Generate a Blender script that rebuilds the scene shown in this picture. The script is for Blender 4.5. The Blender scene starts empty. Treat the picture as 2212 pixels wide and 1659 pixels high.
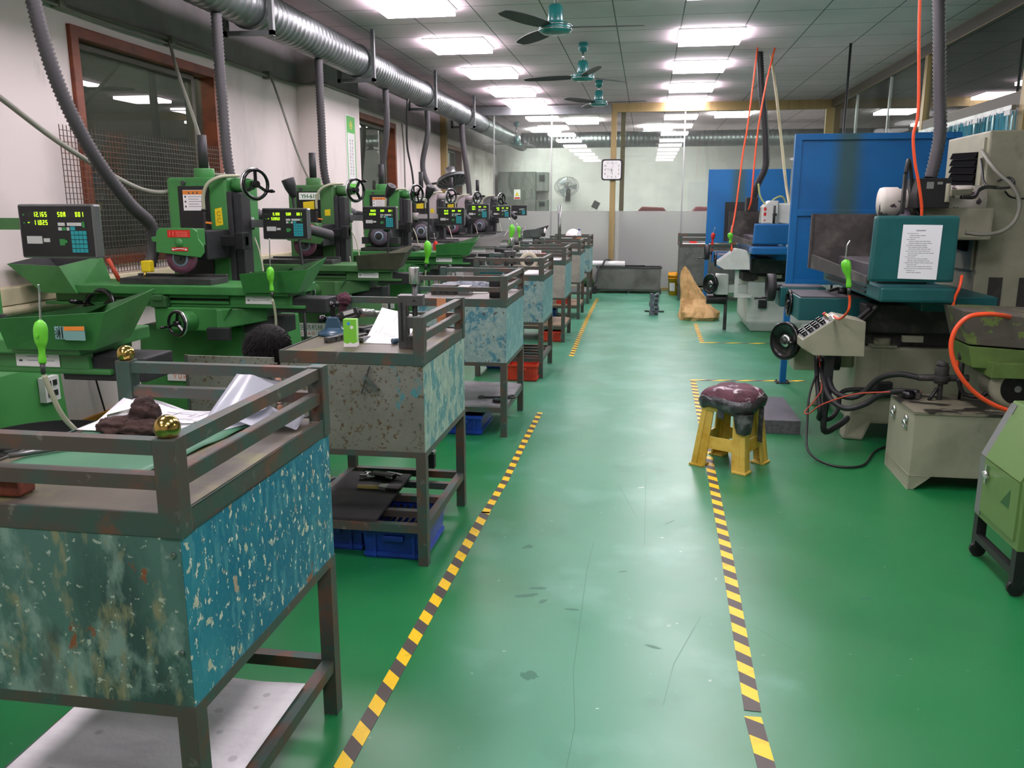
import bpy, bmesh, math, random
from mathutils import Vector, Matrix, noise as mnoise
S = bpy.context.scene
COL = S.collection
V = Vector
PI = math.pi
RND = random.Random(7)

# ---------------------------------------------------------------- camera, world, exposure
cam_d = bpy.data.cameras.new('camera')
cam = bpy.data.objects.new('camera', cam_d)
COL.objects.link(cam)
cam_d.sensor_fit = 'HORIZONTAL'
cam_d.sensor_width = 36.0
cam_d.lens = 1800.0 / 2212.0 * 36.0
cam_d.clip_start = 0.05
cam.location = (0, 0, 1.5)
cam.rotation_euler = (math.radians(90 - 11.966), 0, math.radians(8.987))
S.camera = cam
S.view_settings.view_transform = 'Standard'
S.view_settings.look = 'None'
S.view_settings.gamma = 1.0
S.view_settings.use_curve_mapping = False
S.view_settings.exposure = 0.68
S.cycles.max_bounces = 8
S.cycles.diffuse_bounces = 4
S.cycles.glossy_bounces = 4
S.cycles.transmission_bounces = 6
S.cycles.transparent_max_bounces = 12
S.cycles.caustics_reflective = False
S.cycles.caustics_refractive = False
S.cycles.sample_clamp_indirect = 6.0
w = bpy.data.worlds.new('world')
S.world = w
w.use_nodes = True
w.node_tree.nodes['Background'].inputs[0].default_value = (0.55, 0.62, 0.6, 1)
w.node_tree.nodes['Background'].inputs[1].default_value = 0.12
PANEL_POWER = 16.0          # emission strength of every ceiling light panel
ROOM_PANEL_POWER = 36.0

# ---------------------------------------------------------------- colour and material helpers
def lin(h, a=1.0):
    if not isinstance(h, str):
        return tuple(h) + (a,) if len(h) == 3 else tuple(h)
    h = h.lstrip('#')
    out = []
    for i in (0, 2, 4):
        c = int(h[i:i + 2], 16) / 255.0
        out.append(c / 12.92 if c <= 0.04045 else ((c + 0.055) / 1.055) ** 2.4)
    return tuple(out) + (a,)

MATS = {}
def mat(name, base, rough=0.5, metal=0.0, layers=(), bump=0.0, bscale=60.0, spec=0.5, coat=0.0, rvar=0.0, emit=None, alpha=None):
    """Principled material; each layer is (colour, kind, scale xyz or number, lo, hi[, amount]) mixed over the base by a noise mask."""
    m = bpy.data.materials.new(name)
    m.use_nodes = True
    nt = m.node_tree
    N, Lk = nt.nodes, nt.links
    b = N['Principled BSDF']
    b.inputs['Roughness'].default_value = rough
    b.inputs['Metallic'].default_value = metal
    b.inputs['Specular IOR Level'].default_value = spec
    b.inputs['Coat Weight'].default_value = coat
    b.inputs['Base Color'].default_value = lin(base)
    cur = None
    tc = None
    if layers or bump or rvar:
        tc = N.new('ShaderNodeTexCoord')
    for k, ly in enumerate(layers):
        c, kind, sc, lo, hi = ly[:5]
        amt = ly[5] if len(ly) > 5 else 1.0
        mp = N.new('ShaderNodeMapping')
        sc3 = (sc, sc, sc) if not isinstance(sc, (tuple, list)) else sc
        mp.inputs['Scale'].default_value = sc3
        mp.inputs['Location'].default_value = (k * 3.7 + 1.3, k * 1.9 + 0.4, k * 5.1)
        Lk.new(tc.outputs['Object'], mp.inputs['Vector'])
        if kind == 'voro':
            t = N.new('ShaderNodeTexVoronoi')
            t.inputs['Scale'].default_value = 1.0
            out = t.outputs['Distance']
        else:
            t = N.new('ShaderNodeTexNoise')
            t.inputs['Scale'].default_value = 1.0
            t.inputs['Detail'].default_value = 5.0 if kind == 'noise' else 2.0
            t.inputs['Roughness'].default_value = 0.6
            out = t.outputs['Fac']
        Lk.new(mp.outputs[0], t.inputs['Vector'])
        r = N.new('ShaderNodeMapRange')
        r.inputs['From Min'].default_value = lo
        r.inputs['From Max'].default_value = hi
        r.inputs['To Min'].default_value = 0.0
        r.inputs['To Max'].default_value = amt
        Lk.new(out, r.inputs['Value'])
        mx = N.new('ShaderNodeMix')
        mx.data_type = 'RGBA'
        mx.inputs[7].default_value = lin(c)
        if cur is None:
            mx.inputs[6].default_value = lin(base)
        else:
            Lk.new(cur, mx.inputs[6])
        Lk.new(r.outputs[0], mx.inputs[0])
        cur = mx.outputs[2]
    if cur is not None:
        Lk.new(cur, b.inputs['Base Color'])
    if bump or rvar:
        t = N.new('ShaderNodeTexNoise')
        t.inputs['Scale'].default_value = bscale
        t.inputs['Detail'].default_value = 4.0
        Lk.new(tc.outputs['Object'], t.inputs['Vector'])
        if bump:
            bp = N.new('ShaderNodeBump')
            bp.inputs['Strength'].default_value = bump
            bp.inputs['Distance'].default_value = 0.01
            Lk.new(t.outputs['Fac'], bp.inputs['Height'])
            Lk.new(bp.outputs[0], b.inputs['Normal'])
        if rvar:
            r = N.new('ShaderNodeMapRange')
            r.inputs['From Min'].default_value = 0.3
            r.inputs['From Max'].default_value = 0.7
            r.inputs['To Min'].default_value = max(0.02, rough - rvar)
            r.inputs['To Max'].default_value = min(1.0, rough + rvar)
            Lk.new(t.outputs['Fac'], r.inputs['Value'])
            Lk.new(r.outputs[0], b.inputs['Roughness'])
    if emit:
        b.inputs['Emission Color'].default_value = lin(emit[0])
        b.inputs['Emission Strength'].default_value = emit[1]
    if alpha is not None:
        b.inputs['Alpha'].default_value = alpha
    MATS[name] = m
    return m

def glass_mat(name, tint, refl, dirt, dirt_col='#8c9490', rough=0.0, dscale=2.0):
    """A thin pane: see-through, mirror-like by fresnel, with a film of dirt."""
    m = bpy.data.materials.new(name)
    m.use_nodes = True
    N, Lk = m.node_tree.nodes, m.node_tree.links
    N.remove(N['Principled BSDF'])
    out = N['Material Output']
    tr = N.new('ShaderNodeBsdfTransparent'); tr.inputs[0].default_value = lin(tint)
    gl = N.new('ShaderNodeBsdfGlossy'); gl.inputs['Roughness'].default_value = rough
    gl.inputs[0].default_value = (0.9, 0.92, 0.9, 1)
    lw = N.new('ShaderNodeLayerWeight'); lw.inputs['Blend'].default_value = refl
    df = N.new('ShaderNodeBsdfDiffuse'); df.inputs[0].default_value = lin(dirt_col)
    tl = N.new('ShaderNodeBsdfTranslucent'); tl.inputs[0].default_value = lin(dirt_col)
    ad = N.new('ShaderNodeMixShader'); ad.inputs[0].default_value = 0.5
    Lk.new(df.outputs[0], ad.inputs[1]); Lk.new(tl.outputs[0], ad.inputs[2])
    tc = N.new('ShaderNodeTexCoord')
    mp = N.new('ShaderNodeMapping'); mp.inputs['Scale'].default_value = (dscale, dscale, dscale * 0.25)
    nz = N.new('ShaderNodeTexNoise'); nz.inputs['Scale'].default_value = 1.0; nz.inputs['Detail'].default_value = 5
    Lk.new(tc.outputs['Object'], mp.inputs[0]); Lk.new(mp.outputs[0], nz.inputs['Vector'])
    r = N.new('ShaderNodeMapRange')
    r.inputs['From Min'].default_value = 0.3; r.inputs['From Max'].default_value = 0.75
    r.inputs['To Min'].default_value = dirt * 0.6; r.inputs['To Max'].default_value = min(1.0, dirt * 1.5)
    Lk.new(nz.outputs['Fac'], r.inputs['Value'])
    m1 = N.new('ShaderNodeMixShader'); m2 = N.new('ShaderNodeMixShader')
    Lk.new(r.outputs[0], m1.inputs[0]); Lk.new(tr.outputs[0], m1.inputs[1]); Lk.new(ad.outputs[0], m1.inputs[2])
    Lk.new(lw.outputs['Fresnel'], m2.inputs[0]); Lk.new(m1.outputs[0], m2.inputs[1]); Lk.new(gl.outputs[0], m2.inputs[2])
    Lk.new(m2.outputs[0], out.inputs[0])
    MATS[name] = m
    return m

def emit_mat(name, col, strength):
    m = bpy.data.materials.new(name)
    m.use_nodes = True
    N, Lk = m.node_tree.nodes, m.node_tree.links
    N.remove(N['Principled BSDF'])
    e = N.new('ShaderNodeEmission')
    e.inputs[0].default_value = lin(col); e.inputs[1].default_value = strength
    Lk.new(e.outputs[0], N['Material Output'].inputs[0])
    MATS[name] = m
    return m

# ---------------------------------------------------------------- mesh builder
def frame_of(d):
    d = V(d).normalized()
    a = V((0, 0, 1)) if abs(d.z) < 0.95 else V((1, 0, 0))
    x = a.cross(d).normalized()
    y = d.cross(x).normalized()
    return x, y, d

def smooth_path(pts, n=6):
    pts = [V(p) for p in pts]
    if len(pts) < 3:
        a, b = pts
        return [a.lerp(b, i / n) for i in range(n + 1)]
    out = []
    P = [pts[0] * 2 - pts[1]] + pts + [pts[-1] * 2 - pts[-2]]
    for i in range(1, len(P) - 2):
        p0, p1, p2, p3 = P[i - 1:i + 3]
        for k in range(n):
            t = k / n
            out.append(0.5 * ((2 * p1) + (p2 - p0) * t + (2 * p0 - 5 * p1 + 4 * p2 - p3) * t * t + (3 * p1 - p0 - 3 * p2 + p3) * t ** 3))
    out.append(pts[-1])
    return out

class MB:
    def __init__(self):
        self.v, self.f, self.mi, self.sm = [], [], [], []

    def add(self, vs, fs, mi=0, sm=False):
        o = len(self.v)
        self.v += [V(p) for p in vs]
        for f in fs:
            self.f.append([o + i for i in f]); self.mi.append(mi); self.sm.append(sm)
        return self

    def box(self, x0, x1, y0, y1, z0, z1, mi=0):
        vs = [(x, y, z) for x in (x0, x1) for y in (y0, y1) for z in (z0, z1)]
        return self.add(vs, [(0, 1, 3, 2), (4, 6, 7, 5), (0, 4, 5, 1), (2, 3, 7, 6), (0, 2, 6, 4), (1, 5, 7, 3)], mi)

    def hexa(self, b, t, mi=0):
        """A hexahedron from four bottom and four top corners, both counter-clockwise from above."""
        return self.add(list(b) + list(t), [(3, 2, 1, 0), (4, 5, 6, 7), (0, 1, 5, 4), (1, 2, 6, 5), (2, 3, 7, 6), (3, 0, 4, 7)], mi)

    def obox(self, c, sx, sy, sz, rot, mi=0):
        R = rot.to_3x3() if hasattr(rot, 'to_3x3') else rot
        vs = [V(c) + R @ V((x * sx / 2, y * sy / 2, z * sz / 2)) for x in (-1, 1) for y in (-1, 1) for z in (-1, 1)]
        return self.add(vs, [(0, 1, 3, 2), (4, 6, 7, 5), (0, 4, 5, 1), (2, 3, 7, 6), (0, 2, 6, 4), (1, 5, 7, 3)], mi)

    def bar(self, p, q, w, h=None, mi=0):
        h = h or w
        p, q = V(p), V(q)
        x, y, d = frame_of(q - p)
        vs = [e + x * sx * w / 2 + y * sy * h / 2 for e in (p, q) for sx, sy in ((-1, -1), (1, -1), (1, 1), (-1, 1))]
        return self.add(vs, [(3, 2, 1, 0), (4, 5, 6, 7), (0, 1, 5, 4), (1, 2, 6, 5), (2, 3, 7, 6), (3, 0, 4, 7)], mi)

    def cyl(self, p, q, r, r2=None, n=16, mi=0, caps=True):
        p, q = V(p), V(q)
        r2 = r if r2 is None else r2
        x, y, d = frame_of(q - p)
        vs = []
        for c, rr in ((p, r), (q, r2)):
            vs += [c + (x * math.cos(2 * PI * i / n) + y * math.sin(2 * PI * i / n)) * rr for i in range(n)]
        self.add(vs, [(i, (i + 1) % n, n + (i + 1) % n, n + i) for i in range(n)], mi, True)
        if caps:
            self.add(vs, [tuple(range(n - 1, -1, -1)), tuple(range(n, 2 * n))], mi)
        return self

    def tube(self, pts, r, n=8, mi=0, seg=6, smooth=True, ribs=0.0, pitch=0.02):
        P = smooth_path(pts, seg) if smooth else [V(p) for p in pts]
        if ribs:
            L = [0.0]
            for a, b in zip(P, P[1:]):
                L.append(L[-1] + (b - a).length)
            k = max(4, int(L[-1] / pitch * 2))
            Q, j = [], 0
            for i in range(k + 1):
                s = L[-1] * i / k
                while j < len(L) - 2 and L[j + 1] < s:
                    j += 1
                t = (s - L[j]) / max(1e-9, L[j + 1] - L[j])
                Q.append(P[j].lerp(P[j + 1], min(1, max(0, t))))
            P = Q
        rings, px = [], None
        for i, p in enumerate(P):
            d = (P[min(i + 1, len(P) - 1)] - P[max(i - 1, 0)]).normalized()
            if px is None:
                px, _, _ = frame_of(d)
            px = (px - d * px.dot(d)).normalized()
            py = d.cross(px)
            rr = r * (1 + (ribs if i % 2 else -ribs)) if ribs else r
            rings.append([p + (px * math.cos(2 * PI * k / n) + py * math.sin(2 * PI * k / n)) * rr for k in range(n)])
        vs = [q for ring in rings for q in ring]
        fs = [(a * n + k, a * n + (k + 1) % n, (a + 1) * n + (k + 1) % n, (a + 1) * n + k) for a in range(len(rings) - 1) for k in range(n)]
        self.add(vs, fs, mi, True)
        e = (len(rings) - 1) * n
        self.add(vs, [tuple(range(n - 1, -1, -1)), tuple(range(e, e + n))], mi)
        return self

    def lathe(self, prof, c=(0, 0, 0), axis=(0, 0, 1), n=20, mi=0, sm=True):
        x, y, d = frame_of(axis)
        c = V(c)
        vs = []
        for r, h in prof:
            vs += [c + d * h + (x * math.cos(2 * PI * i / n) + y * math.sin(2 * PI * i / n)) * max(r, 1e-5) for i in range(n)]
        fs = [(a * n + i, a * n + (i + 1) % n, (a + 1) * n + (i + 1) % n, (a + 1) * n + i) for a in range(len(prof) - 1) for i in range(n)]
        return self.add(vs, fs, mi, sm)

    def torus(self, c, axis, R, r, n=28, k=8, mi=0):
        x, y, d = frame_of(axis)
        c = V(c)
        vs = []
        for i in range(n):
            a = 2 * PI * i / n
            u = x * math.cos(a) + y * math.sin(a)
            vs += [c + u * (R + r * math.cos(2 * PI * j / k)) + d * r * math.sin(2 * PI * j / k) for j in range(k)]
        fs = [(i * k + j, ((i + 1) % n) * k + j, ((i + 1) % n) * k + (j + 1) % k, i * k + (j + 1) % k) for i in range(n) for j in range(k)]
        return self.add(vs, fs, mi, True)

    def sphere(self, c, r, n=20, mi=0, sq=(1, 1, 1)):
        c = V(c)
        h = n // 2
        vs = [c + V((math.sin(PI * a / h) * math.cos(2 * PI * i / n) * r * sq[0], math.sin(PI * a / h) * math.sin(2 * PI * i / n) * r * sq[1], math.cos(PI * a / h) * r * sq[2])) for a in range(h + 1) for i in range(n)]
        fs = [(a * n + i, (a + 1) * n + i, (a + 1) * n + (i + 1) % n, a * n + (i + 1) % n) for a in range(h) for i in range(n)]
        return self.add(vs, fs, mi, True)

    def prism(self, poly, o, u, v, wv, mi=0, sm=False):
        """2-D polygon (counter-clockwise seen from +w) at o + a*u + b*v, swept along vector wv."""
        o, u, v, wv = V(o), V(u), V(v), V(wv)
        n = len(poly)
        a = [o + u * p[0] + v * p[1] for p in poly]
        vs = a + [p + wv for p in a]
        self.add(vs, [tuple(range(n - 1, -1, -1)), tuple(range(n, 2 * n))], mi)
        return self.add(vs, [(i, (i + 1) % n, n + (i + 1) % n, n + i) for i in range(n)], mi, sm)

    def quad(self, a, b, c, d, mi=0):
        return self.add([a, b, c, d], [(0, 1, 2, 3)], mi)

    def rect(self, o, u, v, mi=0):
        o, u, v = V(o), V(u), V(v)
        return self.quad(o, o + u, o + u + v, o + v, mi)

    def text(self, s, size, o, u, v, mi=0, align='LEFT', bold=0.0, sx=1.0):
        """Lettering: size = cap height roughly; o = baseline start; u, v unit vectors along the line and up."""
        vs, fs = glyphs(s, align, bold)
        o, u, v = V(o), V(u), V(v)
        return self.add([o + u * p[0] * size * sx + v * p[1] * size for p in vs], fs, mi)

    def seg7(self, s, size, o, u, v, mi=0, pitch=0.72):
        """Seven-segment digits as they stand on a lit readout."""
        SEG = {'0': 'abcdef', '1': 'bc', '2': 'abged', '3': 'abgcd', '4': 'fgbc', '5': 'afgcd', '6': 'afgedc', '7': 'abc', '8': 'abcdefg', '9': 'abcdfg',
               '-': 'g', ' ': '', 'S': 'afgcd', 'D': 'abcdef', 'M': 'abcef', 'B': 'cdefg'}
        o, u, v = V(o), V(u), V(v)
        x = 0.0
        W, H, T = 0.46, 1.0, 0.13
        for ch in s:
            if ch == '.':
                self.rect(o + u * (x - 0.2) * size, u * T * size, v * T * size, mi)
                continue
            for g in SEG[ch]:
                r = {'a': (0, H - T, W, T), 'd': (0, 0, W, T), 'g': (0, (H - T) / 2, W, T), 'b': (W - T, H / 2, T, H / 2), 'c': (W - T, 0, T, H / 2),
                     'e': (0, 0, T, H / 2), 'f': (0, H / 2, T, H / 2)}[g]
                self.rect(o + u * (x + r[0]) * size + v * r[1] * size, u * r[2] * size, v * r[3] * size, mi)
            if ch == 'M':
                self.rect(o + u * (x + W / 2 - T / 2) * size + v * 0.4 * size, u * T * size, v * 0.6 * size, mi)
            x += pitch
        return self

    def build(self, name, mats, parent=None, bevel=0.0, loc=None, subsurf=0, segs=2):
        me = bpy.data.meshes.new(name)
        me.from_pydata([tuple(p) for p in self.v], [], self.f)
        me.polygons.foreach_set('material_index', self.mi)
        me.polygons.foreach_set('use_smooth', self.sm)
        if not isinstance(mats, (list, tuple)):
            mats = [mats]
        for m in mats:
            me.materials.append(MATS[m] if isinstance(m, str) else m)
        bm = bmesh.new()
        bm.from_mesh(me)
        bmesh.ops.remove_doubles(bm, verts=bm.verts, dist=1e-6)
        if bevel:
            ed = [e for e in bm.edges if len(e.link_faces) == 2 and e.calc_face_angle(0) > 0.6 and not (e.link_faces[0].smooth and e.link_faces[1].smooth)]
            bmesh.ops.bevel(bm, geom=ed, offset=bevel, segments=segs, affect='EDGES', profile=0.6, clamp_overlap=True)
        bmesh.ops.recalc_face_normals(bm, faces=bm.faces)
        bm.to_mesh(me)
        bm.free()
        o = bpy.data.objects.new(name, me)
        COL.objects.link(o)
        if parent is not None:
            o.parent = parent
        if loc is not None:
            o.location = loc
        if subsurf:
            sm = o.modifiers.new('sub', 'SUBSURF'); sm.levels = subsurf; sm.render_levels = subsurf
        return o

GLYPH = {}
def glyphs(s, align, bold):
    key = (s, align, bold)
    if key not in GLYPH:
        cu = bpy.data.curves.new('lettering', 'FONT')
        cu.body = s
        cu.size = 1.4
        cu.align_x = align
        cu.offset = bold
        cu.resolution_u = 3
        ob = bpy.data.objects.new('lettering', cu)
        COL.objects.link(ob)
        dg = bpy.context.evaluated_depsgraph_get()
        me = bpy.data.meshes.new_from_object(ob.evaluated_get(dg))
        GLYPH[key] = ([tuple(p.co) for p in me.vertices], [tuple(p.vertices) for p in me.polygons])
        bpy.data.objects.remove(ob); bpy.data.curves.remove(cu); bpy.data.meshes.remove(me)
    return GLYPH[key]

# ---------------------------------------------------------------- things, parts, setting
def tag(o, label, cat, group=None, kind=None):
    o['label'] = label
    o['category'] = cat
    if group:
        o['group'] = group
    if kind:
        o['kind'] = kind
    return o

def thing(name, label, cat, loc=(0, 0, 0), rz=0.0, group=None):
    o = bpy.data.objects.new(name, None)
    o.empty_display_size = 0.1
    COL.objects.link(o)
    o.location = loc
    o.rotation_euler = (0, 0, rz)
    return tag(o, label, cat, group)

def struct(o, label=None, cat=None):
    o['kind'] = 'structure'
    if label:
        o['label'] = label
    if cat:
        o['category'] = cat
    return o

def kids(o):
    return [c for c in COL.objects if c.parent == o]

def dup(root, loc, rz=None, label=None, group=None):
    r = root.copy(); COL.objects.link(r); r.location = loc
    if rz is not None:
        r.rotation_euler = (0, 0, rz)
    if label:
        r['label'] = label
    if group:
        r['group'] = group
    for c in kids(root):
        d = c.copy(); COL.objects.link(d); d.parent = r
        for g in kids(c):
            e = g.copy(); COL.objects.link(e); e.parent = d
    return r

# ---------------------------------------------------------------- materials
def floor_material():
    """Green epoxy, paler along the walked lane and far off: wear plus painted-in reflections."""
    m = mat('floor_epoxy', '#11703a', 0.38, layers=[('#0f5c36', 'noise', 0.8, 0.45, 0.75, 0.7)], rvar=0.05, bscale=2.0, spec=0.8)
    N, Lk = m.node_tree.nodes, m.node_tree.links
    b = N['Principled BSDF']
    cur = b.inputs['Base Color'].links[0].from_socket
    tc = N.new('ShaderNodeTexCoord'); sp = N.new('ShaderNodeSeparateXYZ'); Lk.new(tc.outputs['Object'], sp.inputs[0])
    def noise(sc, det=5):
        t = N.new('ShaderNodeTexNoise'); t.inputs['Scale'].default_value = sc; t.inputs['Detail'].default_value = det
        Lk.new(tc.outputs['Object'], t.inputs['Vector']); return t.outputs['Fac']
    def math_(op, a_, b_):
        n = N.new('ShaderNodeMath'); n.operation = op
        for i, q in enumerate((a_, b_)):
            if isinstance(q, (int, float)):
                n.inputs[i].default_value = q
            else:
                Lk.new(q, n.inputs[i])
        return n.outputs[0]
    def ramp(x, lo, hi, amt):
        r = N.new('ShaderNodeMapRange'); r.interpolation_type = 'SMOOTHSTEP'
        r.inputs['From Min'].default_value = lo; r.inputs['From Max'].default_value = hi; r.inputs['To Max'].default_value = amt
        Lk.new(x, r.inputs['Value']); return r.outputs[0]
    def mix(fac, col):
        nonlocal cur
        x = N.new('ShaderNodeMix'); x.data_type = 'RGBA'; x.inputs[7].default_value = lin(col)
        Lk.new(fac, x.inputs[0]); Lk.new(cur, x.inputs[6]); cur = x.outputs[2]
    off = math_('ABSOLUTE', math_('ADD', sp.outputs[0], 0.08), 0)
    far = ramp(sp.outputs[1], 3.0, 9.0, 0.9)  # far floor coloured paler in place of reflections on its gloss
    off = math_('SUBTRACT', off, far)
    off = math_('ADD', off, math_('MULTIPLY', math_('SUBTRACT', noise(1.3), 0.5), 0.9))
    mix(ramp(off, 0.75, 0.15, 0.8), '#418a6c')  # lane tint: real wear plus reflected brightness put into the colour
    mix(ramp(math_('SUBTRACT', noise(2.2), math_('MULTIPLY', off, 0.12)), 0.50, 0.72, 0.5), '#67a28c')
    mix(ramp(noise(3.3), 0.58, 0.80, 0.4), '#175c40')
    mix(ramp(noise(26.0), 0.70, 0.76, 0.3), '#bdd2c6')
    Lk.new(cur, b.inputs['Base Color'])
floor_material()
mat('floor_smudge', '#2a6b52', 0.42)
mat('floor_chip', '#93b8a6', 0.5)
mat('wall_paint', '#d8d0cb', 0.75, layers=[('#a9a5a2', 'noise', (1.2, 1.2, 0.6), 0.56, 0.78, 0.7), ('#8b8886', 'noise', (3.0, 3.0, 1.2), 0.66, 0.8, 0.7)])
mat('upper_paint', '#aaa2a5', 0.8, layers=[('#8f898b', 'noise', 1.2, 0.45, 0.7)])
mat('far_wall', '#d2d0cc', 0.8, layers=[('#a5a4a2', 'noise', (0.5, 0.5, 0.8), 0.48, 0.75, 0.8)])
mat('dim_wall', '#b3b8ac', 0.85, layers=[('#8d9488', 'noise', 1.0, 0.4, 0.7)])
mat('frost', '#a7aaa4', 0.5)
mat('beige_post', '#a08c5e', 0.42, metal=0.25, layers=[('#7d6c47', 'noise', (6, 6, 1.0), 0.5, 0.7, 0.6)])
mat('dark_post', '#4d4a3e', 0.5, metal=0.2)
mat('brown_frame', '#7b3c20', 0.5, layers=[('#5a2814', 'noise', (4, 4, 12), 0.45, 0.7)])
mat('alu', '#a9adab', 0.35, metal=0.8)
mat('galv', '#8d9192', 0.42, metal=0.9, layers=[('#747a7b', 'noise', (3, 3, 3), 0.4, 0.7)], rvar=0.08, bscale=3.0)
mat('galv_dark', '#5d6262', 0.5, metal=0.6)
mat('steel', '#8f9291', 0.32, metal=0.85, layers=[('#666a69', 'noise', 8, 0.45, 0.7)])
mat('bright_steel', '#c9cccb', 0.22, metal=0.95)
mat('dark_steel', '#4a4c4b', 0.45, metal=0.6, layers=[('#2e302f', 'noise', 6, 0.45, 0.7)])
mat('brass', '#b79a55', 0.16, metal=1.0)
mat('black', '#141516', 0.45)
mat('black_gloss', '#0d0e0f', 0.22)
mat('charcoal', '#26282a', 0.6, layers=[('#17181a', 'noise', 5, 0.4, 0.7)])
mat('hose_grey', '#424143', 0.6)
mat('rubber', '#1d1e20', 0.55)
mat('white', '#e6e6e4', 0.55)
mat('paper', '#eceef2', 0.8)
mat('ink', '#4a4c50', 0.8)
mat('pale_ink', '#9a9ca0', 0.8)
mat('red', '#c2281c', 0.45)
mat('orange', '#e8541c', 0.45)
mat('orange_paint', '#d8812a', 0.55)
mat('yellow', '#d9c21a', 0.5)
mat('lime', '#66c832', 0.42)
mat('teal_key', '#1f8f95', 0.5)
mat('green_key', '#2d7a3c', 0.5)
mat('white_key', '#b9bcb8', 0.5)
mat('lcd_off', '#1c211c', 0.4)
mat('m_green', '#3c8040', 0.42, layers=[('#2d6634', 'noise', 3.0, 0.45, 0.72), ('#1b3a20', 'noise', (14, 14, 5), 0.68, 0.78, 0.5)])
mat('m_green_dark', '#2c5a2e', 0.5, layers=[('#1d3b22', 'noise', 4.0, 0.42, 0.7)])
mat('m_olive', '#43713f', 0.45, layers=[('#365c36', 'noise', 3.0, 0.45, 0.72), ('#1f3322', 'noise', (14, 14, 5), 0.68, 0.78, 0.5)])
mat('m_pinkgrey', '#b0a6a8', 0.5, layers=[('#8f8788', 'noise', 3.0, 0.5, 0.75)])
mat('m_grey', '#6d7270', 0.5, layers=[('#4b504e', 'noise', 4.0, 0.45, 0.7)])
mat('wheel_maroon', '#6e4455', 0.85)
mat('wheel_grey', '#5b5560', 0.85)
mat('blotter', '#8fa3b4', 0.7)
mat('clear_hose', '#a3a58c', 0.25, spec=0.6)
mat('cable_grey', '#7a7c70', 0.5)
mat('cream_trunk', '#cfc6a6', 0.6, layers=[('#a99f7e', 'noise', 3, 0.5, 0.75)])
mat('ochre', '#a8791f', 0.7, layers=[('#6d5018', 'noise', 6, 0.5, 0.7)])
emit_mat('led_green', '#aaff20', 2.2)
emit_mat('panel_light', '#fff1fb', PANEL_POWER)
emit_mat('room_light', '#f1f6f2', ROOM_PANEL_POWER)
glass_mat('glass_clear', '#f0f4f1', 0.34, 0.09, '#a3aaa6')
glass_mat('glass_side', '#f0f4f1', 0.34, 0.08, '#a3aaa6')
glass_mat('glass_window', '#f0f4ee', 0.32, 0.16, '#a7ad9f')
# ================================================================ the room
WX, BY, RX, ZC, FY = -3.8, 15.6, 3.1, 3.3, 21.5      # left wall, glazed back wall, glazed right wall, ceiling, far wall

def floor():
    g = MB().box(-3.95, 7.2, -4.2, 21.7, -0.1, 0)
    r = random.Random(12)
    def blob(x, y, a, b, m, rot, n=18):
        P = []
        for i in range(n):
            t_ = 2 * PI * i / n
            k = 0.65 + 0.5 * r.random()
            u, v = a * k * math.cos(t_), b * k * math.sin(t_)
            P.append((x + u * math.cos(rot) - v * math.sin(rot), y + u * math.sin(rot) + v * math.cos(rot), 0.0005))
        g.add(P, [tuple(range(n))], m)
    for x, y, a, b, q in ((-0.42, 3.02, 0.05, 0.014, 0.4), (-0.38, 3.09, 0.04, 0.012, 0.1), (-0.35, 2.98, 0.025, 0.012, 0.9), (-0.33, 2.45, 0.035, 0.03, 0.2), (-0.23, 2.93, 0.03, 0.01, 0), (-0.48, 3.5, 0.03, 0.02, 1.0), (-0.05, 3.3, 0.02, 0.008, 0.3), (0.9, 3.2, 0.03, 0.008, 0.4), (0.07, 2.7, 0.03, 0.008, -0.3), (0.16, 3.9, 0.05, 0.006, 0.9)):
        blob(x, y, a, b, 1, q)
    for x, y, a in ((0.13, 2.86, 0.012), (0.12, 3.7, 0.01), (0.02, 4.4, 0.02), (0.2, 3.55, 0.008), (-0.1, 2.3, 0.007), (0.16, 2.88, 0.006)):
        blob(x, y, a, a * 0.6, 2, 0.5, 9)
    for pts in (((-0.17, 1.95), (-0.16, 2.2), (-0.19, 2.5), (-0.2, 3.3), (-0.19, 3.6)), ((0.10, 2.35), (0.14, 2.6), (0.25, 2.95)), ((0.04, 3.6), (0.045, 4.6)), ((0.44, 2.9), (0.5, 2.82), (0.56, 2.75)), ((-0.10, 4.4), (0.0, 3.95))):
        for p, q in zip(pts, pts[1:]):
            d = V((q[0] - p[0], q[1] - p[1], 0)).normalized(); nn = V((d.y, -d.x, 0)) * 0.0009
            p3, q3 = V((p[0], p[1], 0.0005)), V((q[0], q[1], 0.0005))
            g.quad(p3 - nn, q3 - nn, q3 + nn, p3 + nn, 1)
    return g
struct(floor().build('floor', ['floor_epoxy', 'floor_smudge', 'floor_chip']), 'glossy green epoxy floor with scuffs and footprints', 'floor')

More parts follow.
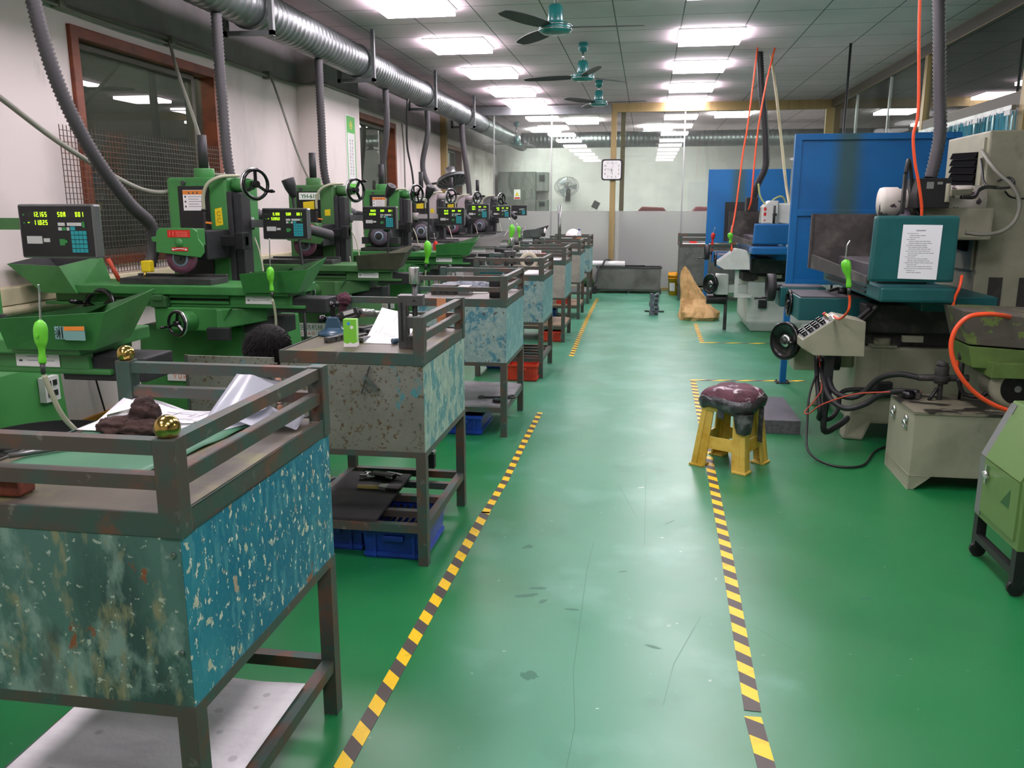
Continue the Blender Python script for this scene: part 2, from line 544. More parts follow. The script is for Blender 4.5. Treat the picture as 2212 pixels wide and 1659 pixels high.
def ceiling_material():
    m = mat('ceiling_tile', '#f0dbe4', 0.75, layers=[('#cdbcc4', 'noise', 0.7, 0.42, 0.72, 0.7)])
    N, Lk = m.node_tree.nodes, m.node_tree.links
    b = N['Principled BSDF']
    src = b.inputs['Base Color'].links[0].from_socket
    tc = N.new('ShaderNodeTexCoord')
    sp = N.new('ShaderNodeSeparateXYZ')
    Lk.new(tc.outputs['Object'], sp.inputs[0])
    def line(sock, off, pitch):
        a = N.new('ShaderNodeMath'); a.operation = 'ADD'; a.inputs[1].default_value = off
        q = N.new('ShaderNodeMath'); q.operation = 'PINGPONG'; q.inputs[1].default_value = pitch / 2
        l = N.new('ShaderNodeMath'); l.operation = 'LESS_THAN'; l.inputs[1].default_value = 0.006
        Lk.new(sock, a.inputs[0]); Lk.new(a.outputs[0], q.inputs[0]); Lk.new(q.outputs[0], l.inputs[0])
        return l.outputs[0]
    mx = N.new('ShaderNodeMath'); mx.operation = 'MAXIMUM'
    Lk.new(line(sp.outputs[0], 20 * 0.645 - 0.285, 0.645), mx.inputs[0])
    Lk.new(line(sp.outputs[1], 20 * 0.645 - 7.37, 0.645), mx.inputs[1])
    mix = N.new('ShaderNodeMix'); mix.data_type = 'RGBA'
    mix.inputs[7].default_value = lin('#6a6e6c')
    Lk.new(mx.outputs[0], mix.inputs[0]); Lk.new(src, mix.inputs[6]); Lk.new(mix.outputs[2], b.inputs['Base Color'])
ceiling_material()
struct(MB().box(-3.95, 7.2, -4.2, 21.7, ZC, ZC + 0.1).build('ceiling', 'ceiling_tile'), 'grey suspended tile ceiling', 'ceiling')

mat('side_floor', '#8e8c8a', 0.5, layers=[('#767472', 'noise', 2, 0.45, 0.7)])  # for unseen grey sheets added to keep green bounce out of the neighbouring rooms
struct(MB().box(-3.8, 7.1, BY + 0.1, FY, 0.0, 0.004).build('floor', 'side_floor'), 'unseen grey floor sheet behind the back glass, added for neutral bounce light', 'floor')
struct(MB().box(RX + 0.1, 7.1, -4.2, BY + 0.1, 0.0, 0.004).build('floor', 'side_floor'), 'unseen grey floor sheet behind the right glass, added for neutral bounce light', 'floor')
# left wall with three window openings; the paint changes to grey-green above the conduit
WIN = [(5.30, 7.24, 1.1, 2.68), (10.5, 12.66, 1.1, 2.73), (15.75, 17.3, 1.1, 2.68)]
ZP = 2.79
def left_wall():
    g = MB()
    y = -4.2
    for (a, b, z0, z1) in WIN:
        g.box(WX - 0.15, WX, y, a, 0, ZP, 0)
        g.box(WX - 0.15, WX, a, b, 0, z0, 0)
        g.box(WX - 0.15, WX, a, b, z1, ZP, 0)
        y = b
    g.box(WX - 0.15, WX, y, FY, 0, ZP, 0)
    g.box(WX - 0.15, WX, -4.2, FY, ZP, ZC, 1)
    return g
struct(left_wall().build('wall_left', ['wall_paint', 'upper_paint']), 'white painted wall with sooty streaks behind the grinders', 'wall')
struct(MB().box(WX, -3.5, 9.03, 10.2, 0, ZP, 0).box(WX, -3.5, 9.03, 10.2, ZP, ZC, 1).build('wall_pillar', ['wall_paint', 'upper_paint']), 'white square pillar carrying the green poster', 'pillar')
struct(MB().box(-3.95, 7.2, -4.3, -4.2, 0, ZC).build('wall_front', 'wall_paint'))
struct(MB().box(-3.95, 7.2, FY, FY + 0.1, 0, ZC).build('wall_far', 'far_wall'), 'pale stained wall of the room behind the glass', 'wall')
struct(MB().box(7.1, 7.2, -4.2, FY, 0, ZC).build('wall_right', 'dim_wall'))
# dim corridor behind the left windows
struct(MB().box(-6.3, -6.2, -4.2, FY, 0, ZC).box(-6.3, WX - 0.15, -4.3, -4.2, 0, ZC).box(-6.3, WX - 0.15, FY, FY + 0.1, 0, ZC).box(-6.3, -3.95, -4.2, FY, -0.1, 0).box(-6.3, -3.95, -4.2, FY, ZC, ZC + 0.1).build('wall_corridor', 'dim_wall'))
struct(MB().box(WX, WX + 0.025, -4.2, 9.0, 0, 0.07).build('baseboard_left', 'ochre'))
struct(MB().box(WX, WX + 0.09, 2.0, 9.03, 0.93, 1.035).build('trim_1', 'cream_trunk', bevel=0.008), 'cream cable trunk along the left wall', 'trunking')

def window(n, y0, y1, z0, z1, label):
    t = thing('window_%d' % n, label, 'window', (WX, y0, z0))
    t['kind'] = 'structure'
    W, H = y1 - y0, z1 - z0
    g = MB()
    for a in ((0, 0.075, 0, H), (W - 0.075, W, 0, H), (0.075, W - 0.075, H - 0.075, H), (0.075, W - 0.075, 0, 0.06)):
        g.box(-0.14, 0.03, a[0], a[1], a[2], a[3])
    g.build('window_frame', 'brown_frame', t, bevel=0.006)
    g = MB()
    s = W - 0.30
    for a in ((s, s + 0.05, 0.06, H - 0.075), (0.075, s, H - 0.12, H - 0.075), (0.075, s, 0.06, 0.1), (0.075, 0.11, 0.06, H - 0.075)):
        g.box(-0.13, -0.06, a[0], a[1], a[2], a[3])
    g.build('window_sash', 'dark_post', t)
    MB().box(-0.1, -0.094, 0.075, W - 0.075, 0.06, H - 0.075).build('window_pane', 'glass_window', t)
    return t
window(1, *WIN[0], 'brown framed window behind the nearest grinders, half covered by wire mesh')
window(2, *WIN[1], 'brown framed window beyond the white pillar')
window(3, *WIN[2], 'brown framed window seen through the back glass')

def wire_guard():
    g = MB()
    y0, y1, z0, z1 = 5.02, 7.1, 1.05, 2.02
    n = int((y1 - y0) / 0.036)
    for i in range(n + 1):
        y = y0 + i * 0.036
        g.bar((-3.72, y, z0), (-3.72, y, z1), 0.004)
    for i in range(int((z1 - z0) / 0.036) + 1):
        z = z0 + i * 0.036
        g.bar((-3.716, y0 - 0.01, z), (-3.716, y1, z), 0.004)
    return g
mat('rusty_wire', '#4a4a42', 0.6, metal=0.3, layers=[('#6b3c22', 'noise', (2, 2, 2), 0.5, 0.68)])
tag(wire_guard().build('wire_mesh_guard', 'rusty_wire'), 'square wire mesh screen leaning against the brown window', 'mesh screen')

# back glazing: beige frame, clear panes above, frosted band below
def frosted():
    m = bpy.data.materials.new('frosted_glass'); m.use_nodes = True
    N, Lk = m.node_tree.nodes, m.node_tree.links
    N.remove(N['Principled BSDF'])
    tl = N.new('ShaderNodeBsdfTranslucent'); tl.inputs[0].default_value = lin('#e9ece7')
    df = N.new('ShaderNodeBsdfDiffuse'); df.inputs[0].default_value = lin('#dde1dc')
    rf = N.new('ShaderNodeBsdfRefraction'); rf.inputs['Color'].default_value = lin('#d5d9d3'); rf.inputs['IOR'].default_value = 1.12; rf.inputs['Roughness'].default_value = 0.42
    gl = N.new('ShaderNodeBsdfGlossy'); gl.inputs['Roughness'].default_value = 0.35
    a = N.new('ShaderNodeMixShader'); a.inputs[0].default_value = 0.62
    b = N.new('ShaderNodeMixShader'); b.inputs[0].default_value = 0.4
    c = N.new('ShaderNodeMixShader'); c.inputs[0].default_value = 0.06
    Lk.new(tl.outputs[0], a.inputs[1]); Lk.new(df.outputs[0], a.inputs[2])
    Lk.new(a.outputs[0], b.inputs[1]); Lk.new(rf.outputs[0], b.inputs[2])
    Lk.new(b.outputs[0], c.inputs[1]); Lk.new(gl.outputs[0], c.inputs[2])
    Lk.new(c.outputs[0], N['Material Output'].inputs[0])
    MATS['frosted_glass'] = m
frosted()
t = thing('window_4', 'tall glass back partition with a frosted lower band', 'glass partition', (0, BY, 0)); t['kind'] = 'structure'
g = MB()
g.box(-0.67, -0.57, -0.05, 0.05, 0, ZC)                         # post that carries the clock
g.box(RX - 0.12, RX, -0.05, 0.05, 0, ZC)
g.box(-0.57, RX - 0.12, -0.05, 0.05, ZC - 0.15, ZC)
g.box(WX, WX + 0.12, -0.05, 0.05, 0, ZC)
g.box(WX + 0.12, RX - 0.12, -0.03, 0.03, 0, 0.06)
g.build('partition_frame', 'beige_post', t, bevel=0.004)
MB().box(WX + 0.12, -0.67, -0.07, 0.06, ZC - 0.17, ZC - 0.02).build('header_rail', 'galv', t)
MB().box(-0.50, -0.42, 0.06, 0.14, 0, ZC - 0.1).build('door_post', 'beige_post', t)
g = MB()
for x in (-2.80, -1.74, 0.62):
    g.box(x - 0.012, x + 0.012, -0.012, 0.012, 0.06, ZC - 0.15)
g.build('glass_joint', 'alu', t)
XS = [WX + 0.12, -2.80, -1.74, -0.67, -0.57, 0.62, RX - 0.12]
for a, b in zip(XS, XS[1:]):
    if b - a < 0.2:
        continue
    MB().box(a, b, -0.003, 0.003, 1.435, ZC - 0.15).build('clear_pane', 'glass_clear', t)
    MB().box(a, b, -0.003, 0.003, 0.06, 1.435).build('frosted_pane', 'frosted_glass', t)

# right glazing
t = thing('window_5', 'long glass side partition with beige posts on the right', 'glass partition', (RX, 0, 0)); t['kind'] = 'structure'
g = MB().box(-0.04, 0.04, -4.2, BY, ZC - 0.13, ZC, 1)
for y in (-3.5, -1.0, 1.8, 4.9, 7.85, 10.55):
    g.box(-0.04, 0.04, y - 0.05, y + 0.05, 0, ZC - 0.13, 0)
g.box(-0.035, 0.035, 7.9, 10.5, 2.34, 2.46, 1)
g.build('partition_frame', ['beige_post', 'dark_post'], t, bevel=0.004)
for y in (12.1, 13.9):
    MB().box(-0.012, 0.012, y - 0.012, y + 0.012, 0, ZC - 0.13).build('glass_joint', 'alu', t)
for a, b, z0 in ((-4.2, 1.8, 1.435), (1.85, 4.85, 1.435), (4.95, 7.8, 1.435), (7.9, 10.5, 2.46), (10.6, BY, 1.435),):
    MB().box(-0.003, 0.003, a, b, z0, ZC - 0.13).build('clear_pane', 'glass_side', t)
    if z0 < 2:
        MB().box(-0.003, 0.003, a, b, 0, z0).build('frosted_pane', 'frosted_glass', t)

def strip_curtain():
    m = bpy.data.materials.new('blue_strip'); m.use_nodes = True
    b = m.node_tree.nodes['Principled BSDF']
    b.inputs['Base Color'].default_value = lin('#4fa3b8'); b.inputs['Roughness'].default_value = 0.15
    b.inputs['Transmission Weight'].default_value = 0.45; b.inputs['IOR'].default_value = 1.2
    MATS['blue_strip'] = m
    t = thing('strip_curtain', 'blue plastic strip curtain in the right partition doorway', 'curtain', (RX, 7.95, 0))
    MB().box(-0.08, -0.045, 0, 2.5, 2.31, 2.35).build('curtain_rail', 'steel', t)
    for i in range(17):
        y = 0.07 + i * 0.145
        P = [(-0.075 + 0.012 * math.sin(k * 1.1 + i) - 0.012 * (i % 2), y + 0.085 * (k - 2) , ) for k in range(5)]
        g = MB()
        for (x0, a), (x1, c) in zip(P, P[1:]):
            g.hexa([(x0 - 0.002, a, 0.03), (x0 + 0.002, a, 0.03), (x1 + 0.002, c - 0.042, 0.03), (x1 - 0.002, c - 0.042, 0.03)], [(x0 - 0.002, a, 2.30), (x0 + 0.002, a, 2.30), (x1 + 0.002, c - 0.042, 2.30), (x1 - 0.002, c - 0.042, 2.30)])
        g.build('plastic_strip', 'blue_strip', t)
        MB().box(-0.085, -0.04, y - 0.06, y + 0.06, 2.27, 2.315).build('strip_hanger', 'white', t)
strip_curtain()

# ---------------------------------------------------------------- ceiling lights
def light_panel():
    t = thing('ceiling_light', '', 'ceiling light', (0, 0, ZC), 0, 'square panel lights in the workshop ceiling')
    g = MB()
    for a in ((-0.34, 0.34, -0.34, -0.325), (-0.34, 0.34, 0.325, 0.34), (-0.34, -0.325, -0.325, 0.325), (0.325, 0.34, -0.325, 0.325)):
        g.box(a[0], a[1], a[2], a[3], -0.012, 0)
    g.build('light_frame', 'white', t)
    MB().box(-0.325, 0.325, -0.325, 0.325, -0.06, -0.001).build('diffuser', 'panel_light', t)
    return t
ORD = ['nearest', 'second', 'third', 'fourth', 'fifth']
lp = light_panel()
first = True
for side, x, nm in (('left', -2.14, 'left'), ('right', 0.61, 'right')):
    ys = (7.78, 9.72, 11.67, 13.6, 15.1) if side == 'left' else (7.5, 9.64, 11.57, 13.5, 15.2)
    for k, y in enumerate(ys):
        lab = 'glowing square panel light, %s one in view of the %s ceiling row' % (ORD[k], nm)
        if first:
            lp.location = (x, y, ZC); lp['label'] = lab; first = False
        else:
            dup(lp, (x, y, ZC), label=lab)
    for y in (5.75, 3.8, 1.85, -0.1, -2.05):
        dup(lp, (x, y, ZC), label='glowing square panel light of the %s ceiling row, above the camera' % nm)
rl = None
ROOMS = [(-1.4, 18.3, 'lone square panel light in the room behind the back glass'), (1.6, 17.4, 'panel light behind the glass above the far blue screen'), (4.0, 11.35, 'panel light behind the right glass, nearest the orange air hose'), (4.9, 15.0, 'panel light behind the right glass, low and furthest along'),
         (4.0, 7.3, 'panel light behind the right glass, out past the big corrugated hose'), (5.0, 3.0, 'panel light in the side room beyond the frame'), (-5.0, 8.0, 'added fill panel in the corridor behind the left window'), (-5.0, 14.5, 'added fill panel in the corridor beyond the pillar'), (-5.0, 5.0, 'added fill panel in the corridor nearest the camera'), (-5.0, 10.2, 'added fill panel in the corridor behind the pillar'), (-5.0, 12.2, 'added fill panel in the corridor past the pillar'), (-5.0, 6.6, 'added fill panel in the corridor right behind the mesh window'), (-2.4, 20.3, 'panel light behind the glass above the wall fan'), (5.2, 12.6, 'added fill panel deep in the side room behind the blue screen'), (5.6, 8.6, 'added fill panel in the side room, behind the strip curtain'), (4.2, 13.6, 'added fill panel in the side room beside the far screen'), (5.6, 10.3, 'added fill panel in the side room, far from the glass'), (0.2, 19.9, 'panel light behind the glass, hidden beyond the cross duct')]  # corridor panels and the deeper side-room panels are added to brighten those rooms
for x, y, lab in ROOMS:
    r = dup(lp, (x, y, ZC), label=lab, group='panel lights of the neighbouring rooms')
    for c in kids(r):
        if c.name.startswith('diffuser'):
            c.data = c.data.copy(); c.data.materials[0] = MATS['room_light']

# ---------------------------------------------------------------- ceiling fans
mat('fan_teal', '#1f7c7a', 0.3, coat=0.3)
mat('fan_blade', '#2c2f31', 0.5)
def ceiling_fan(x, y, a0, label, drop=0.40, teal='fan_teal', blade='fan_blade'):
    t = thing('ceiling_fan', label, 'fan', (x, y, ZC), 0, 'ceiling fans along the aisle')
    MB().lathe([(0, 0), (0.05, 0), (0.055, -0.05), (0.04, -0.095), (0.012, -0.1), (0, -0.1)]).build('canopy', teal, t)
    MB().cyl((0, 0, -0.09), (0, 0, -drop + 0.16), 0.012).build('rod', 'bright_steel', t)
    MB().lathe([(0, -drop + 0.17), (0.045, -drop + 0.17), (0.058, -drop + 0.15), (0.062, -drop + 0.05), (0.06, -drop + 0.03), (0, -drop + 0.03)]).build('motor_housing', teal, t)
    g = MB().lathe([(0, -drop + 0.035), (0.11, -drop + 0.03), (0.13, -drop + 0.015), (0.13, -drop - 0.025), (0.10, -drop - 0.045), (0, -drop - 0.05)])
    h = g.build('hub', teal, t)
    MB().torus((0, 0, -drop + 0.012), (0, 0, 1), 0.13, 0.005).torus((0, 0, -drop - 0.02), (0, 0, 1), 0.13, 0.005).build('chrome_band', 'bright_steel', h)
    for k in range(3):
        a = math.radians(a0 + 120 * k)
        u, v = V((math.cos(a), math.sin(a), 0)), V((-math.sin(a), math.cos(a), 0.16)).normalized()
        g = MB()
        n, prev = 10, None
        o = V((0, 0, -drop))
        up = u.cross(v) * 0.003
        for i in range(n + 1):
            s = 0.1 + 0.6 * i / n
            w_ = (0.025 if i == 0 else 0.055 + 0.022 * math.sin(PI * min(1, i / n * 1.1))) * (1 if i < n else 0.6)
            q = [o + u * s - v * w_ - up, o + u * s + v * w_ - up, o + u * s + v * w_ + up, o + u * s - v * w_ + up]
            if prev:
                g.add(prev + q, [(0, 1, 5, 4), (1, 2, 6, 5), (2, 3, 7, 6), (3, 0, 4, 7)])
            prev = q
        g.add(prev, [(0, 1, 2, 3)])
        g.build('blade', blade, t)
    return t
ceiling_fan(-0.76, 7.0, 2, 'teal ceiling fan with dark blades, nearest the camera', 0.41)
ceiling_fan(-0.76, 9.9, -72, 'middle teal ceiling fan of the three over the aisle', 0.36)
ceiling_fan(-0.74, 12.75, -8, 'teal ceiling fan nearest the back glass, inside the workshop', 0.31)
ceiling_fan(-2.83, 18.5, 185, 'bright teal ceiling fan on a long rod behind the back glass', 0.46, blade='alu')

# ---------------------------------------------------------------- spiral duct, brackets, hoses
def duct(name, p, q, r, label, step=0.09):
    d = V(q) - V(p)
    L = d.length
    prof = [(0, 0), (r, 0)]
    s = step
    while s < L:
        prof += [(r, s - 0.012), (r + 0.0045, s - 0.004), (r + 0.0045, s + 0.004), (r, s + 0.012)]
        s += step
    prof += [(r, L), (0, L)]
    return tag(MB().lathe(prof, p, d, 28).build(name, 'galv'), label, 'duct')
DX, DZ, DR = -3.05, 3.0, 0.155
duct('ventilation_duct', (DX, -4.1, DZ), (DX, BY - 0.01, DZ), DR, 'long galvanised spiral duct under the ceiling on the left')
duct('ventilation_duct', (DX, BY + 0.01, DZ), (DX, 20.9, DZ), DR, 'duct running on toward the far wall behind the back glass')
duct('cross_duct', (-2.85, 19.4, 2.98), (6.9, 19.4, 2.98), 0.17, 'crosswise spiral duct behind the back glass')
for k, y in enumerate((6.4, 8.85, 11.5, 14.1, 3.9)):
    g = MB()
    g.box(DX + 0.17, DX + 0.205, y - 0.02, y + 0.02, DZ - 0.22, ZC)
    g.box(DX - 0.205, DX + 0.205, y - 0.02, y + 0.02, DZ - 0.215, DZ - 0.18)
    g.box(DX - 0.205, DX - 0.17, y - 0.02, y + 0.02, DZ - 0.215, DZ - 0.02)
    g.torus((DX, y, DZ), (0, 1, 0), DR + 0.008, 0.007, 28, 6)
    tag(g.build('duct_bracket', 'galv_dark'), ['steel hanger cradling the duct above the mesh window', 'steel duct hanger beside the white pillar', 'steel duct hanger beyond the pillar, over the third grinder', 'steel duct hanger nearest the back glass', 'duct hanger above the nearest grinder, outside the frame'][k], 'bracket', 'hangers of the left duct')

HG = 'corrugated extraction hoses hanging from the left duct'
def hose(pts, r, label, group=HG, m='hose_grey', pitch=0.026, n=14, name='extraction_hose', cat='hose', ribs=0.11):
    return tag(MB().tube(pts, r, n, ribs=ribs, pitch=pitch, seg=8).build(name, m), label, cat, group)
hose([(DX, 4.05, DZ - DR), (-3.07, 4.05, 2.55), (-3.06, 4.15, 2.15), (-3.02, 4.32, 1.8), (-2.98, 4.55, 1.53), (-2.96, 4.72, 1.40), (-2.975, 4.76, 1.26), (-3.0, 4.74, 1.15)], 0.036, 'thick grey corrugated hose sweeping down to the nearest wheel guard', pitch=0.022)
hose([(DX, 5.9, DZ - DR), (DX, 5.9, 2.3), (DX + 0.02, 5.9, 1.75), (DX + 0.1, 5.95, 1.5), (DX + 0.4, 6.2, 1.36), (DX + 0.55, 6.5, 1.28)], 0.037, 'straight grey hose dropping behind the tall green grinder with the orange sticker')
hose([(DX, 7.8, DZ - DR), (DX, 7.8, 2.3), (DX, 7.85, 1.75), (DX + 0.12, 8.0, 1.5), (DX + 0.45, 8.3, 1.3)], 0.037, 'straight grey hose dropping in front of the white pillar')
hose([(DX, 9.85, DZ - DR), (DX, 9.85, 2.4), (DX - 0.09, 9.9, 1.9), (DX - 0.08, 9.9, 1.55), (DX + 0.1, 10.1, 1.3)], 0.036, 'grey hose just beyond the pillar, slanting to the third grinder')
hose([(DX, 11.75, DZ - DR), (DX, 11.75, 2.5), (DX - 0.08, 11.75, 2.1), (DX - 0.02, 11.75, 1.85), (DX + 0.14, 11.7, 1.68), (DX + 0.2, 11.65, 1.4)], 0.037, 'grey hose bowing out above the pinkish grinder')
hose([(DX, 14.0, DZ - DR), (DX + 0.02, 14.0, 2.5), (DX + 0.1, 14.0, 1.9), (DX + 0.14, 14.0, 1.4)], 0.045, 'last grey hose, nearest the back glass')

# wall conduit and drop cables
def conduit():
    g = MB()
    g.tube([(WX + 0.03, y, 2.79 + 0.012 * math.sin(y * 2.1)) for y in [-4 + 0.65 * k for k in range(20)]] + [(WX + 0.03, 9.0, 2.8), (-3.47, 9.0, 2.8), (-3.47, 9.2, 2.8), (-3.46, 10.4, 2.81)], 0.014, 8, seg=4)
    g.tube([(WX + 0.05, y, 2.765 + 0.016 * math.sin(y * 1.7 + 1)) for y in [-4 + 0.65 * k for k in range(20)]], 0.009, 8, seg=4)
    for y in (1.2, 3.5, 5.2, 6.5, 8.25):
        g.box(WX, WX + 0.07, y - 0.03, y + 0.03, 2.75, 2.82)
    return g
tag(conduit().build('wall_conduit', 'cable_grey', None), 'bundle of cables clipped along the top of the left wall', 'cable')
tag(MB().tube([(WX + 0.04, 10.25, 2.79), (WX + 0.04, 12.0, 2.8), (WX + 0.04, 13.5, 2.78), (WX + 0.04, 15.5, 2.8)], 0.013).build('wall_conduit', 'cable_grey'), 'cable clipped along the wall beyond the pillar', 'cable')
def cable(pts, r, m, label, name='power_cable', group=None):
    return tag(MB().tube(pts, r, 8, seg=8).build(name, m), label, 'cable', group)
CG = 'cables dropping to the grinders'
cable([(-3.76, 2.55, 2.8), (-3.72, 3.3, 2.55), (-3.5, 4.0, 2.2), (-3.35, 4.5, 1.87), (-3.2, 4.85, 1.66), (-3.12, 5.05, 1.595), (-3.08, 5.25, 1.62), (-2.98, 5.45, 1.71), (-2.85, 5.5, 1.71)], 0.016, 'cable_grey', 'grey cable looping from the left edge to the tall green grinder', group=CG)
cable([(-3.75, 6.46, 2.78), (-3.6, 6.3, 2.5), (-3.35, 6.05, 2.1), (-3.2, 5.9, 1.8), (-3.12, 5.75, 1.65)], 0.013, 'cable_grey', 'grey cable dropping across the brown window to the tall grinder', group=CG)
cable([(-3.75, 8.29, 2.78), (-3.6, 8.15, 2.5), (-3.3, 7.8, 2.0), (-3.05, 7.5, 1.72), (-2.9, 7.4, 1.66)], 0.011, 'cable_grey', 'thin cable dropping to the second grinder in front of the pillar', group=CG)
cable([(-3.75, 12.9, 2.75), (-3.74, 12.95, 2.3), (-3.74, 12.95, 1.2)], 0.012, 'cable_grey', 'grey cable hanging straight down beside the second window', group=CG)
cable([(-3.0, 10.6, 2.83), (-3.05, 10.7, 2.3), (-3.0, 10.75, 1.9), (-2.95, 10.7, 1.3)], 0.013, 'black', 'thin black cable hanging below the duct', group=CG)
cable([(WX + 0.02, 5.15, 0.55), (WX + 0.025, 5.2, 0.3), (WX + 0.03, 5.25, 0.08)], 0.006, 'black', 'thin black cable running down the wall to the ochre skirting', group=CG)
cable([(WX + 0.1, 2.6, 0.9), (WX + 0.1, 5.0, 0.9), (WX + 0.1, 7.5, 0.9)], 0.028, 'cream_trunk', 'cream pipe running under the wall trunk', name='wall_pipe')

# ---------------------------------------------------------------- poster on the pillar
mat('poster_green', '#3aa82e', 0.5)
mat('poster_light', '#5fc83c', 0.5)
def poster():
    X = -3.5
    t = thing('wall_poster', 'tall narrow green and white poster on the white pillar', 'poster', (X, 9.69, 1.66))
    g = MB().box(0.008, 0.0095, 0.02, 0.31, 0.70, 0.89).box(0.008, 0.0095, 0.02, 0.04, 0.1, 0.70).box(0.008, 0.0095, 0.29, 0.31, 0.1, 0.70).box(0.008, 0.0095, 0.02, 0.31, 0.0, 0.12, 1)
    g.build('green_border', ['poster_green', 'poster_light'], t)
    g = MB().cyl((0.0095, 0.165, 0.79), (0.0105, 0.165, 0.79), 0.045, n=24, mi=0).cyl((0.0105, 0.165, 0.79), (0.011, 0.165, 0.79), 0.033, n=24, mi=1).cyl((0.011, 0.165, 0.79), (0.0115, 0.165, 0.79), 0.02, n=16, mi=0)
    g.build('emblem', ['yellow', 'poster_green'], t)
    g = MB().box(0, 0.008, 0, 0.32, 0, 0.9)
    r = random.Random(3)
    for col in (0.12, 0.2):
        for k in range(11):
            z = 0.62 - k * 0.038
            for j in range(3):
                g.box(0.008, 0.0092, col + r.uniform(-0.012, 0.0), col + r.uniform(0.006, 0.024), z - j * 0.009, z - j * 0.009 + 0.005, 1)
    g.build('board', ['white', 'ink'], t)
poster()

# ---------------------------------------------------------------- wall clock
def clock():
    t = thing('wall_clock', 'square grey rimmed wall clock on the beige post', 'clock', (-0.64, BY - 0.06, 2.16))
    g = MB()
    r, R = 0.145, 0.185
    def rr(s, c, n=5):
        P = []
        for cx_, cz_, a in ((s - c, s - c, 0), (-s + c, s - c, 90), (-s + c, -s + c, 180), (s - c, -s + c, 270)):
            for k in range(n + 1):
                an = math.radians(a + 90 * k / n)
                P.append((cx_ + c * math.cos(an), cz_ + c * math.sin(an)))
        return P
    MB().prism(rr(0.185, 0.05), (0, 0, 0), (1, 0, 0), (0, 0, 1), (0, -0.035, 0)).build('case', 'charcoal', t, bevel=0.006)
    g = MB().prism(rr(0.160, 0.035), (0, -0.035, 0), (1, 0, 0), (0, 0, 1), (0, -0.003, 0))
    for k in range(1, 13):
        a = math.radians(90 - 30 * k)
        m = 0.122 / max(abs(math.cos(a)), abs(math.sin(a)))
        m = min(m, 0.142)
        g.text(str(k), 0.034, (m * math.cos(a), -0.0385, m * math.sin(a) - 0.017), (1, 0, 0), (0, 0, 1), mi=1, align='CENTER')
    g.build('dial', ['white', 'black'], t)
    for nm, ang, L, w_ in (('hour_hand', 90 - 173, 0.085, 0.007), ('minute_hand', 90 - 284, 0.115, 0.005), ('second_hand', 90 - 16, 0.12, 0.002)):
        a = math.radians(ang)
        MB().bar((-0.02 * math.cos(a), -0.041, -0.02 * math.sin(a)), (L * math.cos(a), -0.041, L * math.sin(a)), w_, 0.002).build(nm, 'black', t)
clock()

# ---------------------------------------------------------------- things behind the glass
mat('cabinet_grey', '#6b6f6a', 0.6, layers=[('#545853', 'noise', (3, 3, 0.6), 0.45, 0.7), ('#9a9d97', 'noise', (5, 5, 0.5), 0.68, 0.76, 0.5)])
t = thing('electrical_cabinet', 'large dusty grey cabinet with a warning sign behind the glass', 'cabinet', (-3.71, 21.2, 0.6))
MB().box(0, 0.95, 0, 0.28, 0, 1.77).build('body', 'cabinet_grey', t, bevel=0.01)
MB().box(0.05, 0.90, -0.012, 0, 0.06, 1.71).build('cabinet_door', 'cabinet_grey', t, bevel=0.004)
g = MB().box(0.41, 0.57, -0.018, -0.012, 1.10, 1.34, 0).prism([(0.44, 1.18), (0.54, 1.18), (0.49, 1.29)], (0, -0.018, 0), (1, 0, 0), (0, 0, 1), (0, -0.003, 0), 1).box(0.42, 0.56, -0.02, -0.018, 1.11, 1.15, 2)
g.build('warning_sign', ['white', 'yellow', 'red'], t)
for z, h, lab in ((1.9, 0.46, 'upper small grey meter box beside the dusty cabinet'), (1.36, 0.33, 'lower small grey meter box beside the dusty cabinet')):
    t = thing('meter_box', lab, 'meter box', (-2.75, 21.25, z), 0, 'meter boxes on the far wall')
    MB().box(0, 0.3, 0, 0.24, 0, h).build('body', 'cabinet_grey', t, bevel=0.008)
    MB().box(0.08, 0.22, -0.01, 0, h * 0.5, h * 0.85).build('meter_window', 'charcoal', t)
t = thing('wall_fan', 'round wall fan in a wire cage behind the back glass', 'fan', (-1.97, 21.1, 2.0))
tilt = Matrix.Rotation(math.radians(-38), 3, 'X')
ax = tilt @ V((0, -1, 0))
g = MB()
for k in range(36):
    a = 2 * PI * k / 36
    pts = [tilt @ V((r_ * math.cos(a), -d_, r_ * math.sin(a))) for r_, d_ in ((0.04, 0.12), (0.18, 0.11), (0.29, 0.05), (0.3, 0.0), (0.2, -0.08))]
    g.tube(pts, 0.003, 4, smooth=False)
for r_, d_ in ((0.3, 0.0), (0.22, 0.1), (0.12, 0.115), (0.2, -0.08)):
    g.torus(tilt @ V((0, -d_, 0)), ax, r_, 0.004, 32, 5)
g.build('cage', 'galv_dark', t)
g = MB()
for k in range(3):
    a = 2 * PI * k / 3
    c_, s_ = math.cos(a), math.sin(a)
    P = [V((0.03 * c_ - q * 0.02 * s_, 0, 0.03 * s_ + q * 0.02 * c_)) for q in (-1, 1)] + [V((0.25 * c_ - q * 0.12 * s_, 0.04 * q, 0.25 * s_ + q * 0.12 * c_)) for q in (1, -1)]
    g.add([tilt @ (p + V((0, 0, 0))) for p in P] + [tilt @ (p + V((0, 0.004, 0))) for p in P], [(0, 1, 2, 3), (7, 6, 5, 4), (0, 4, 5, 1), (1, 5, 6, 2), (2, 6, 7, 3), (3, 7, 4, 0)])
g.build('blades', 'galv', t)
MB().cyl(tilt @ V((0, 0.03, 0)), tilt @ V((0, 0.2, 0)), 0.07, 0.05).cyl(tilt @ V((0, -0.1, 0)), tilt @ V((0, -0.125, 0)), 0.04).build('motor', 'dark_steel', t)
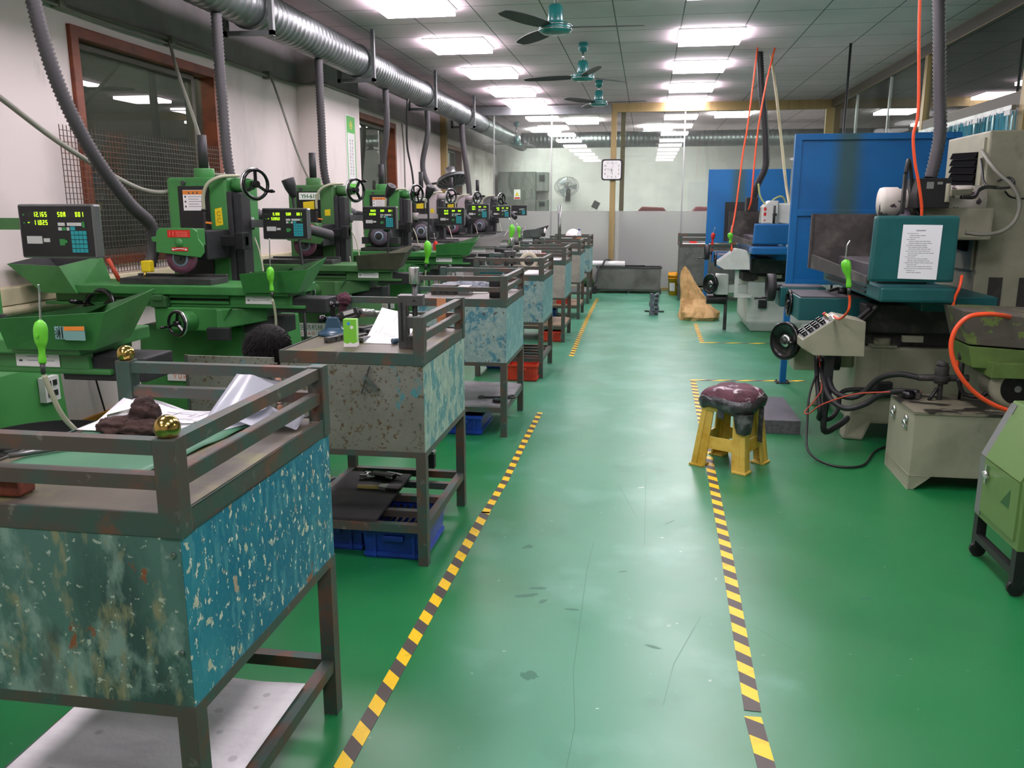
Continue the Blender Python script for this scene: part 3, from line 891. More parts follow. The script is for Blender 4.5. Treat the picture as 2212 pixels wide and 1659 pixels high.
MB().tube([tilt @ V((0, 0.18, 0)), (0, 0.33, 0.0), (0, 0.39, -0.15)], 0.025).box(-0.06, 0.06, 0.36, 0.40, -0.35, -0.05).build('wall_arm', 'dark_steel', t)
t = thing('flood_lamp', 'small dark box lamp tilted on a wall arm behind the glass', 'lamp', (-1.25, 21.2, 1.56))
MB().obox((0, 0, 0), 0.16, 0.1, 0.18, Matrix.Rotation(math.radians(28), 3, 'Y')).build('lamp_head', 'charcoal', t, bevel=0.01)
MB().tube([(-0.02, 0.04, -0.05), (-0.14, 0.1, -0.12), (-0.2, 0.29, -0.2)], 0.012).build('lamp_arm', 'white', t)
mat('dull_red', '#7e3034', 0.6)
mat('mist_blue', '#2d4f93', 0.5)
for x, lab in ((0.1, 'dark red machine hood showing above the frosted band, left one'), (1.25, 'dark red machine hood showing above the frosted band, right one')):
    t = thing('hooded_machine', lab, 'machine', (x, 18.6, 0), 0, 'hooded machines behind the frosted glass')
    MB().box(-0.5, 0.5, -0.3, 0.4, 0, 1.3).build('body', 'm_grey', t, bevel=0.03)
    MB().prism([(-0.42, 0), (0.42, 0), (0.25, 0.2), (-0.2, 0.22)], (0, -0.3, 1.3), (1, 0, 0), (0, 0, 1), (0, 0.6, 0)).build('hood', 'dull_red', t, bevel=0.03)
t = thing('blue_locker', 'blurred blue shape behind the frosted glass', 'locker', (-0.25, 15.75, 0))
MB().box(-0.24, 0.24, 0, 0.4, 0, 1.25).build('body', 'mist_blue', t, bevel=0.02)
MB().box(-0.21, 0.21, -0.015, 0, 0.05, 1.2).build('locker_door', 'mist_blue', t)
tag(MB().box(-1.15, -0.74, 15.75, 16.1, 0, 0.9).build('cardboard_stack', 'orange_paint', bevel=0.01), 'blurred tan stack behind the frosted glass left of the post', 'box')
# ================================================================ left row: surface grinders
UX, UY, UZ = V((1, 0, 0)), V((0, 1, 0)), V((0, 0, 1))

def handwheel(parent, c, axis, R, name='handwheel', ang=20, rim='bright_steel', body='black_gloss', handle=True):
    c = V(c); x, y, d = frame_of(axis)
    g = MB().torus(c, d, R * 0.9, R * 0.11, 32, 10)
    g.cyl(c - d * R * 0.25, c + d * R * 0.18, R * 0.22, n=16)
    for k in range(3):
        a = math.radians(ang + 120 * k)
        u = x * math.cos(a) + y * math.sin(a)
        g.bar(c + u * R * 0.12, c + u * R * 0.88, R * 0.2, R * 0.14)
    h = g.build(name, body, parent)
    if rim:
        MB().torus(c - d * R * 0.12, d, R * 0.96, R * 0.10, 32, 8).build('chrome_rim', rim, h)
    if handle:
        a = math.radians(ang)
        u = x * math.cos(a) + y * math.sin(a)
        p = c + u * R * 0.86
        MB().cyl(p, p + d * R * 0.25, R * 0.06).lathe([(0, R * 0.22), (R * 0.09, R * 0.25), (R * 0.12, R * 0.55), (R * 0.1, R * 0.85), (0, R * 0.9)], p, d, 12).build('crank_handle', body, h)
    return h

def warning_sticker(parent, o, u, v, w_, h, name='warning_sticker', head='orange_paint', lines=5):
    """A printed label: coloured head band with three triangles, grey lines of small print."""
    o, u, v = V(o), V(u).normalized(), V(v).normalized()
    n = u.cross(v) * 0.0012
    g = MB().prism([(0, 0), (w_, 0), (w_, h), (0, h)], o, u, v, n, 0)
    o2 = o + n * 1.3
    g.rect(o2 + v * h * 0.78, u * w_, v * h * 0.2, 1)
    for k in range(3):
        q = o2 + n * 0.5 + u * w_ * (0.3 + 0.2 * k) + v * h * 0.81
        g.add([q - u * h * 0.06, q + u * h * 0.06, q + v * h * 0.13], [(0, 1, 2)], 3)
    for k in range(lines):
        y = h * (0.66 - 0.6 * k / lines)
        g.rect(o2 + u * w_ * 0.26 + v * y, u * w_ * (0.62 - 0.12 * (k % 2)), v * h * 0.035, 2)
        if k % 2 == 0:
            g.rect(o2 + u * w_ * 0.07 + v * (y - h * 0.03), u * w_ * 0.08, v * h * 0.09, 3)
    return g.build(name, ['white', head, 'pale_ink', 'ink'], parent)

def readout(parent, c, w_, texts, lit=True, arm=None, skew=0.0):
    """Digital readout facing the camera (-Y)."""
    c = V(c); h = w_ * 0.64; d = 0.055
    g = MB().box(c.x - w_ / 2, c.x + w_ / 2, c.y - d / 2, c.y + d / 2, c.z - h / 2, c.z + h / 2)
    body = g.build('digital_readout', 'readout_case', parent, bevel=0.01)
    y = c.y - d / 2 - 0.0012
    O = V((c.x - w_ / 2, y, c.z - h / 2))
    def at(fx, fz):
        return O + UX * w_ * fx + UZ * h * fz
    g0 = MB().box(c.x - w_ * 0.475, c.x + w_ * 0.475, y, y + 0.002, c.z - h * 0.46, c.z + h * 0.46)
    y2 = UY * -0.0008
    g = MB()
    g.rect(at(0.12, 0.76) + y2, UX * w_ * 0.29, UZ * h * 0.1).rect(at(0.12, 0.61) + y2, UX * w_ * 0.29, UZ * h * 0.1).rect(at(0.52, 0.76) + y2, UX * w_ * 0.37, UZ * h * 0.1)
    g.build('screen_window', 'lcd_off', body)
    if lit:
        g = MB()
        s = h * 0.085
        y3 = UY * -0.0016
        for k, (tx, fz) in enumerate(((texts[0], 0.768), (texts[1], 0.618))):
            n = len(tx.replace('.', ''))
            if tx.startswith('-'):
                g.seg7('-', s, at(0.13, fz) + y3, UX, UZ); tx = tx[1:]; n -= 1
            g.seg7(tx, s, at(0.405, fz) + y3 - UX * s * 0.72 * n, UX, UZ)
        g.seg7('SDM', s, at(0.535, 0.768) + y3, UX, UZ)
        g.seg7(texts[2], s, at(0.885, 0.768) + y3 - UX * s * 0.72 * len(texts[2]), UX, UZ)
        g.build('lit_digits', 'led_green', body)
    g = g0
    for i in range(5):
        for j in range(4):
            p = at(0.69 + 0.052 * j, 0.11 + 0.082 * i)
            g.box(p.x, p.x + w_ * 0.046, y - 0.004, y, p.z, p.z + h * 0.07, 1)
    p = at(0.69, 0.52)
    g.box(p.x, p.x + w_ * 0.06, y - 0.004, y, p.z, p.z + h * 0.07, 1)
    for fx, fz, fw, fh in ((0.53, 0.6, 0.09, 0.06), (0.65, 0.6, 0.19, 0.06), (0.53, 0.515, 0.045, 0.06), (0.64, 0.515, 0.035, 0.06), (0.1, 0.27, 0.2, 0.14), (0.32, 0.3, 0.08, 0.07)):
        p = at(fx, fz)
        g.box(p.x, p.x + w_ * fw, y - 0.004, y, p.z, p.z + h * fh, 2)
    for fx, fz, fw, fh in ((0.53, 0.24, 0.07, 0.12), (0.60, 0.28, 0.03, 0.06), (0.58, 0.515, 0.05, 0.06), (0.85, 0.57, 0.03, 0.11), (0.075, 0.79, 0.02, 0.03), (0.075, 0.64, 0.02, 0.03)):
        p = at(fx, fz)
        g.box(p.x, p.x + w_ * fw, y - 0.004, y, p.z, p.z + h * fh, 3)
    g.build('face_plate', ['black', 'teal_key', 'white_key', 'green_key'], body)
    if arm:
        MB().bar((arm[0], c.y + 0.03, c.z + arm[1]), (c.x - w_ * 0.1, c.y + 0.03, c.z + arm[1]), 0.045, 0.05).cyl((arm[0], c.y + 0.03, c.z + arm[1] - 0.04), (arm[0], c.y + 0.03, c.z + arm[1] + 0.04), 0.035).build('readout_arm', arm[2], parent)
    return body
mat('readout_case', '#565a58', 0.22, coat=0.4)

def tray(parent, name, m, top, bot, th=0.006, inner='m_green_dark'):
    """Open-topped sheet-metal guard: top and bottom rims as four corners each, counter-clockwise from above."""
    top, bot = [V(p) for p in top], [V(p) for p in bot]
    ct = sum(top, V()) / 4; cb = sum(bot, V()) / 4
    ti = [p + (ct - p).normalized() * th * 1.4 for p in top]
    bi = [p + (cb - p).normalized() * th * 1.4 + V((0, 0, th)) for p in bot]
    g = MB()
    for i in range(4):
        j = (i + 1) % 4
        g.quad(bot[i], bot[j], top[j], top[i], 0)
        g.quad(bi[j], bi[i], ti[i], ti[j], 1)
        g.quad(top[i], top[j], ti[j], ti[i], 0)
    g.quad(bot[3], bot[2], bot[1], bot[0], 0)
    g.quad(bi[0], bi[1], bi[2], bi[3], 1)
    return g.build(name, [m, inner], parent)

def grinder(x, y, m, label, tx=0.16, style='sticker', guard=True, ro=None, wheel='wheel_maroon', hw_ang=-30, plate=True, dk='m_green_dark', sc=1.0, brown=False, dust=True):
    t = thing('surface_grinder', label, 'grinding machine', (x, y, 0), 0, 'surface grinders along the left wall')
    t.scale = (sc, sc, sc)
    # base and saddle
    g = MB().hexa([(-0.30, -0.62, 0), (0.48, -0.62, 0), (0.48, 0.3, 0), (-0.30, 0.3, 0)], [(-0.26, -0.58, 0.78), (0.44, -0.58, 0.78), (0.44, 0.28, 0.78), (-0.26, 0.28, 0.78)])
    g.box(-0.2, 0.38, -0.2, 0.28, 0.78, 0.95)
    base = g.build('base', m, t, bevel=0.03)
    if plate:
        o = V((-0.07, -0.615, 0.435))
        g = MB().box(o.x, o.x + 0.30, o.y - 0.003, o.y + 0.02, o.z, o.z + 0.112)
        q = o + V((0, -0.004, 0))
        g.cyl(q + V((0.038, 0.0015, 0.078)), q + V((0.038, 0, 0.078)), 0.024, n=20, mi=1)
        g.text('YH', 0.018, q + V((0.038, -0.0008, 0.0715)), UX, UZ, 0, 'CENTER')
        g.text('\u6631\u6d69\u673a\u68b0', 0.037, q + V((0.075, 0, 0.06)), UX, UZ, 2)
        g.text('Y U H A O', 0.026, q + V((0.04, 0, 0.014)), UX, UZ, 1, bold=0.02)
        g.build('maker_plate', ['white', 'plate_orange', 'plate_green'], base)
    g = MB().hexa([(0.02, -0.84, 0.79), (0.42, -0.84, 0.79), (0.42, -0.3, 0.79), (0.02, -0.3, 0.79)], [(0.02, -0.84, 0.925), (0.5, -0.84, 0.925), (0.5, -0.3, 0.925), (0.02, -0.3, 0.925)])
    g.hexa([(0.42, -0.86, 0.80), (0.66, -0.70, 0.84), (0.66, -0.5, 0.84), (0.42, -0.5, 0.80)], [(0.42, -0.86, 0.92), (0.66, -0.70, 0.925), (0.66, -0.5, 0.925), (0.42, -0.5, 0.92)])
    g.cyl((0.24, -0.84, 0.85), (0.24, -0.93, 0.85), 0.062, 0.045)
    sad = g.build('saddle', m, t, bevel=0.008)
    MB().box(0.36, 0.5, -0.875, -0.84, 0.74, 0.815).build('stop_block', 'charcoal', sad, bevel=0.006)
    MB().box(0.5, 0.75, -0.7, -0.5, 0.76, 0.86).build('cover_block', 'charcoal', sad, bevel=0.006)
    handwheel(t, (0.24, -0.98, 0.85), (-0.35, -1, 0.05), 0.075, ang=200)
    MB().cyl((-0.32, -0.6, 0.90), (-0.32, -0.82, 0.90), 0.03).build('wheel_shaft', 'dark_steel', t)
    handwheel(t, (-0.32, -0.86, 0.90), (-0.25, -1, 0.22), 0.135, name='table_handwheel', ang=160, rim=None)
    # table with its guards
    g = MB().box(tx - 0.78, tx + 0.78, -0.84, -0.42, 1.0, 1.05)
    g.box(tx - 0.80, tx + 0.86, -0.80, -0.46, 0.925, 0.945).box(tx - 0.74, tx + 0.74, -0.78, -0.48, 0.945, 1.0).box(tx + 0.40, tx + 0.78, -0.80, -0.77, 0.94, 1.0)
    tab = g.build('table', m, t, bevel=0.006)
    MB().box(tx - 0.36, tx + 0.40, -0.786, -0.779, 0.946, 0.999).build('rail_recess', 'black', tab)
    g = MB().box(tx - 0.34, tx + 0.40, -0.812, -0.786, 0.980, 0.997).box(tx - 0.34, tx + 0.40, -0.812, -0.786, 0.947, 0.962)
    g.build('stop_rail', m, tab)
    g = MB().box(tx - 0.07, tx + 0.03, -0.86, -0.80, 0.925, 0.99).box(tx - 0.05, tx + 0.01, -0.87, -0.83, 0.965, 1.0)
    g.build('trip_dog', dk, tab, bevel=0.008)
    MB().box(tx + 0.66, tx + 0.98, -0.78, -0.6, 0.90, 0.985).build('way_cover', 'charcoal', tab, bevel=0.006)
    warning_sticker(tab, (tx + 0.50, -0.802, 0.95), UX, UZ, 0.17, 0.075, lines=3)
    MB().box(tx - 0.32, tx + 0.27, -0.76, -0.55, 1.05, 1.085).box(tx - 0.32, tx + 0.27, -0.57, -0.55, 1.085, 1.1).build('magnetic_chuck', 'dark_steel', tab, bevel=0.003)
    x0, x1 = tx + 0.52, tx + 0.92
    gm = 'brown_guard' if brown else m
    tray(tab, 'splash_guard', gm, [(x0, -0.90, 1.13), (x1 + 0.01, -0.90, 1.16), (x1, -0.58, 1.21), (x0 + 0.15, -0.5, 1.14)], [(x0, -0.86, 1.02), (x1 - 0.07, -0.86, 1.025), (x1 - 0.105, -0.6, 1.03), (x0, -0.5, 1.02)], inner=dk if not brown else 'brown_guard')
    x0, x1 = tx - 0.62, tx - 0.98
    tray(tab, 'splash_guard', gm, [(x1, -0.86, 1.17), (x0, -0.88, 1.16), (x0 + 0.02, -0.5, 1.20), (x1 + 0.04, -0.56, 1.21)], [(x1 + 0.22, -0.86, 1.0), (x0 + 0.08, -0.86, 1.0), (x0 + 0.08, -0.5, 1.0), (x1 + 0.22, -0.58, 1.0)], inner='charcoal')
    # column
    g = MB().box(-0.22, 0.20, -0.2, 0.24, 0.93, 1.69)
    col = g.build('column', m, t, bevel=0.022)
    MB().cyl((-0.07, 0.02, 1.69), (-0.07, 0.02, 1.755), 0.066, n=24).build('top_collar', m, col, bevel=0.006)
    MB().cyl((-0.1, -0.2, 1.655), (-0.1, -0.212, 1.655), 0.016, n=6).build('hex_bolt', 'dark_steel', col)
    MB().cyl((-0.07, 0.02, 1.75), (-0.07, 0.02, 1.97), 0.031, n=20).build('screw_cover', 'charcoal', col)
    MB().box(-0.14, 0.075, -0.208, -0.2, 1.02, 1.635).build('slide_cover', 'black', col, bevel=0.002)
    MB().box(0.2, 0.235, -0.22, -0.05, 0.93, 1.60).box(0.235, 0.29, -0.20, -0.07, 0.98, 1.585).build('way_cover', 'charcoal', col, bevel=0.006)
    if style == 'sticker':
        warning_sticker(col, (-0.105, -0.2095, 1.48), UX, UZ, 0.145, 0.13)
        g = MB().prism([(0, 0), (0.052, 0.01), (0.048, 0.12), (0, 0.11)], (0.105, -0.2005, 1.38), UX, UZ, (0, -0.001, 0), 0)
        for k in range(2):
            for j in range(9):
                a = math.radians(50 + j * 32.5)
                g.box(0.118 + k * 0.0 + 0.013 + 0.012 * math.cos(a), 0.122 + 0.013 + 0.012 * math.cos(a), -0.2022, -0.2018, 1.415 + k * 0.042 + 0.014 * math.sin(a), 1.42 + k * 0.042 + 0.014 * math.sin(a), 1)
        g.build('round_mark_sticker', ['yellow', 'black'], col)
    else:
        g = MB().box(-0.115, 0.075, -0.2095, -0.208, 1.565, 1.625, 0)
        g.text('YH-618', 0.034, (-0.02, -0.2102, 1.578), UX, UZ, 1, 'CENTER', bold=0.03)
        g.build('model_plate', ['plate_white', 'plate_green'], col)
        MB().prism([(0, 0), (0.10, 0), (0.10, 0.07), (0.0, 0.06)], (-0.08, -0.2092, 1.485), UX, UZ, (0, -0.001, 0)).build('yellow_sticker', 'yellow', col)
        MB().prism([(0, 0), (0.05, 0), (0.05, 0.055), (0.0, 0.05)], (0.11, -0.2005, 1.43), UX, UZ, (0, -0.001, 0)).build('yellow_sticker', 'yellow', col)
    MB().cyl((0.18, -0.1, 1.64), (0.33, -0.17, 1.64), 0.046, 0.042, n=20).cyl((0.33, -0.17, 1.64), (0.37, -0.19, 1.64), 0.03).build('feed_shaft', m, t)
    handwheel(t, (0.40, -0.205, 1.645), (0.86, -0.5, 0), 0.10, name='feed_handwheel', ang=hw_ang)
    # spindle head, wheel and guard
    MB().box(-0.02, 0.2, -0.5, -0.2, 1.18, 1.36).cyl((0.09, -0.62, 1.2), (0.09, -0.5, 1.2), 0.05).build('spindle_head', 'charcoal', t, bevel=0.01)
    g = MB().lathe([(0.03, 0), (0.093, 0), (0.093, 0.03), (0.03, 0.03), (0.03, 0)], (0.09, -0.60, 1.2), (0, -1, 0), 36)
    wh = g.build('grinding_wheel', wheel, t)
    MB().lathe([(0.036, 0), (0.052, 0), (0.052, 0.003), (0.036, 0.003)], (0.09, -0.63, 1.2), (0, -1, 0), 32).build('blotter_ring', 'blotter', wh)
    MB().cyl((0.09, -0.63, 1.2), (0.09, -0.64, 1.2), 0.038).cyl((0.09, -0.64, 1.2), (0.09, -0.655, 1.2), 0.014, n=6).build('wheel_nut', 'dark_steel', wh)
    if guard:
        P = [(-0.075, 0.02), (0.21, -0.01), (0.235, 0.02), (0.235, 0.06), (0.205, 0.10), (0.2, 0.145), (0.17, 0.165), (-0.04, 0.165), (-0.06, 0.15), (-0.07, 0.115), (-0.10, 0.11), (-0.095, 0.085), (-0.07, 0.08)]
        P = [(a, b) for a, b in P]
        gd = MB().prism(P, (0.03, -0.665, 1.215), UX, UZ, (0, 0.012, 0)).prism([(-0.05, 0.06), (0.19, 0.06), (0.19, 0.16), (-0.03, 0.16)], (0.03, -0.655, 1.215), UX, UZ, (0, 0.10, 0)).sphere((0.11, -0.665, 1.292), 0.027, sq=(1, 0.5, 1)).build('wheel_guard', m, t, bevel=0.004)
        g = MB().box(0.04, 0.185, -0.667, -0.665, 1.325, 1.368, 0)
        for k in range(3):
            g.box(0.095, 0.17, -0.668, -0.667, 1.332 + 0.011 * k, 1.335 + 0.011 * k, 1)
        g.box(0.053, 0.056, -0.668, -0.667, 1.335, 1.36, 1).box(0.075, 0.078, -0.668, -0.667, 1.335, 1.36, 1)
        g.box(0.06, 0.165, -0.667, -0.665, 1.243, 1.266, 0)
        for k in range(7):
            a = 0.072 + k * 0.0115
            g.box(a, a + 0.012, -0.668, -0.667, 1.2505 + 0.006 * math.sin(PI * k / 6), 1.255 + 0.006 * math.sin(PI * k / 6), 2)
        for sx, s in ((0.072, -1), (0.15, 1)):
            g.add([(sx, -0.668, 1.246), (sx, -0.668, 1.262), (sx + s * 0.012, -0.668, 1.252)], [(0, 1, 2)], 2)
        g.build('red_warning_labels', ['red', 'sticker_pink', 'white'], gd)
    else:
        MB().lathe([(0.055, 0), (0.125, 0), (0.125, 0.09), (0.055, 0.09)], (0.09, -0.52, 1.2), (0, -1, 0), 36).box(-0.11, 0.29, -0.6, -0.5, 1.12, 1.19).build('wheel_guard', 'charcoal', t)
    g = MB().box(0.19, 0.36, -0.32, -0.27, 1.255, 1.325).box(0.30, 0.36, -0.34, -0.25, 1.235, 1.345).cyl((0.08, -0.33, 1.285), (0.2, -0.3, 1.29), 0.016)
    g.build('feed_bracket', 'black', t, bevel=0.008)
    MB().tube([(0.26, -0.14, 1.70), (0.17, -0.225, 1.69), (0.095, -0.25, 1.645), (0.06, -0.25, 1.57), (0.055, -0.245, 1.48)], 0.0115, 10).build('coolant_hose', 'clear_hose', t)
    MB().tube([(0.055, -0.245, 1.48), (0.056, -0.25, 1.36), (0.065, -0.27, 1.24)], 0.015, 10).cyl((0.055, -0.245, 1.475), (0.055, -0.245, 1.49), 0.018).build('coolant_nozzle', 'black', t)
    MB().bar((0.07, -0.26, 1.405), (0.115, -0.27, 1.40), 0.013).build('coolant_tap', 'orange_paint', t, bevel=0.003)
    MB().tube([(0.27, 0.0, 1.3), (0.35, -0.1, 1.2), (0.39, -0.16, 1.05), (0.34, -0.2, 0.98), (0.3, -0.15, 1.08)], 0.006, 6).build('scale_cable', 'clear_hose', t)
    if dust:
        MB().tube([(0.3, 0.1, 1.43), (0.5, 0.05, 1.40), (0.62, -0.05, 1.32)], 0.04, 12, ribs=0.04, pitch=0.02).build('dust_tube', 'charcoal', t)
    MB().torus((0.53, -0.72, 0.66), (0.3, -1, 0), 0.03, 0.006, 20, 6).build('hook_ring', 'dark_steel', t)
    if ro:
        readout(t, ro[0], ro[1], ro[2:5], lit=ro[5], arm=ro[6])
    return t
mat('plate_orange', '#e06a35', 0.5); mat('plate_green', '#1f5a38', 0.5); mat('plate_white', '#dfe8dd', 0.5); mat('sticker_pink', '#e88a7c', 0.5)
mat('sticker_blue', '#6f9a94', 0.5); mat('rust_red', '#b5432c', 0.6)
mat('brown_guard', '#4b4a3c', 0.55, layers=[('#37352c', 'noise', 5, 0.45, 0.7)])

# readout centres are local to each grinder
gr = [
 grinder(-3.30, 3.40, 'm_green', 'green grinder cut off by the left edge of the photo, its readout showing 12.165', tx=0.61, dust=False, ro=((0.813, -0.10, 1.40), 0.357, '12.165', '-11.025', '001', True, (0.27, 0.03, 'm_olive')), hw_ang=-30),
 grinder(-2.87, 5.35, 'm_green', 'tall green grinder in front of the mesh-covered window with open maroon wheel', tx=0.08, ro=((0.54, -0.08, 1.395), 0.315, '5.180', '-53952', '001', True, (0.26, 0.0, 'm_grey')), hw_ang=-30),
 grinder(-2.86, 7.22, 'm_olive', 'darker olive-green grinder with a model plate, right in front of the white pillar', tx=0.1, style='model', ro=((0.56, -0.05, 1.41), 0.31, '0.353', '25.430', '001', True, (0.26, 0.0, 'm_grey')), hw_ang=60, brown=True),
 grinder(-2.88, 9.25, 'm_green', 'bright green grinder beyond the pillar, dark wheel hood and lamp beside it', tx=0.25, guard=False, wheel='wheel_grey', dust=False, ro=((0.69, 0.2, 1.40), 0.31, '05.12', '0.003', '002', True, (0.26, 0.0, 'm_pinkgrey')), hw_ang=-75),
 grinder(-2.96, 11.25, 'm_pinkgrey', 'first pinkish-grey grinder with yellow stickers, fourth machine past the mesh window', tx=0.3, style='model', guard=False, wheel='wheel_grey', dk='m_grey', ro=((0.70, 0.1, 1.445), 0.31, '0005', '2.001', '014', True, (0.26, 0.0, 'm_grey')), hw_ang=20),
 grinder(-3.03, 13.35, 'm_pinkgrey', 'second pinkish-grey grinder, half hidden behind the first', tx=0.3, style='model', guard=False, wheel='wheel_maroon', dk='m_grey', ro=((0.75, 0.0, 1.43), 0.30, '0.002', '0.00', '003', True, (0.26, 0.0, 'm_grey')), hw_ang=20),
 grinder(-2.88, 14.75, 'm_grey', 'dark grey grinder nearest the back glass, its readout switched off', tx=0.35, style='model', guard=False, wheel='wheel_grey', dk='charcoal', ro=((0.66, 0.1, 1.45), 0.28, '0', '0', '0', False, (0.26, 0.0, 'm_grey')), hw_ang=-60),
]
# outlet box and oily tray on the nearest grinder
g = MB().box(0.45, 0.485, 0.10, 0.20, 0.58, 0.70)
for a, b in ((0.115, 0.655), (0.155, 0.655), (0.115, 0.605), (0.155, 0.605)):
    g.box(0.485, 0.488, a, a + 0.027, b, b + 0.027, 1)
g.build('outlet_box', ['white_key', 'black'], gr[0])
# hand symbol on the near table guard
def hand_sticker(t, x0, y, z0):
    g = MB().prism([(0, 0), (0.075, 0), (0.075, 0.048), (0, 0.045)], (x0 + 0.036, y, z0), UX, UZ, (0, -0.001, 0), 0)
    g.prism([(0, 0), (0.074, 0.002), (0.074, 0.016), (0, 0.014)], (x0 + 0.036, y - 0.0008, z0 + 0.032), UX, UZ, (0, -0.001, 0), 2)
    g.prism([(0, 0), (0.036, 0), (0.036, 0.043), (0, 0.043)], (x0, y, z0 + 0.003), UX, UZ, (0, -0.001, 0), 0)
    for k in range(6):
        a = math.radians(95 + 34 * k)
        p, q = V((x0 + 0.02, y - 0.002, z0 + 0.025)), V((x0 + 0.02 + 0.02 * math.cos(a), y - 0.002, z0 + 0.025 + 0.02 * math.sin(a)))
        g.bar(p, q, 0.004, 0.001, 1)
    g.box(x0 + 0.026, x0 + 0.030, y - 0.0025, y - 0.001, z0 + 0.006, z0 + 0.044, 1)
    g.build('hand_hazard_sticker', ['sticker_blue', 'black', 'orange_paint'], t)
hand_sticker(gr[0], 1.355, -0.906, 1.065)
# ---------------------------------------------------------------- gooseneck lamps
def lamp(x, y, z, d, label, base):
    t = thing('work_lamp', label, 'lamp', (x, y, z), 0, 'black gooseneck lamps on the grinders')
    MB().tube([base, (base[0] + 0.005, base[1], base[2] + 0.14), (0, 0, -0.06), (0, 0, 0)], 0.011, 10).build('gooseneck', 'charcoal', t)
    d = V(d).normalized()
    MB().lathe([(0, -0.03), (0.022, -0.025), (0.03, 0.0), (0.045, 0.05), (0.05, 0.11), (0.046, 0.115), (0.02, 0.11), (0, 0.1)], (0, 0, 0), d, 20).build('lamp_shade', 'charcoal', t)
    b = V(base)
    MB().cyl((b.x, b.y, 0.02 - z), b, 0.012).build('lamp_post', 'charcoal', t)
    MB().cyl((b.x, b.y, -z), (b.x, b.y, 0.02 - z), 0.09, n=24).build('lamp_foot', 'charcoal', t)
lamp(-2.635, 6.1, 1.60, (-0.25, -0.2, 1), 'black bell lamp on a gooseneck between the first two tall green grinders', (0.05, -0.02, -0.68))
lamp(-2.56, 8.24, 1.62, (0.5, -0.3, 0.8), 'black lamp head tilted right, left of the third tall grinder', (-0.02, 0.0, -0.7))
lamp(-2.37, 9.1, 1.62, (0.35, -0.2, 0.9), 'black lamp head right of the third tall grinder, near the handwheel', (-0.02, 0.05, -0.68))

# ---------------------------------------------------------------- air blow guns
def blow_gun(pts, tip, m, label, hose_pts, hose_m='clear_hose', k=1.0):
    """pts: centre line from grip end to head; tip: nozzle line; hose from the grip."""
    t = thing('air_gun', label, 'air gun', (0, 0, 0), 0, 'air blow guns hanging at the machines')
    P = smooth_path(pts, 6)
    n = len(P)
    g = MB()
    rings = []
    for i, p in enumerate(P):
        s = i / (n - 1)
        r = (0.012 + 0.005 * math.sin(s * PI * 5) * 0.3 + 0.012 * max(0, math.sin(PI * max(0, s - 0.45) / 0.55)) ) * k * (0.45 if i == n - 1 else 1)
        d = (P[min(i + 1, n - 1)] - P[max(i - 1, 0)]).normalized()
        px = (V((1, 0, 0)) - d * d.x).normalized(); py = d.cross(px)
        rings.append([p + (px * math.cos(2 * PI * j / 12) * 1.25 + py * math.sin(2 * PI * j / 12)) * r for j in range(12)])
    g.add([q for r_ in rings for q in r_], [(a * 12 + j, a * 12 + (j + 1) % 12, (a + 1) * 12 + (j + 1) % 12, (a + 1) * 12 + j) for a in range(n - 1) for j in range(12)], 0, True)
    g.add(rings[0] + rings[-1], [tuple(range(11, -1, -1)), tuple(range(12, 24))])
    b = g.build('gun_body', m, t)
    c = P[int(n * 0.72)]
    MB().cyl(c + V((0, -0.02 * k, 0)), c + V((0, -0.028 * k, 0)), 0.009 * k).build('trigger_button', m, b)
    MB().tube(tip, 0.0042 * k, 8).build('nozzle', 'bright_steel', t)
    MB().cyl(P[0], P[0] + (P[0] - P[1]).normalized() * 0.045 * k, 0.011 * k, 0.008 * k).build('coupling', 'dark_steel', t)
    MB().tube(hose_pts, 0.0075, 8, seg=8).build('air_hose', hose_m, t)
blow_gun([(-1.688, 2.1, 1.065), (-1.686, 2.1, 1.10), (-1.684, 2.1, 1.14), (-1.679, 2.1, 1.19)], [(-1.679, 2.1, 1.185), (-1.674, 2.1, 1.24), (-1.671, 2.1, 1.27), (-1.669, 2.095, 1.29)], 'lime', 'lime green air gun nearest the camera, hanging over the left edge of the front bench', [(-1.688, 2.1, 1.03), (-1.68, 2.11, 0.98), (-1.665, 2.13, 0.9), (-1.65, 2.2, 0.8), (-1.75, 2.4, 0.6)], k=0.7)
blow_gun([(-2.036, 4.36, 1.045), (-2.038, 4.36, 1.085), (-2.04, 4.36, 1.13), (-2.038, 4.36, 1.18)], [(-2.038, 4.36, 1.175), (-2.037, 4.36, 1.23), (-2.035, 4.36, 1.29), (-2.033, 4.36, 1.334)], 'lime', 'lime green air gun hanging in front of the tall green grinder table', [(-2.036, 4.36, 1.0), (-2.034, 4.38, 0.92), (-2.05, 4.40, 0.82), (-2.12, 4.42, 0.68), (-2.2, 4.48, 0.5)], k=0.75)
blow_gun([(-2.168, 8.2, 0.95), (-2.16, 8.2, 1.0), (-2.15, 8.2, 1.08), (-2.153, 8.2, 1.174)], [(-2.153, 8.2, 1.17), (-2.16, 8.2, 1.24), (-2.166, 8.2, 1.31)], 'lime', 'lime green air gun beside the red one over the third grinder', [(-2.17, 8.2, 0.92), (-2.185, 8.2, 0.8), (-2.2, 8.2, 0.7)], k=1.4)
blow_gun([(-2.219, 8.8, 0.93), (-2.22, 8.8, 1.0), (-2.221, 8.8, 1.08), (-2.219, 8.8, 1.15)], [(-2.219, 8.8, 1.14), (-2.228, 8.8, 1.19), (-2.236, 8.8, 1.23)], 'red', 'red air gun beside the lime green one over the third grinder', [(-2.22, 8.8, 0.9), (-2.2, 8.8, 0.8), (-2.19, 8.8, 0.7)], k=0.9)
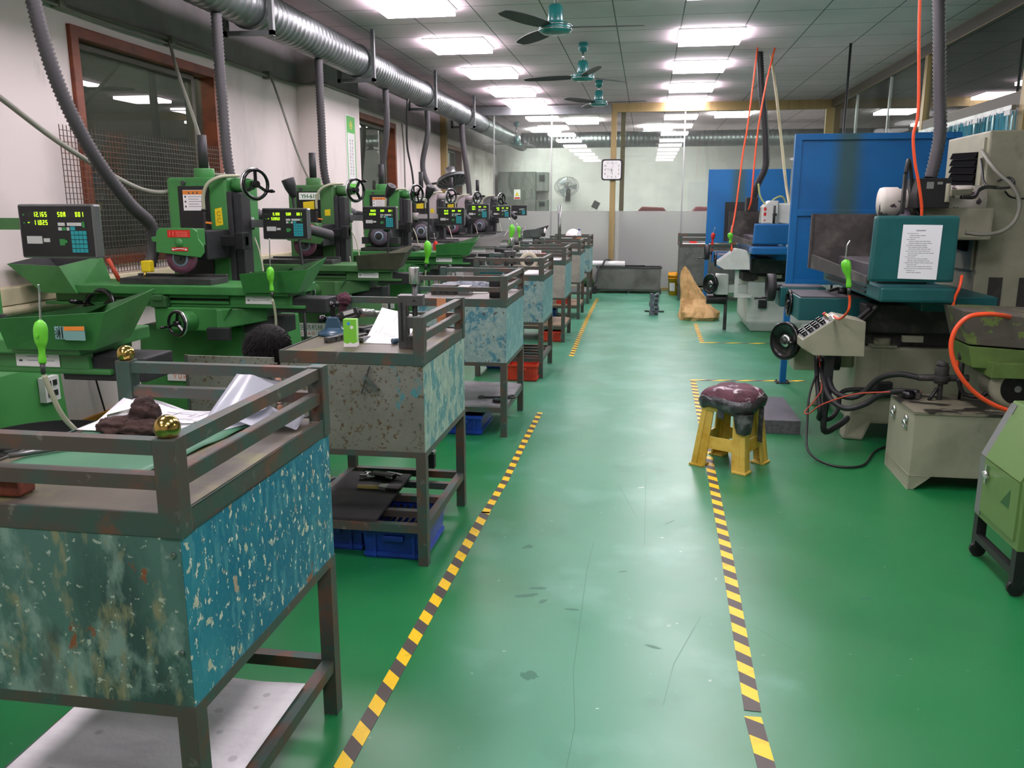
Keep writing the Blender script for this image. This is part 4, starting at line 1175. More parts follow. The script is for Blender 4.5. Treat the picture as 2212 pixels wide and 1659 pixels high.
blow_gun([(-1.785, 11.1, 1.03), (-1.776, 11.1, 1.09), (-1.755, 11.1, 1.19), (-1.76, 11.1, 1.28)], [(-1.76, 11.1, 1.27), (-1.78, 11.1, 1.33), (-1.80, 11.1, 1.37)], 'lime', 'lime green air gun below the dark switched-off readout, left one of the far pair', [(-1.786, 11.1, 1.0), (-1.8, 11.1, 0.9), (-1.82, 11.1, 0.8)], k=1.3)
blow_gun([(-1.85, 12.4, 1.06), (-1.853, 12.4, 1.12), (-1.858, 12.4, 1.18), (-1.868, 12.4, 1.23)], [(-1.868, 12.4, 1.22), (-1.895, 12.4, 1.27), (-1.94, 12.4, 1.31)], 'lime', 'lime green air gun below the dark switched-off readout, right one of the far pair', [(-1.85, 12.4, 1.03), (-1.845, 12.4, 0.9), (-1.84, 12.4, 0.8)], k=1.05)

# bits around the grinders
g = MB().tube([(-3.215, 4.75, 1.05), (-3.245, 4.745, 1.12), (-3.275, 4.74, 1.19)], 0.013, 10, smooth=False)
tag(g.build('marker_stick', 'rust_red' if 'rust_red' in MATS else 'red'), 'red stick leaning on the tall green grinder table', 'stick')
t = thing('yellow_nozzle_clamp', 'yellow clamp hanging from the thick corrugated hose end', 'clamp', (-2.985, 4.70, 1.145))
MB().box(-0.03, 0.03, -0.03, 0.02, -0.03, 0.04).build('clamp_body', 'yellow', t, bevel=0.008)
MB().cyl((-0.01, -0.02, -0.03), (-0.02, -0.02, -0.07), 0.008).build('clamp_screw', 'brass', t)
mat('oil_yellow', '#b98a1c', 0.5, layers=[('#4a3814', 'noise', 9, 0.5, 0.66)])
g = MB().lathe([(0, 0), (0.16, 0), (0.165, 0.05), (0.155, 0.1), (0.17, 0.14), (0.16, 0.2), (0.165, 0.24), (0.12, 0.255), (0, 0.25)], (-2.95, 4.3, 0), (0, 0, 1), 24)
tag(g.build('oil_can', 'oil_yellow'), 'grimy yellow round can on the floor under the wall trunk', 'can')
t = thing('parts_tray', 'black oval tray of small parts left of the front bench', 'tray', (-1.98, 2.42, -0.13))
MB().lathe([(0, 0.83), (0.18, 0.83), (0.22, 0.88), (0.21, 0.88), (0.17, 0.84), (0, 0.84)], (0, 0, 0), (0, 0, 1), 28).build('tray_dish', 'black', t)
MB().cyl((0, 0, 0.15), (0, 0, 0.83), 0.025).cyl((0, 0, 0.13), (0, 0, 0.15), 0.16).build('tray_stand', 'dark_steel', t)
for a, b, c_, d_ in ((-0.1, -0.05, 0.08, 0.3), (-0.02, -0.1, 0.07, 1.2), (0.1, 0.02, 0.09, 2.2), (0.05, -0.12, 0.06, 0.1)):
    g = MB().obox((-1.98 + a, 2.42 + b, 0.722), c_, 0.02, 0.022, Matrix.Rotation(d_, 3, 'Z'))
    tag(g.build('steel_key', 'dark_steel', bevel=0.003), 'small dark steel bar lying in the black tray', 'bar', 'small bars in the black tray')

# industrial fan on the wall beside the third window
t = thing('industrial_fan', 'grey drum fan on the wall by the back glass, seen edge-on', 'fan', (-3.35, 14.6, 1.95))
ax = V((0.30, -0.30, -0.9)).normalized()
g = MB().torus((0, 0, 0), ax, 0.28, 0.02, 32, 8)
x_, y_, d_ = frame_of(ax)
for k in range(16):
    a = 2 * PI * k / 16
    u = x_ * math.cos(a) + y_ * math.sin(a)
    g.tube([d_ * 0.09 + u * 0.03, d_ * 0.08 + u * 0.17, u * 0.28], 0.004, 5, smooth=False)
g.build('cage', 'galv', t)
MB().lathe([(0, -0.02), (0.26, 0), (0.27, -0.05), (0, -0.07)], (0, 0, 0), ax, 28).build('back_plate', 'galv_dark', t)
MB().cyl(-d_ * 0.05, -d_ * 0.24, 0.085).build('motor', 'alu', t)
MB().tube([-d_ * 0.2, (-0.2, 0.1, 0.0), (-0.44, 0.1, -0.05)], 0.02).build('wall_arm', 'dark_steel', t)
# ================================================================ workbenches along the aisle
mat('b1_front', '#45695f', 0.55, layers=[('#2b4741', 'noise', (5, 5, 1.6), 0.42, 0.60), ('#7b978a', 'noise', (10, 10, 5), 0.52, 0.62, 0.75), ('#82835f', 'noise', (24, 24, 9), 0.56, 0.66, 0.75), ('#2f302a', 'noise', (7, 7, 3), 0.58, 0.68, 0.65), ('#7a4420', 'noise', (11, 11, 8), 0.64, 0.67, 0.9), ('#a9b6a4', 'noise', 46, 0.615, 0.64, 0.8)], bump=0.12, bscale=40)
mat('b1_side', '#04667f', 0.42, layers=[('#2a8290', 'noise', (2.2, 2.2, 1.4), 0.48, 0.66, 0.8), ('#4b8f98', 'noise', (30, 30, 12), 0.52, 0.62, 0.6), ('#cfcdb6', 'noise', (50, 50, 36), 0.600, 0.625, 0.9), ('#b5b79c', 'noise', (21, 21, 17), 0.625, 0.645, 0.95), ('#a9927a', 'noise', (21, 21, 17), 0.665, 0.68, 0.95), ('#8a4a22', 'noise', (8, 8, 6), 0.66, 0.69, 0.9)], bump=0.1, bscale=40)
mat('b2_front', '#686a5f', 0.5, layers=[('#787a6f', 'noise', 3, 0.45, 0.65), ('#4d3c22', 'noise', (42, 42, 42), 0.60, 0.625, 0.9), ('#3f3a2c', 'noise', (70, 70, 70), 0.60, 0.63, 0.75), ('#2e7f86', 'noise', (6, 6, 4), 0.61, 0.65, 0.85)], bump=0.08, bscale=50)
mat('b2_side', '#8fa596', 0.45, layers=[('#3d7f86', 'noise', (13, 13, 9), 0.485, 0.515, 0.85), ('#a9bcab', 'noise', (28, 28, 18), 0.54, 0.58, 0.75), ('#5f8d8d', 'noise', (40, 40, 14), 0.60, 0.64, 0.8)], bump=0.06, bscale=50)
mat('b3_front', '#7b938f', 0.5, layers=[('#2d6f80', 'noise', (13, 13, 11), 0.48, 0.56, 0.85), ('#8d9f99', 'noise', (34, 34, 34), 0.50, 0.57, 0.75), ('#46352a', 'noise', (30, 30, 30), 0.64, 0.67, 0.9)], bump=0.05, bscale=50)
mat('b3_side', '#6b9494', 0.42, layers=[('#46838c', 'noise', (11, 11, 7), 0.46, 0.56, 0.8), ('#98b5ae', 'noise', (26, 26, 14), 0.53, 0.60, 0.75)], bump=0.05, bscale=50)
mat('b5_front', '#9a9489', 0.5, layers=[('#85807a', 'noise', 9, 0.45, 0.65), ('#3b3026', 'noise', (22, 22, 14), 0.68, 0.71, 0.9)])
mat('bench_steel', '#524b44', 0.5, metal=0.3, layers=[('#3a564e', 'noise', 6, 0.44, 0.58, 0.85), ('#6f4a38', 'noise', 10, 0.54, 0.64, 0.8), ('#7d7a74', 'noise', 22, 0.64, 0.70, 0.6)], bump=0.06, bscale=60)
mat('bench_top', '#5b5646', 0.45, layers=[('#464136', 'noise', 3, 0.42, 0.62), ('#6f6f3c', 'noise', (5, 5, 5), 0.50, 0.62, 0.7), ('#4c5a4c', 'noise', 7, 0.60, 0.72, 0.7)])
mat('bench_top_grey', '#6b665f', 0.5, layers=[('#5a554f', 'noise', 4, 0.42, 0.65)])
BX0, BX1, BT = -1.49, -0.872, 0.915
def bench(y, label, mf, ms, rails='FRB', top='bench_top_grey', balls=False, shelf=None, slats=0, x0=BX0, x1=BX1, grp='workbenches along the left of the aisle', zb=0.505, low=0.18, depth=0.785):
    t = thing('workbench', label, 'workbench', ((x0 + x1) / 2, y, 0), 0, grp)
    W = (x1 - x0) / 2
    D, p = depth, 0.042
    MB().box(-W + 0.004, W - 0.004, 0.004, D - 0.004, BT - 0.028, BT).build('worktop', top, t)
    g = MB()
    for a in ((-W, W, 0, 0.006), (-W, W, D - 0.006, D), (-W, -W + 0.006, 0.006, D - 0.006), (W - 0.006, W, 0.006, D - 0.006)):
        g.box(a[0], a[1], a[2], a[3], BT - 0.045, BT + 0.006)
    g.build('top_edging', 'bench_steel', t, bevel=0.002)
    g = MB().box(-W + 0.012, W - 0.012, 0.012, D - 0.012, zb, BT - 0.03)
    b = g.build('cabinet_box', ms, t)
    g = MB().box(-W + 0.003, W - 0.003, 0.002, 0.012, zb - 0.012, BT - 0.045)
    for a in (-W + 0.02, W - 0.02):
        for z in (BT - 0.08, zb + 0.12):
            g.cyl((a, 0.002, z), (a, -0.002, z), 0.006, n=10, mi=1)
    g.build('front_panel', [mf, 'steel'], b)
    MB().box(W - 0.012, W - 0.002, 0.003, D - 0.003, zb - 0.012, BT - 0.045).build('side_panel', ms, b)
    MB().box(-W, W, 0, 0.02, zb - 0.025, zb).box(-W, W, D - 0.02, D, zb - 0.025, zb).box(W - 0.02, W, 0.02, D - 0.02, zb - 0.025, zb).box(-W, -W + 0.02, 0.02, D - 0.02, zb - 0.025, zb).build('bottom_edging', 'bench_steel', t)
    for sx in (-1, 1):
        for yy in (0.0, D - p):
            xx = sx * (W - p / 2)
            MB().box(xx - p / 2, xx + p / 2, yy, yy + p, 0, zb - 0.025).build('leg', 'bench_steel', t)
            side = ('L' if sx < 0 else 'R') + ('F' if yy == 0 else 'B')
            need = ('F' in rails and yy == 0) or ('B' in rails and yy > 0) or ('R' in rails and sx > 0)
            if need:
                e = 0.003
                pp = MB().box(xx - p / 2 - (e if sx < 0 else 0), xx + p / 2 + (e if sx > 0 else 0), yy - (e if yy == 0 else 0), yy + p + (e if yy > 0 else 0), BT - 0.046, BT + 0.155).build('corner_post', 'bench_steel', t, bevel=0.003)
                if balls and side in ('RF', 'LB'):
                    MB().sphere((xx, yy + p / 2, BT + 0.155 + 0.018), 0.025, 24).build('ball_finial', 'brass', pp)
    r = 0.03
    for z in (BT + 0.065, BT + 0.135):
        z0, z1 = z - r / 2, z + r / 2
        if 'F' in rails:
            MB().box(-W + p, W - p, 0.006, 0.006 + r, z0, z1).build('guard_rail', 'bench_steel', t)
        if 'B' in rails:
            MB().box(-W + p, W - p, D - 0.006 - r, D - 0.006, z0, z1).build('guard_rail', 'bench_steel', t)
        if 'R' in rails:
            MB().box(W - 0.006 - r, W - 0.006, p, D - p, z0, z1).build('guard_rail', 'bench_steel', t)
    z0, z1 = low - 0.035, low
    for a in ((-W + p, W - p, 0.004, 0.039), (-W + p, W - p, D - 0.039, D - 0.004), (-W + 0.004, -W + 0.039, p, D - p), (W - 0.039, W - 0.004, p, D - p)):
        MB().box(a[0], a[1], a[2], a[3], z0, z1).build('lower_rail', 'bench_steel', t)
    for k in range(slats):
        yy = D * (k + 1) / (slats + 1)
        MB().box(-W + 0.039, W - 0.039, yy - 0.017, yy + 0.017, z0, z1 - 0.004).build('shelf_slat', 'bench_steel', t)
    if shelf:
        MB().box(-W + 0.01, W - 0.01, 0.01, D - 0.01, low, low + 0.012).build('shelf_plate', shelf, t)
    return t
mat('shelf_grey', '#8a8a8c', 0.5, layers=[('#6c6c6e', 'noise', 5, 0.45, 0.65)])
mat('shelf_tan', '#a68d73', 0.6, layers=[('#7c6a58', 'noise', 5, 0.45, 0.65)])
bench(1.40, 'front workbench with a bright blue side panel and brass ball finials', 'b1_front', 'b1_side', 'FRB', 'bench_top', True)
bench(3.22, 'second workbench, rust-flecked grey front with a small bracket stuck on', 'b2_front', 'b2_side', 'RB', 'bench_top', slats=3)
bench(5.285, 'third workbench, mottled teal, with a vise and blocks behind its rail', 'b3_front', 'b3_side', 'FRB', shelf='shelf_grey', low=0.20)
bench(7.27, 'fourth workbench, mottled teal with a red crate before its legs', 'b3_front', 'b3_side', 'FRB', slats=4)
bench(9.33, 'fifth workbench with a plain beige-grey front panel', 'b5_front', 'b3_side', 'FRB', shelf='shelf_tan')
bench(11.36, 'sixth workbench with a tall steel pole standing on it', 'b5_front', 'b3_side', 'FRB', shelf='shelf_tan', x1=-0.86)
bench(13.25, 'last workbench of the row, with the white disc and bottle on it', 'b3_front', 'b3_side', 'FRB', shelf='shelf_grey', x1=-0.86)
mat('benchR_front', '#5d5f5a', 0.6, layers=[('#474943', 'noise', 6, 0.45, 0.65), ('#8d8f86', 'noise', 18, 0.66, 0.74, 0.6)])
bench(14.0, 'dark grey workbench by itself near the far blue screen', 'benchR_front', 'benchR_front', 'FRB', x0=0.55, x1=1.62, grp=None, zb=0.28, depth=0.8)

# ---------------------------------------------------------------- small shape helpers
def sheet(name, c, m, label, cat, f=lambda u, v: 0.0, n=14, group=None, th=0.0015, marks=0, mark_mat='pale_ink', seed=0):
    """Thin bent sheet over four corners (counter-clockwise); f lifts it."""
    c = [V(p) for p in c]
    g = MB()
    P = []
    for s in (0, -1):
        for i in range(n + 1):
            for j in range(n + 1):
                u, v = i / n, j / n
                p = c[0] * (1 - u) * (1 - v) + c[1] * u * (1 - v) + c[2] * u * v + c[3] * (1 - u) * v
                P.append(p + V((0, 0, f(u, v) + (th if s == 0 else 0))))
    N1 = (n + 1) ** 2
    fs = []
    for i in range(n):
        for j in range(n):
            a = i * (n + 1) + j
            q = (a, a + n + 1, a + n + 2, a + 1)
            fs.append(q); fs.append(tuple(N1 + k for k in reversed(q)))
    edge = [i * (n + 1) for i in range(n + 1)] + [n * (n + 1) + j for j in range(1, n + 1)] + [i * (n + 1) + n for i in range(n - 1, -1, -1)] + [j for j in range(n - 1, 0, -1)]
    for k in range(len(edge)):
        a, b = edge[k], edge[(k + 1) % len(edge)]
        fs.append((a, N1 + a, N1 + b, b))
    g.add(P, fs, 0, True)
    if marks:
        r = random.Random(seed)
        for k in range(marks):
            u, v, L = r.uniform(0.15, 0.6), r.uniform(0.12, 0.88), r.uniform(0.06, 0.25)
            def pt(u, v):
                p = c[0] * (1 - u) * (1 - v) + c[1] * u * (1 - v) + c[2] * u * v + c[3] * (1 - u) * v
                return p + V((0, 0, f(u, v) + th + 0.0008))
            if r.random() < 0.7:
                g.quad(pt(u, v), pt(u + L, v), pt(u + L, v + 0.012), pt(u, v + 0.012), 1)
            else:
                g.quad(pt(u, v), pt(u + 0.012, v), pt(u + 0.012, min(0.95, v + L)), pt(u, min(0.95, v + L)), 1)
    o = g.build(name, [m, mark_mat] if marks else m)
    return tag(o, label, cat, group)

def crumple(name, blobs, m, label, cat, amp=0.35, fr=14.0, seed=0, floor=None, group=None):
    """Crumpled cloth: noise-folded lumps fused side by side in one mesh."""
    g = MB()
    for (c, sx, sy, sz) in blobs:
        b = bmesh.new()
        bmesh.ops.create_icosphere(b, subdivisions=4, radius=1)
        vs, fs = [], []
        for p in b.verts:
            d = p.co.normalized()
            n1 = mnoise.noise(V((d.x * 2.2 + seed, d.y * 2.2, d.z * 2.2 + c[0] * 9)))
            n2 = 1 - abs(mnoise.noise(V((d.x * 4.5, d.y * 4.5 + seed, d.z * 4.5 + c[1] * 7)))) * 2
            k = 1 + amp * (0.7 * n1 + 0.45 * n2)
            q = V((c[0] + d.x * sx * k, c[1] + d.y * sy * k, c[2] + d.z * sz * k))
            if floor is not None:
                q.z = max(q.z, floor)
            vs.append(q)
        for f in b.faces:
            fs.append([v.index for v in f.verts])
        b.free()
        g.add(vs, fs, 0, True)
    return tag(g.build(name, m), label, cat, group)

def solid(name, g, m, label, cat, group=None, bevel=0.0):
    return tag(g.build(name, m, bevel=bevel), label, cat, group)

# ---------------------------------------------------------------- on the front bench
ZT = BT + 0.001
mat('cutting_mat', '#356b4e', 0.5, layers=[('#4f8262', 'noise', 3, 0.45, 0.7, 0.7), ('#9cc7ae', 'noise', (9, 30, 9), 0.68, 0.72, 0.6)])
sheet('rubber_mat', [(-1.44, 1.585, ZT), (-1.09, 1.60, ZT), (-1.045, 2.06, ZT), (-1.46, 2.14, ZT)], 'cutting_mat', 'green rubber mat lying on the front bench', 'mat', lambda u, v: 0.004 * math.sin(v * 9) ** 2 * u, th=0.004)
sheet('drawing_sheet', [(-1.475, 1.93, ZT + 0.007), (-1.12, 1.92, ZT + 0.007), (-0.99, 2.165, ZT + 0.007), (-1.475, 2.17, ZT + 0.007)], 'paper', 'white drawing sheet with a curled-up corner under the brown rag', 'paper', lambda u, v: 0.05 * max(0, v - 0.35) * max(0, 0.35 - u) * 4 + 0.006 * math.sin(u * 7) ** 2 * v, marks=14, seed=2)
def film(name):
    m = bpy.data.materials.new(name); m.use_nodes = True
    N, Lk = m.node_tree.nodes, m.node_tree.links
    N.remove(N['Principled BSDF'])
    tr = N.new('ShaderNodeBsdfTransparent'); tr.inputs[0].default_value = (0.9, 0.92, 0.95, 1)
    d = N.new('ShaderNodeBsdfDiffuse'); d.inputs[0].default_value = lin('#c6cbd3')
    gl = N.new('ShaderNodeBsdfGlossy'); gl.inputs['Roughness'].default_value = 0.18
    a = N.new('ShaderNodeMixShader'); a.inputs[0].default_value = 0.62
    b = N.new('ShaderNodeMixShader'); b.inputs[0].default_value = 0.07
    Lk.new(tr.outputs[0], a.inputs[1]); Lk.new(d.outputs[0], a.inputs[2]); Lk.new(a.outputs[0], b.inputs[1]); Lk.new(gl.outputs[0], b.inputs[2])
    Lk.new(b.outputs[0], N['Material Output'].inputs[0]); MATS[name] = m
film('plastic_film')
sheet('plastic_sleeve', [(-1.12, 2.0, ZT + 0.02), (-0.90, 2.02, ZT + 0.006), (-0.91, 2.13, ZT + 0.012), (-1.10, 2.17, ZT + 0.035)], 'plastic_film', 'clear plastic sleeve lying flat against the bench rail', 'plastic sleeve', lambda u, v: 0.012 * math.sin(u * 6 + v * 3) ** 2, th=0.001)
sheet('plastic_sleeve', [(-1.16, 2.02, ZT + 0.02), (-1.0, 2.06, ZT + 0.045), (-0.985, 2.17, ZT + 0.10), (-1.12, 2.16, ZT + 0.135)], 'plastic_film', 'clear plastic sleeve standing up off the drawing on the front bench', 'plastic sleeve', lambda u, v: 0.012 * math.sin(u * 4) ** 2, th=0.001)
mat('brown_cloth', '#3d2b25', 0.95, layers=[('#2a1d19', 'noise', 14, 0.4, 0.65)], bump=0.4, bscale=160)
crumple('rag', [((-1.345, 1.93, ZT + 0.022), 0.055, 0.04, 0.024), ((-1.275, 1.915, ZT + 0.022), 0.055, 0.035, 0.022), ((-1.285, 1.95, ZT + 0.055), 0.034, 0.032, 0.036), ((-1.385, 1.945, ZT + 0.018), 0.032, 0.025, 0.018)], 'brown_cloth', 'crumpled dark brown rag on the drawing on the front bench', 'rag', 0.42, floor=ZT + 0.011)
solid('steel_rod', MB().cyl((-1.44, 2.02, ZT + 0.022), (-1.30, 1.985, ZT + 0.062), 0.007, n=14), 'bright_steel', 'short polished steel rod sticking out of the brown rag', 'rod')
solid('steel_rod', MB().cyl((-1.46, 1.67, ZT + 0.014), (-1.34, 1.80, ZT + 0.014), 0.007, n=14), 'steel', 'long steel rod lying on the green rubber mat', 'rod')
mat('disc_copper', '#c9a993', 0.4); mat('print_blue', '#3a8fd0', 0.4); mat('roll_cream', '#b8b29a', 0.6); mat('brush_wood', '#b3a25e', 0.5)
mat('brick_red', '#8a4a33', 0.8, layers=[('#5c3428', 'noise', 12, 0.45, 0.65)])
solid('brick', MB().box(-1.43, -1.255, 1.45, 1.50, ZT, ZT + 0.045), 'brick_red', 'reddish brick behind the front rail of the nearest bench', 'brick', bevel=0.006)
for k, (x, y, r, lab) in enumerate(((-1.37, 1.865, 0.022, 'pale copper disc beside the brown rag'), (-1.335, 1.862, 0.017, 'small white disc beside the brown rag'))):
    solid('disc', MB().cyl((x, y, ZT + 0.007), (x, y, ZT + 0.012), r, n=24), ['disc_copper', 'white'][k], lab, 'disc', 'discs by the rag')
t = thing('caliper', 'small steel caliper on the drawing right of the rag', 'caliper', (-1.17, 1.985, ZT + 0.018), 0.2)
MB().box(-0.07, 0.05, -0.006, 0.006, 0, 0.004).build('beam', 'bright_steel', t)
MB().prism([(0.0, 0.006), (0.015, 0.006), (0.02, 0.035), (0.012, 0.035)], (0.025, 0, 0), UX, UY, (0, 0, 0.004)).prism([(0.0, -0.006), (0.012, -0.025), (0.02, -0.025), (0.02, -0.006)], (0.025, 0, 0), UX, UY, (0, 0, 0.004)).build('jaw', 'bright_steel', t)
MB().box(0.0, 0.03, -0.009, 0.009, 0.004, 0.008).build('slide', 'dark_steel', t)
# white patterned plate lying on the lower frame of the front bench
def plate_mat():
    m = mat('checker_plate', '#d9d9da', 0.6, layers=[('#b9b9bb', 'noise', (3, 9, 3), 0.45, 0.68, 0.8), ('#8f8f92', 'voro', (14, 14, 14), 0.20, 0.12, 0.5)], bump=0.25, bscale=70)
plate_mat()
sheet('white_board', [(-1.47, 1.50, 0.183), (-0.905, 1.48, 0.183), (-0.905, 2.0, 0.183), (-1.48, 1.99, 0.183)], 'checker_plate', 'white patterned board on the lower frame of the front bench', 'board', lambda u, v: 0.004 * math.sin(u * 8) ** 2, th=0.004)

# ---------------------------------------------------------------- on and under the second bench
mat('enamel_blue', '#27485c', 0.35, coat=0.3)
t = thing('micrometer_stand', 'blue cast stand holding a digital micrometer on the second bench', 'micrometer stand', (-1.42, 3.70, ZT))
MB().lathe([(0, 0), (0.085, 0), (0.085, 0.012), (0.06, 0.025), (0.04, 0.035), (0, 0.035)], (0, 0, 0), (0, 0, 1), 28).hexa([(-0.05, -0.03, 0.02), (0.045, -0.03, 0.02), (0.045, 0.03, 0.02), (-0.05, 0.03, 0.02)], [(-0.035, -0.022, 0.085), (0.02, -0.022, 0.085), (0.02, 0.022, 0.085), (-0.035, 0.022, 0.085)]).build('cast_base', 'enamel_blue', t, bevel=0.006)
g = MB().tube([(-0.01, 0, 0.08), (-0.015, 0, 0.11), (-0.01, 0, 0.135)], 0.012, 10)
for k in range(3):
    a = 2 * PI * k / 3 + 0.4
    g.sphere((-0.01 + 0.018 * math.cos(a), 0.018 * math.sin(a), 0.142), 0.013, 10)
g.build('clamp_knob', 'black_gloss', t)
g = MB().cyl((-0.05, -0.01, 0.075), (-0.075, -0.03, 0.075), 0.018, n=12).cyl((-0.035, 0, 0.075), (-0.05, -0.01, 0.075), 0.008)
g.build('tilt_knob', 'black_gloss', t)
g = MB().tube([(0.01, -0.01, 0.095), (0.03, 0.0, 0.075), (0.065, 0.01, 0.07), (0.10, 0.02, 0.085), (0.11, 0.03, 0.115)], 0.011, 8).obox((0.07, -0.005, 0.105), 0.085, 0.022, 0.032, Matrix.Rotation(-0.3, 3, 'Y'))
g.build('micrometer_frame', 'dark_steel', t, bevel=0.003)
MB().cyl((0.105, 0.02, 0.112), (0.175, 0.04, 0.105), 0.012, n=16).cyl((0.175, 0.04, 0.105), (0.20, 0.046, 0.102), 0.008, n=16).build('micrometer_barrel', 'bright_steel', t)
MB().obox((0.07, -0.018, 0.108), 0.05, 0.003, 0.018, Matrix.Rotation(-0.3, 3, 'Y')).build('micrometer_display', 'white_key', t)
mat('carton_green', '#76c23a', 0.4)
t = thing('drink_carton', 'small lime green drink carton on the second bench', 'carton', (-1.235, 3.39, ZT), 0.12)
g = MB().box(-0.028, 0.028, -0.02, 0.02, 0, 0.118)
g.add([(-0.0285, -0.0205, 0.0), (0.0285, -0.0205, 0.0), (0.0285, -0.0205, 0.02), (0.012, -0.0205, 0.014), (0.0, -0.0205, 0.02), (-0.012, -0.0205, 0.013), (-0.0285, -0.0205, 0.019)], [(0, 1, 2, 3, 4, 5, 6)], 1)
g.quad((0.0285, -0.0205, 0.0), (0.0285, 0.0205, 0.0), (0.0285, 0.0205, 0.016), (0.0285, -0.0205, 0.02), 1)
g.cyl((-0.005, -0.0203, 0.1), (-0.005, -0.0209, 0.1), 0.007, n=20, mi=2).cyl((0.008, -0.0203, 0.084), (0.008, -0.0209, 0.084), 0.007, n=20, mi=1)
g.build('carton_body', ['carton_green', 'white', 'print_blue'], t)
def tool_vise(x, y, z, rz, label, h=0.225, knob=True):
    t = thing('toolmaker_vise', label, 'vise', (x, y, z), rz, 'steel tool vises standing on end on the benches')
    g = MB().box(-0.055, -0.02, -0.035, 0.035, 0, h).box(-0.02, 0.055, -0.035, 0.035, 0, 0.055).box(-0.02, 0.05, -0.035, 0.035, h - 0.045, h)
    g.build('vise_body', 'vise_steel', t, bevel=0.003)
    MB().box(-0.02, 0.055, -0.033, 0.033, 0.085, 0.135).build('moving_jaw', 'vise_steel', t, bevel=0.003)
    MB().cyl((0.012, 0, 0.05), (0.012, 0, h + (0.05 if knob else 0.0)), 0.011, n=14).build('screw', 'dark_steel', t)
    g = MB().box(-0.042, -0.034, -0.0365, -0.035, 0.03, h - 0.03)
    for z_ in (0.03, h - 0.022):
        g.cyl((0.015, -0.035, z_), (0.015, -0.0368, z_), 0.005, n=12)
    g.build('slot', 'black', t)
    if knob:
        MB().cyl((0.012, 0, h + 0.045), (0.012, 0, h + 0.115), 0.022, n=24).build('knurled_knob', 'bright_steel', t, bevel=0.003)
mat('vise_steel', '#5a5b59', 0.38, metal=0.65, layers=[('#434442', 'noise', 7, 0.45, 0.66)])
tool_vise(-0.965, 3.40, ZT, 0.1, 'steel vise with a shiny round knob at the corner of the second bench')
sheet('drawing_sheet', [(-1.21, 3.47, ZT), (-1.03, 3.47, ZT), (-1.03, 3.78, ZT + 0.06), (-1.22, 3.78, ZT + 0.10)], 'paper', 'white drawing propped up behind the vise on the second bench', 'paper', lambda u, v: 0.02 * v * v, marks=8, seed=5)
for k, (x, y, dx, dy, lab) in enumerate(((-1.355, 3.53, 0.015, 0.075, 'ground steel bar left of the green carton'), (-1.265, 3.56, 0.012, 0.06, 'ground steel bar peeking out right behind the green carton'), (-1.205, 3.55, 0.013, 0.075, 'ground steel bar between the carton and the propped drawing'), (-1.305, 3.86, 0.016, 0.085, 'square steel tube behind the carton, first of three'), (-1.262, 3.80, 0.016, 0.07, 'square steel tube, middle of the three behind the carton'), (-1.228, 3.76, 0.014, 0.05, 'square steel tube nearest the propped drawing'), (-1.45, 3.88, 0.022, 0.02, 'small steel block beside the blue micrometer stand'))):
    t = thing('steel_bar', lab, 'steel bar', (x, y, ZT), -0.25, 'steel bars on the second bench')
    MB().box(-dx, dx, -dy, dy, 0, 0.024).build('bar_body', 'steel', t, bevel=0.002)
    g = MB()
    if 'tube' in lab:
        g.cyl((0, -dy - 0.0005, 0.012), (0, -dy - 0.002, 0.012), 0.008, n=14)
    else:
        for s in (-0.4, 0.15, 0.6):
            g.box(dx, dx + 0.001, dy * s, dy * s + 0.012, 0.004, 0.02)
        g.box(-dx * 0.3, dx * 0.3, -dy - 0.001, -dy, 0.0, 0.01)
    g.build('bore', 'black', t)
solid('screwdriver', MB().cyl((-1.075, 3.46, ZT + 0.014), (-1.04, 3.50, ZT + 0.014), 0.012, n=12).cyl((-1.04, 3.50, ZT + 0.014), (-0.99, 3.55, ZT + 0.014), 0.007, n=10), 'enamel_blue', 'short blue handled tool in front of the propped drawing', 'tool')
mat('maroon_cloth', '#55303c', 0.95, layers=[('#3b2029', 'noise', 20, 0.4, 0.65)], bump=0.3, bscale=150)
crumple('rag', [((-1.475, 3.97, BT + 0.135), 0.032, 0.035, 0.03), ((-1.48, 3.985, BT + 0.085), 0.026, 0.03, 0.045)], 'maroon_cloth', 'maroon rag draped over the rear corner post of the second bench', 'rag', 0.5)
mat('wood_orange', '#c48a5f', 0.6, layers=[('#a8714a', 'noise', (3, 3, 20), 0.45, 0.65)])
solid('wood_strip', MB().box(-1.0, -0.955, 3.965, 3.98, BT + 0.008, BT + 0.15), 'wood_orange', 'small orange wooden strip standing at the back rail of the second bench', 'wood strip')
t = thing('cabinet_door', 'open grey steel door hinged at the left of the second bench', 'door', (-1.49, 3.20, 0))
MB().box(-0.405, -0.012, -0.012, 0.0, 0.52, 0.893).box(-0.012, 0.0, -0.016, 0.004, 0.82, 0.87, 1).box(-0.012, 0.0, -0.016, 0.004, 0.56, 0.61, 1).box(-0.407, -0.393, -0.014, 0.0, 0.518, 0.895, 1).build('door_panel', ['b2_front', 'bench_steel'], t)
t = thing('magnetic_bracket', 'small steel bracket and wire stuck to the grey front of the second bench', 'bracket', (-1.10, 3.215, 0.81))
rot = Matrix.Rotation(math.radians(42), 3, 'Y')
g = MB().obox((0.005, -0.006, -0.01), 0.062, 0.008, 0.012, rot)
g.obox((0.028, -0.008, -0.036), 0.014, 0.01, 0.02, rot).obox((-0.018, -0.008, 0.01), 0.012, 0.01, 0.018, rot)
g.build('bracket_body', 'steel', t)
MB().bar((-0.035, -0.006, -0.06), (0.005, -0.006, 0.055), 0.005).tube([(-0.02, -0.005, -0.03), (0.0, -0.006, -0.055), (0.012, -0.006, -0.04)], 0.002, 6).build('spring_wire', 'dark_steel', t)
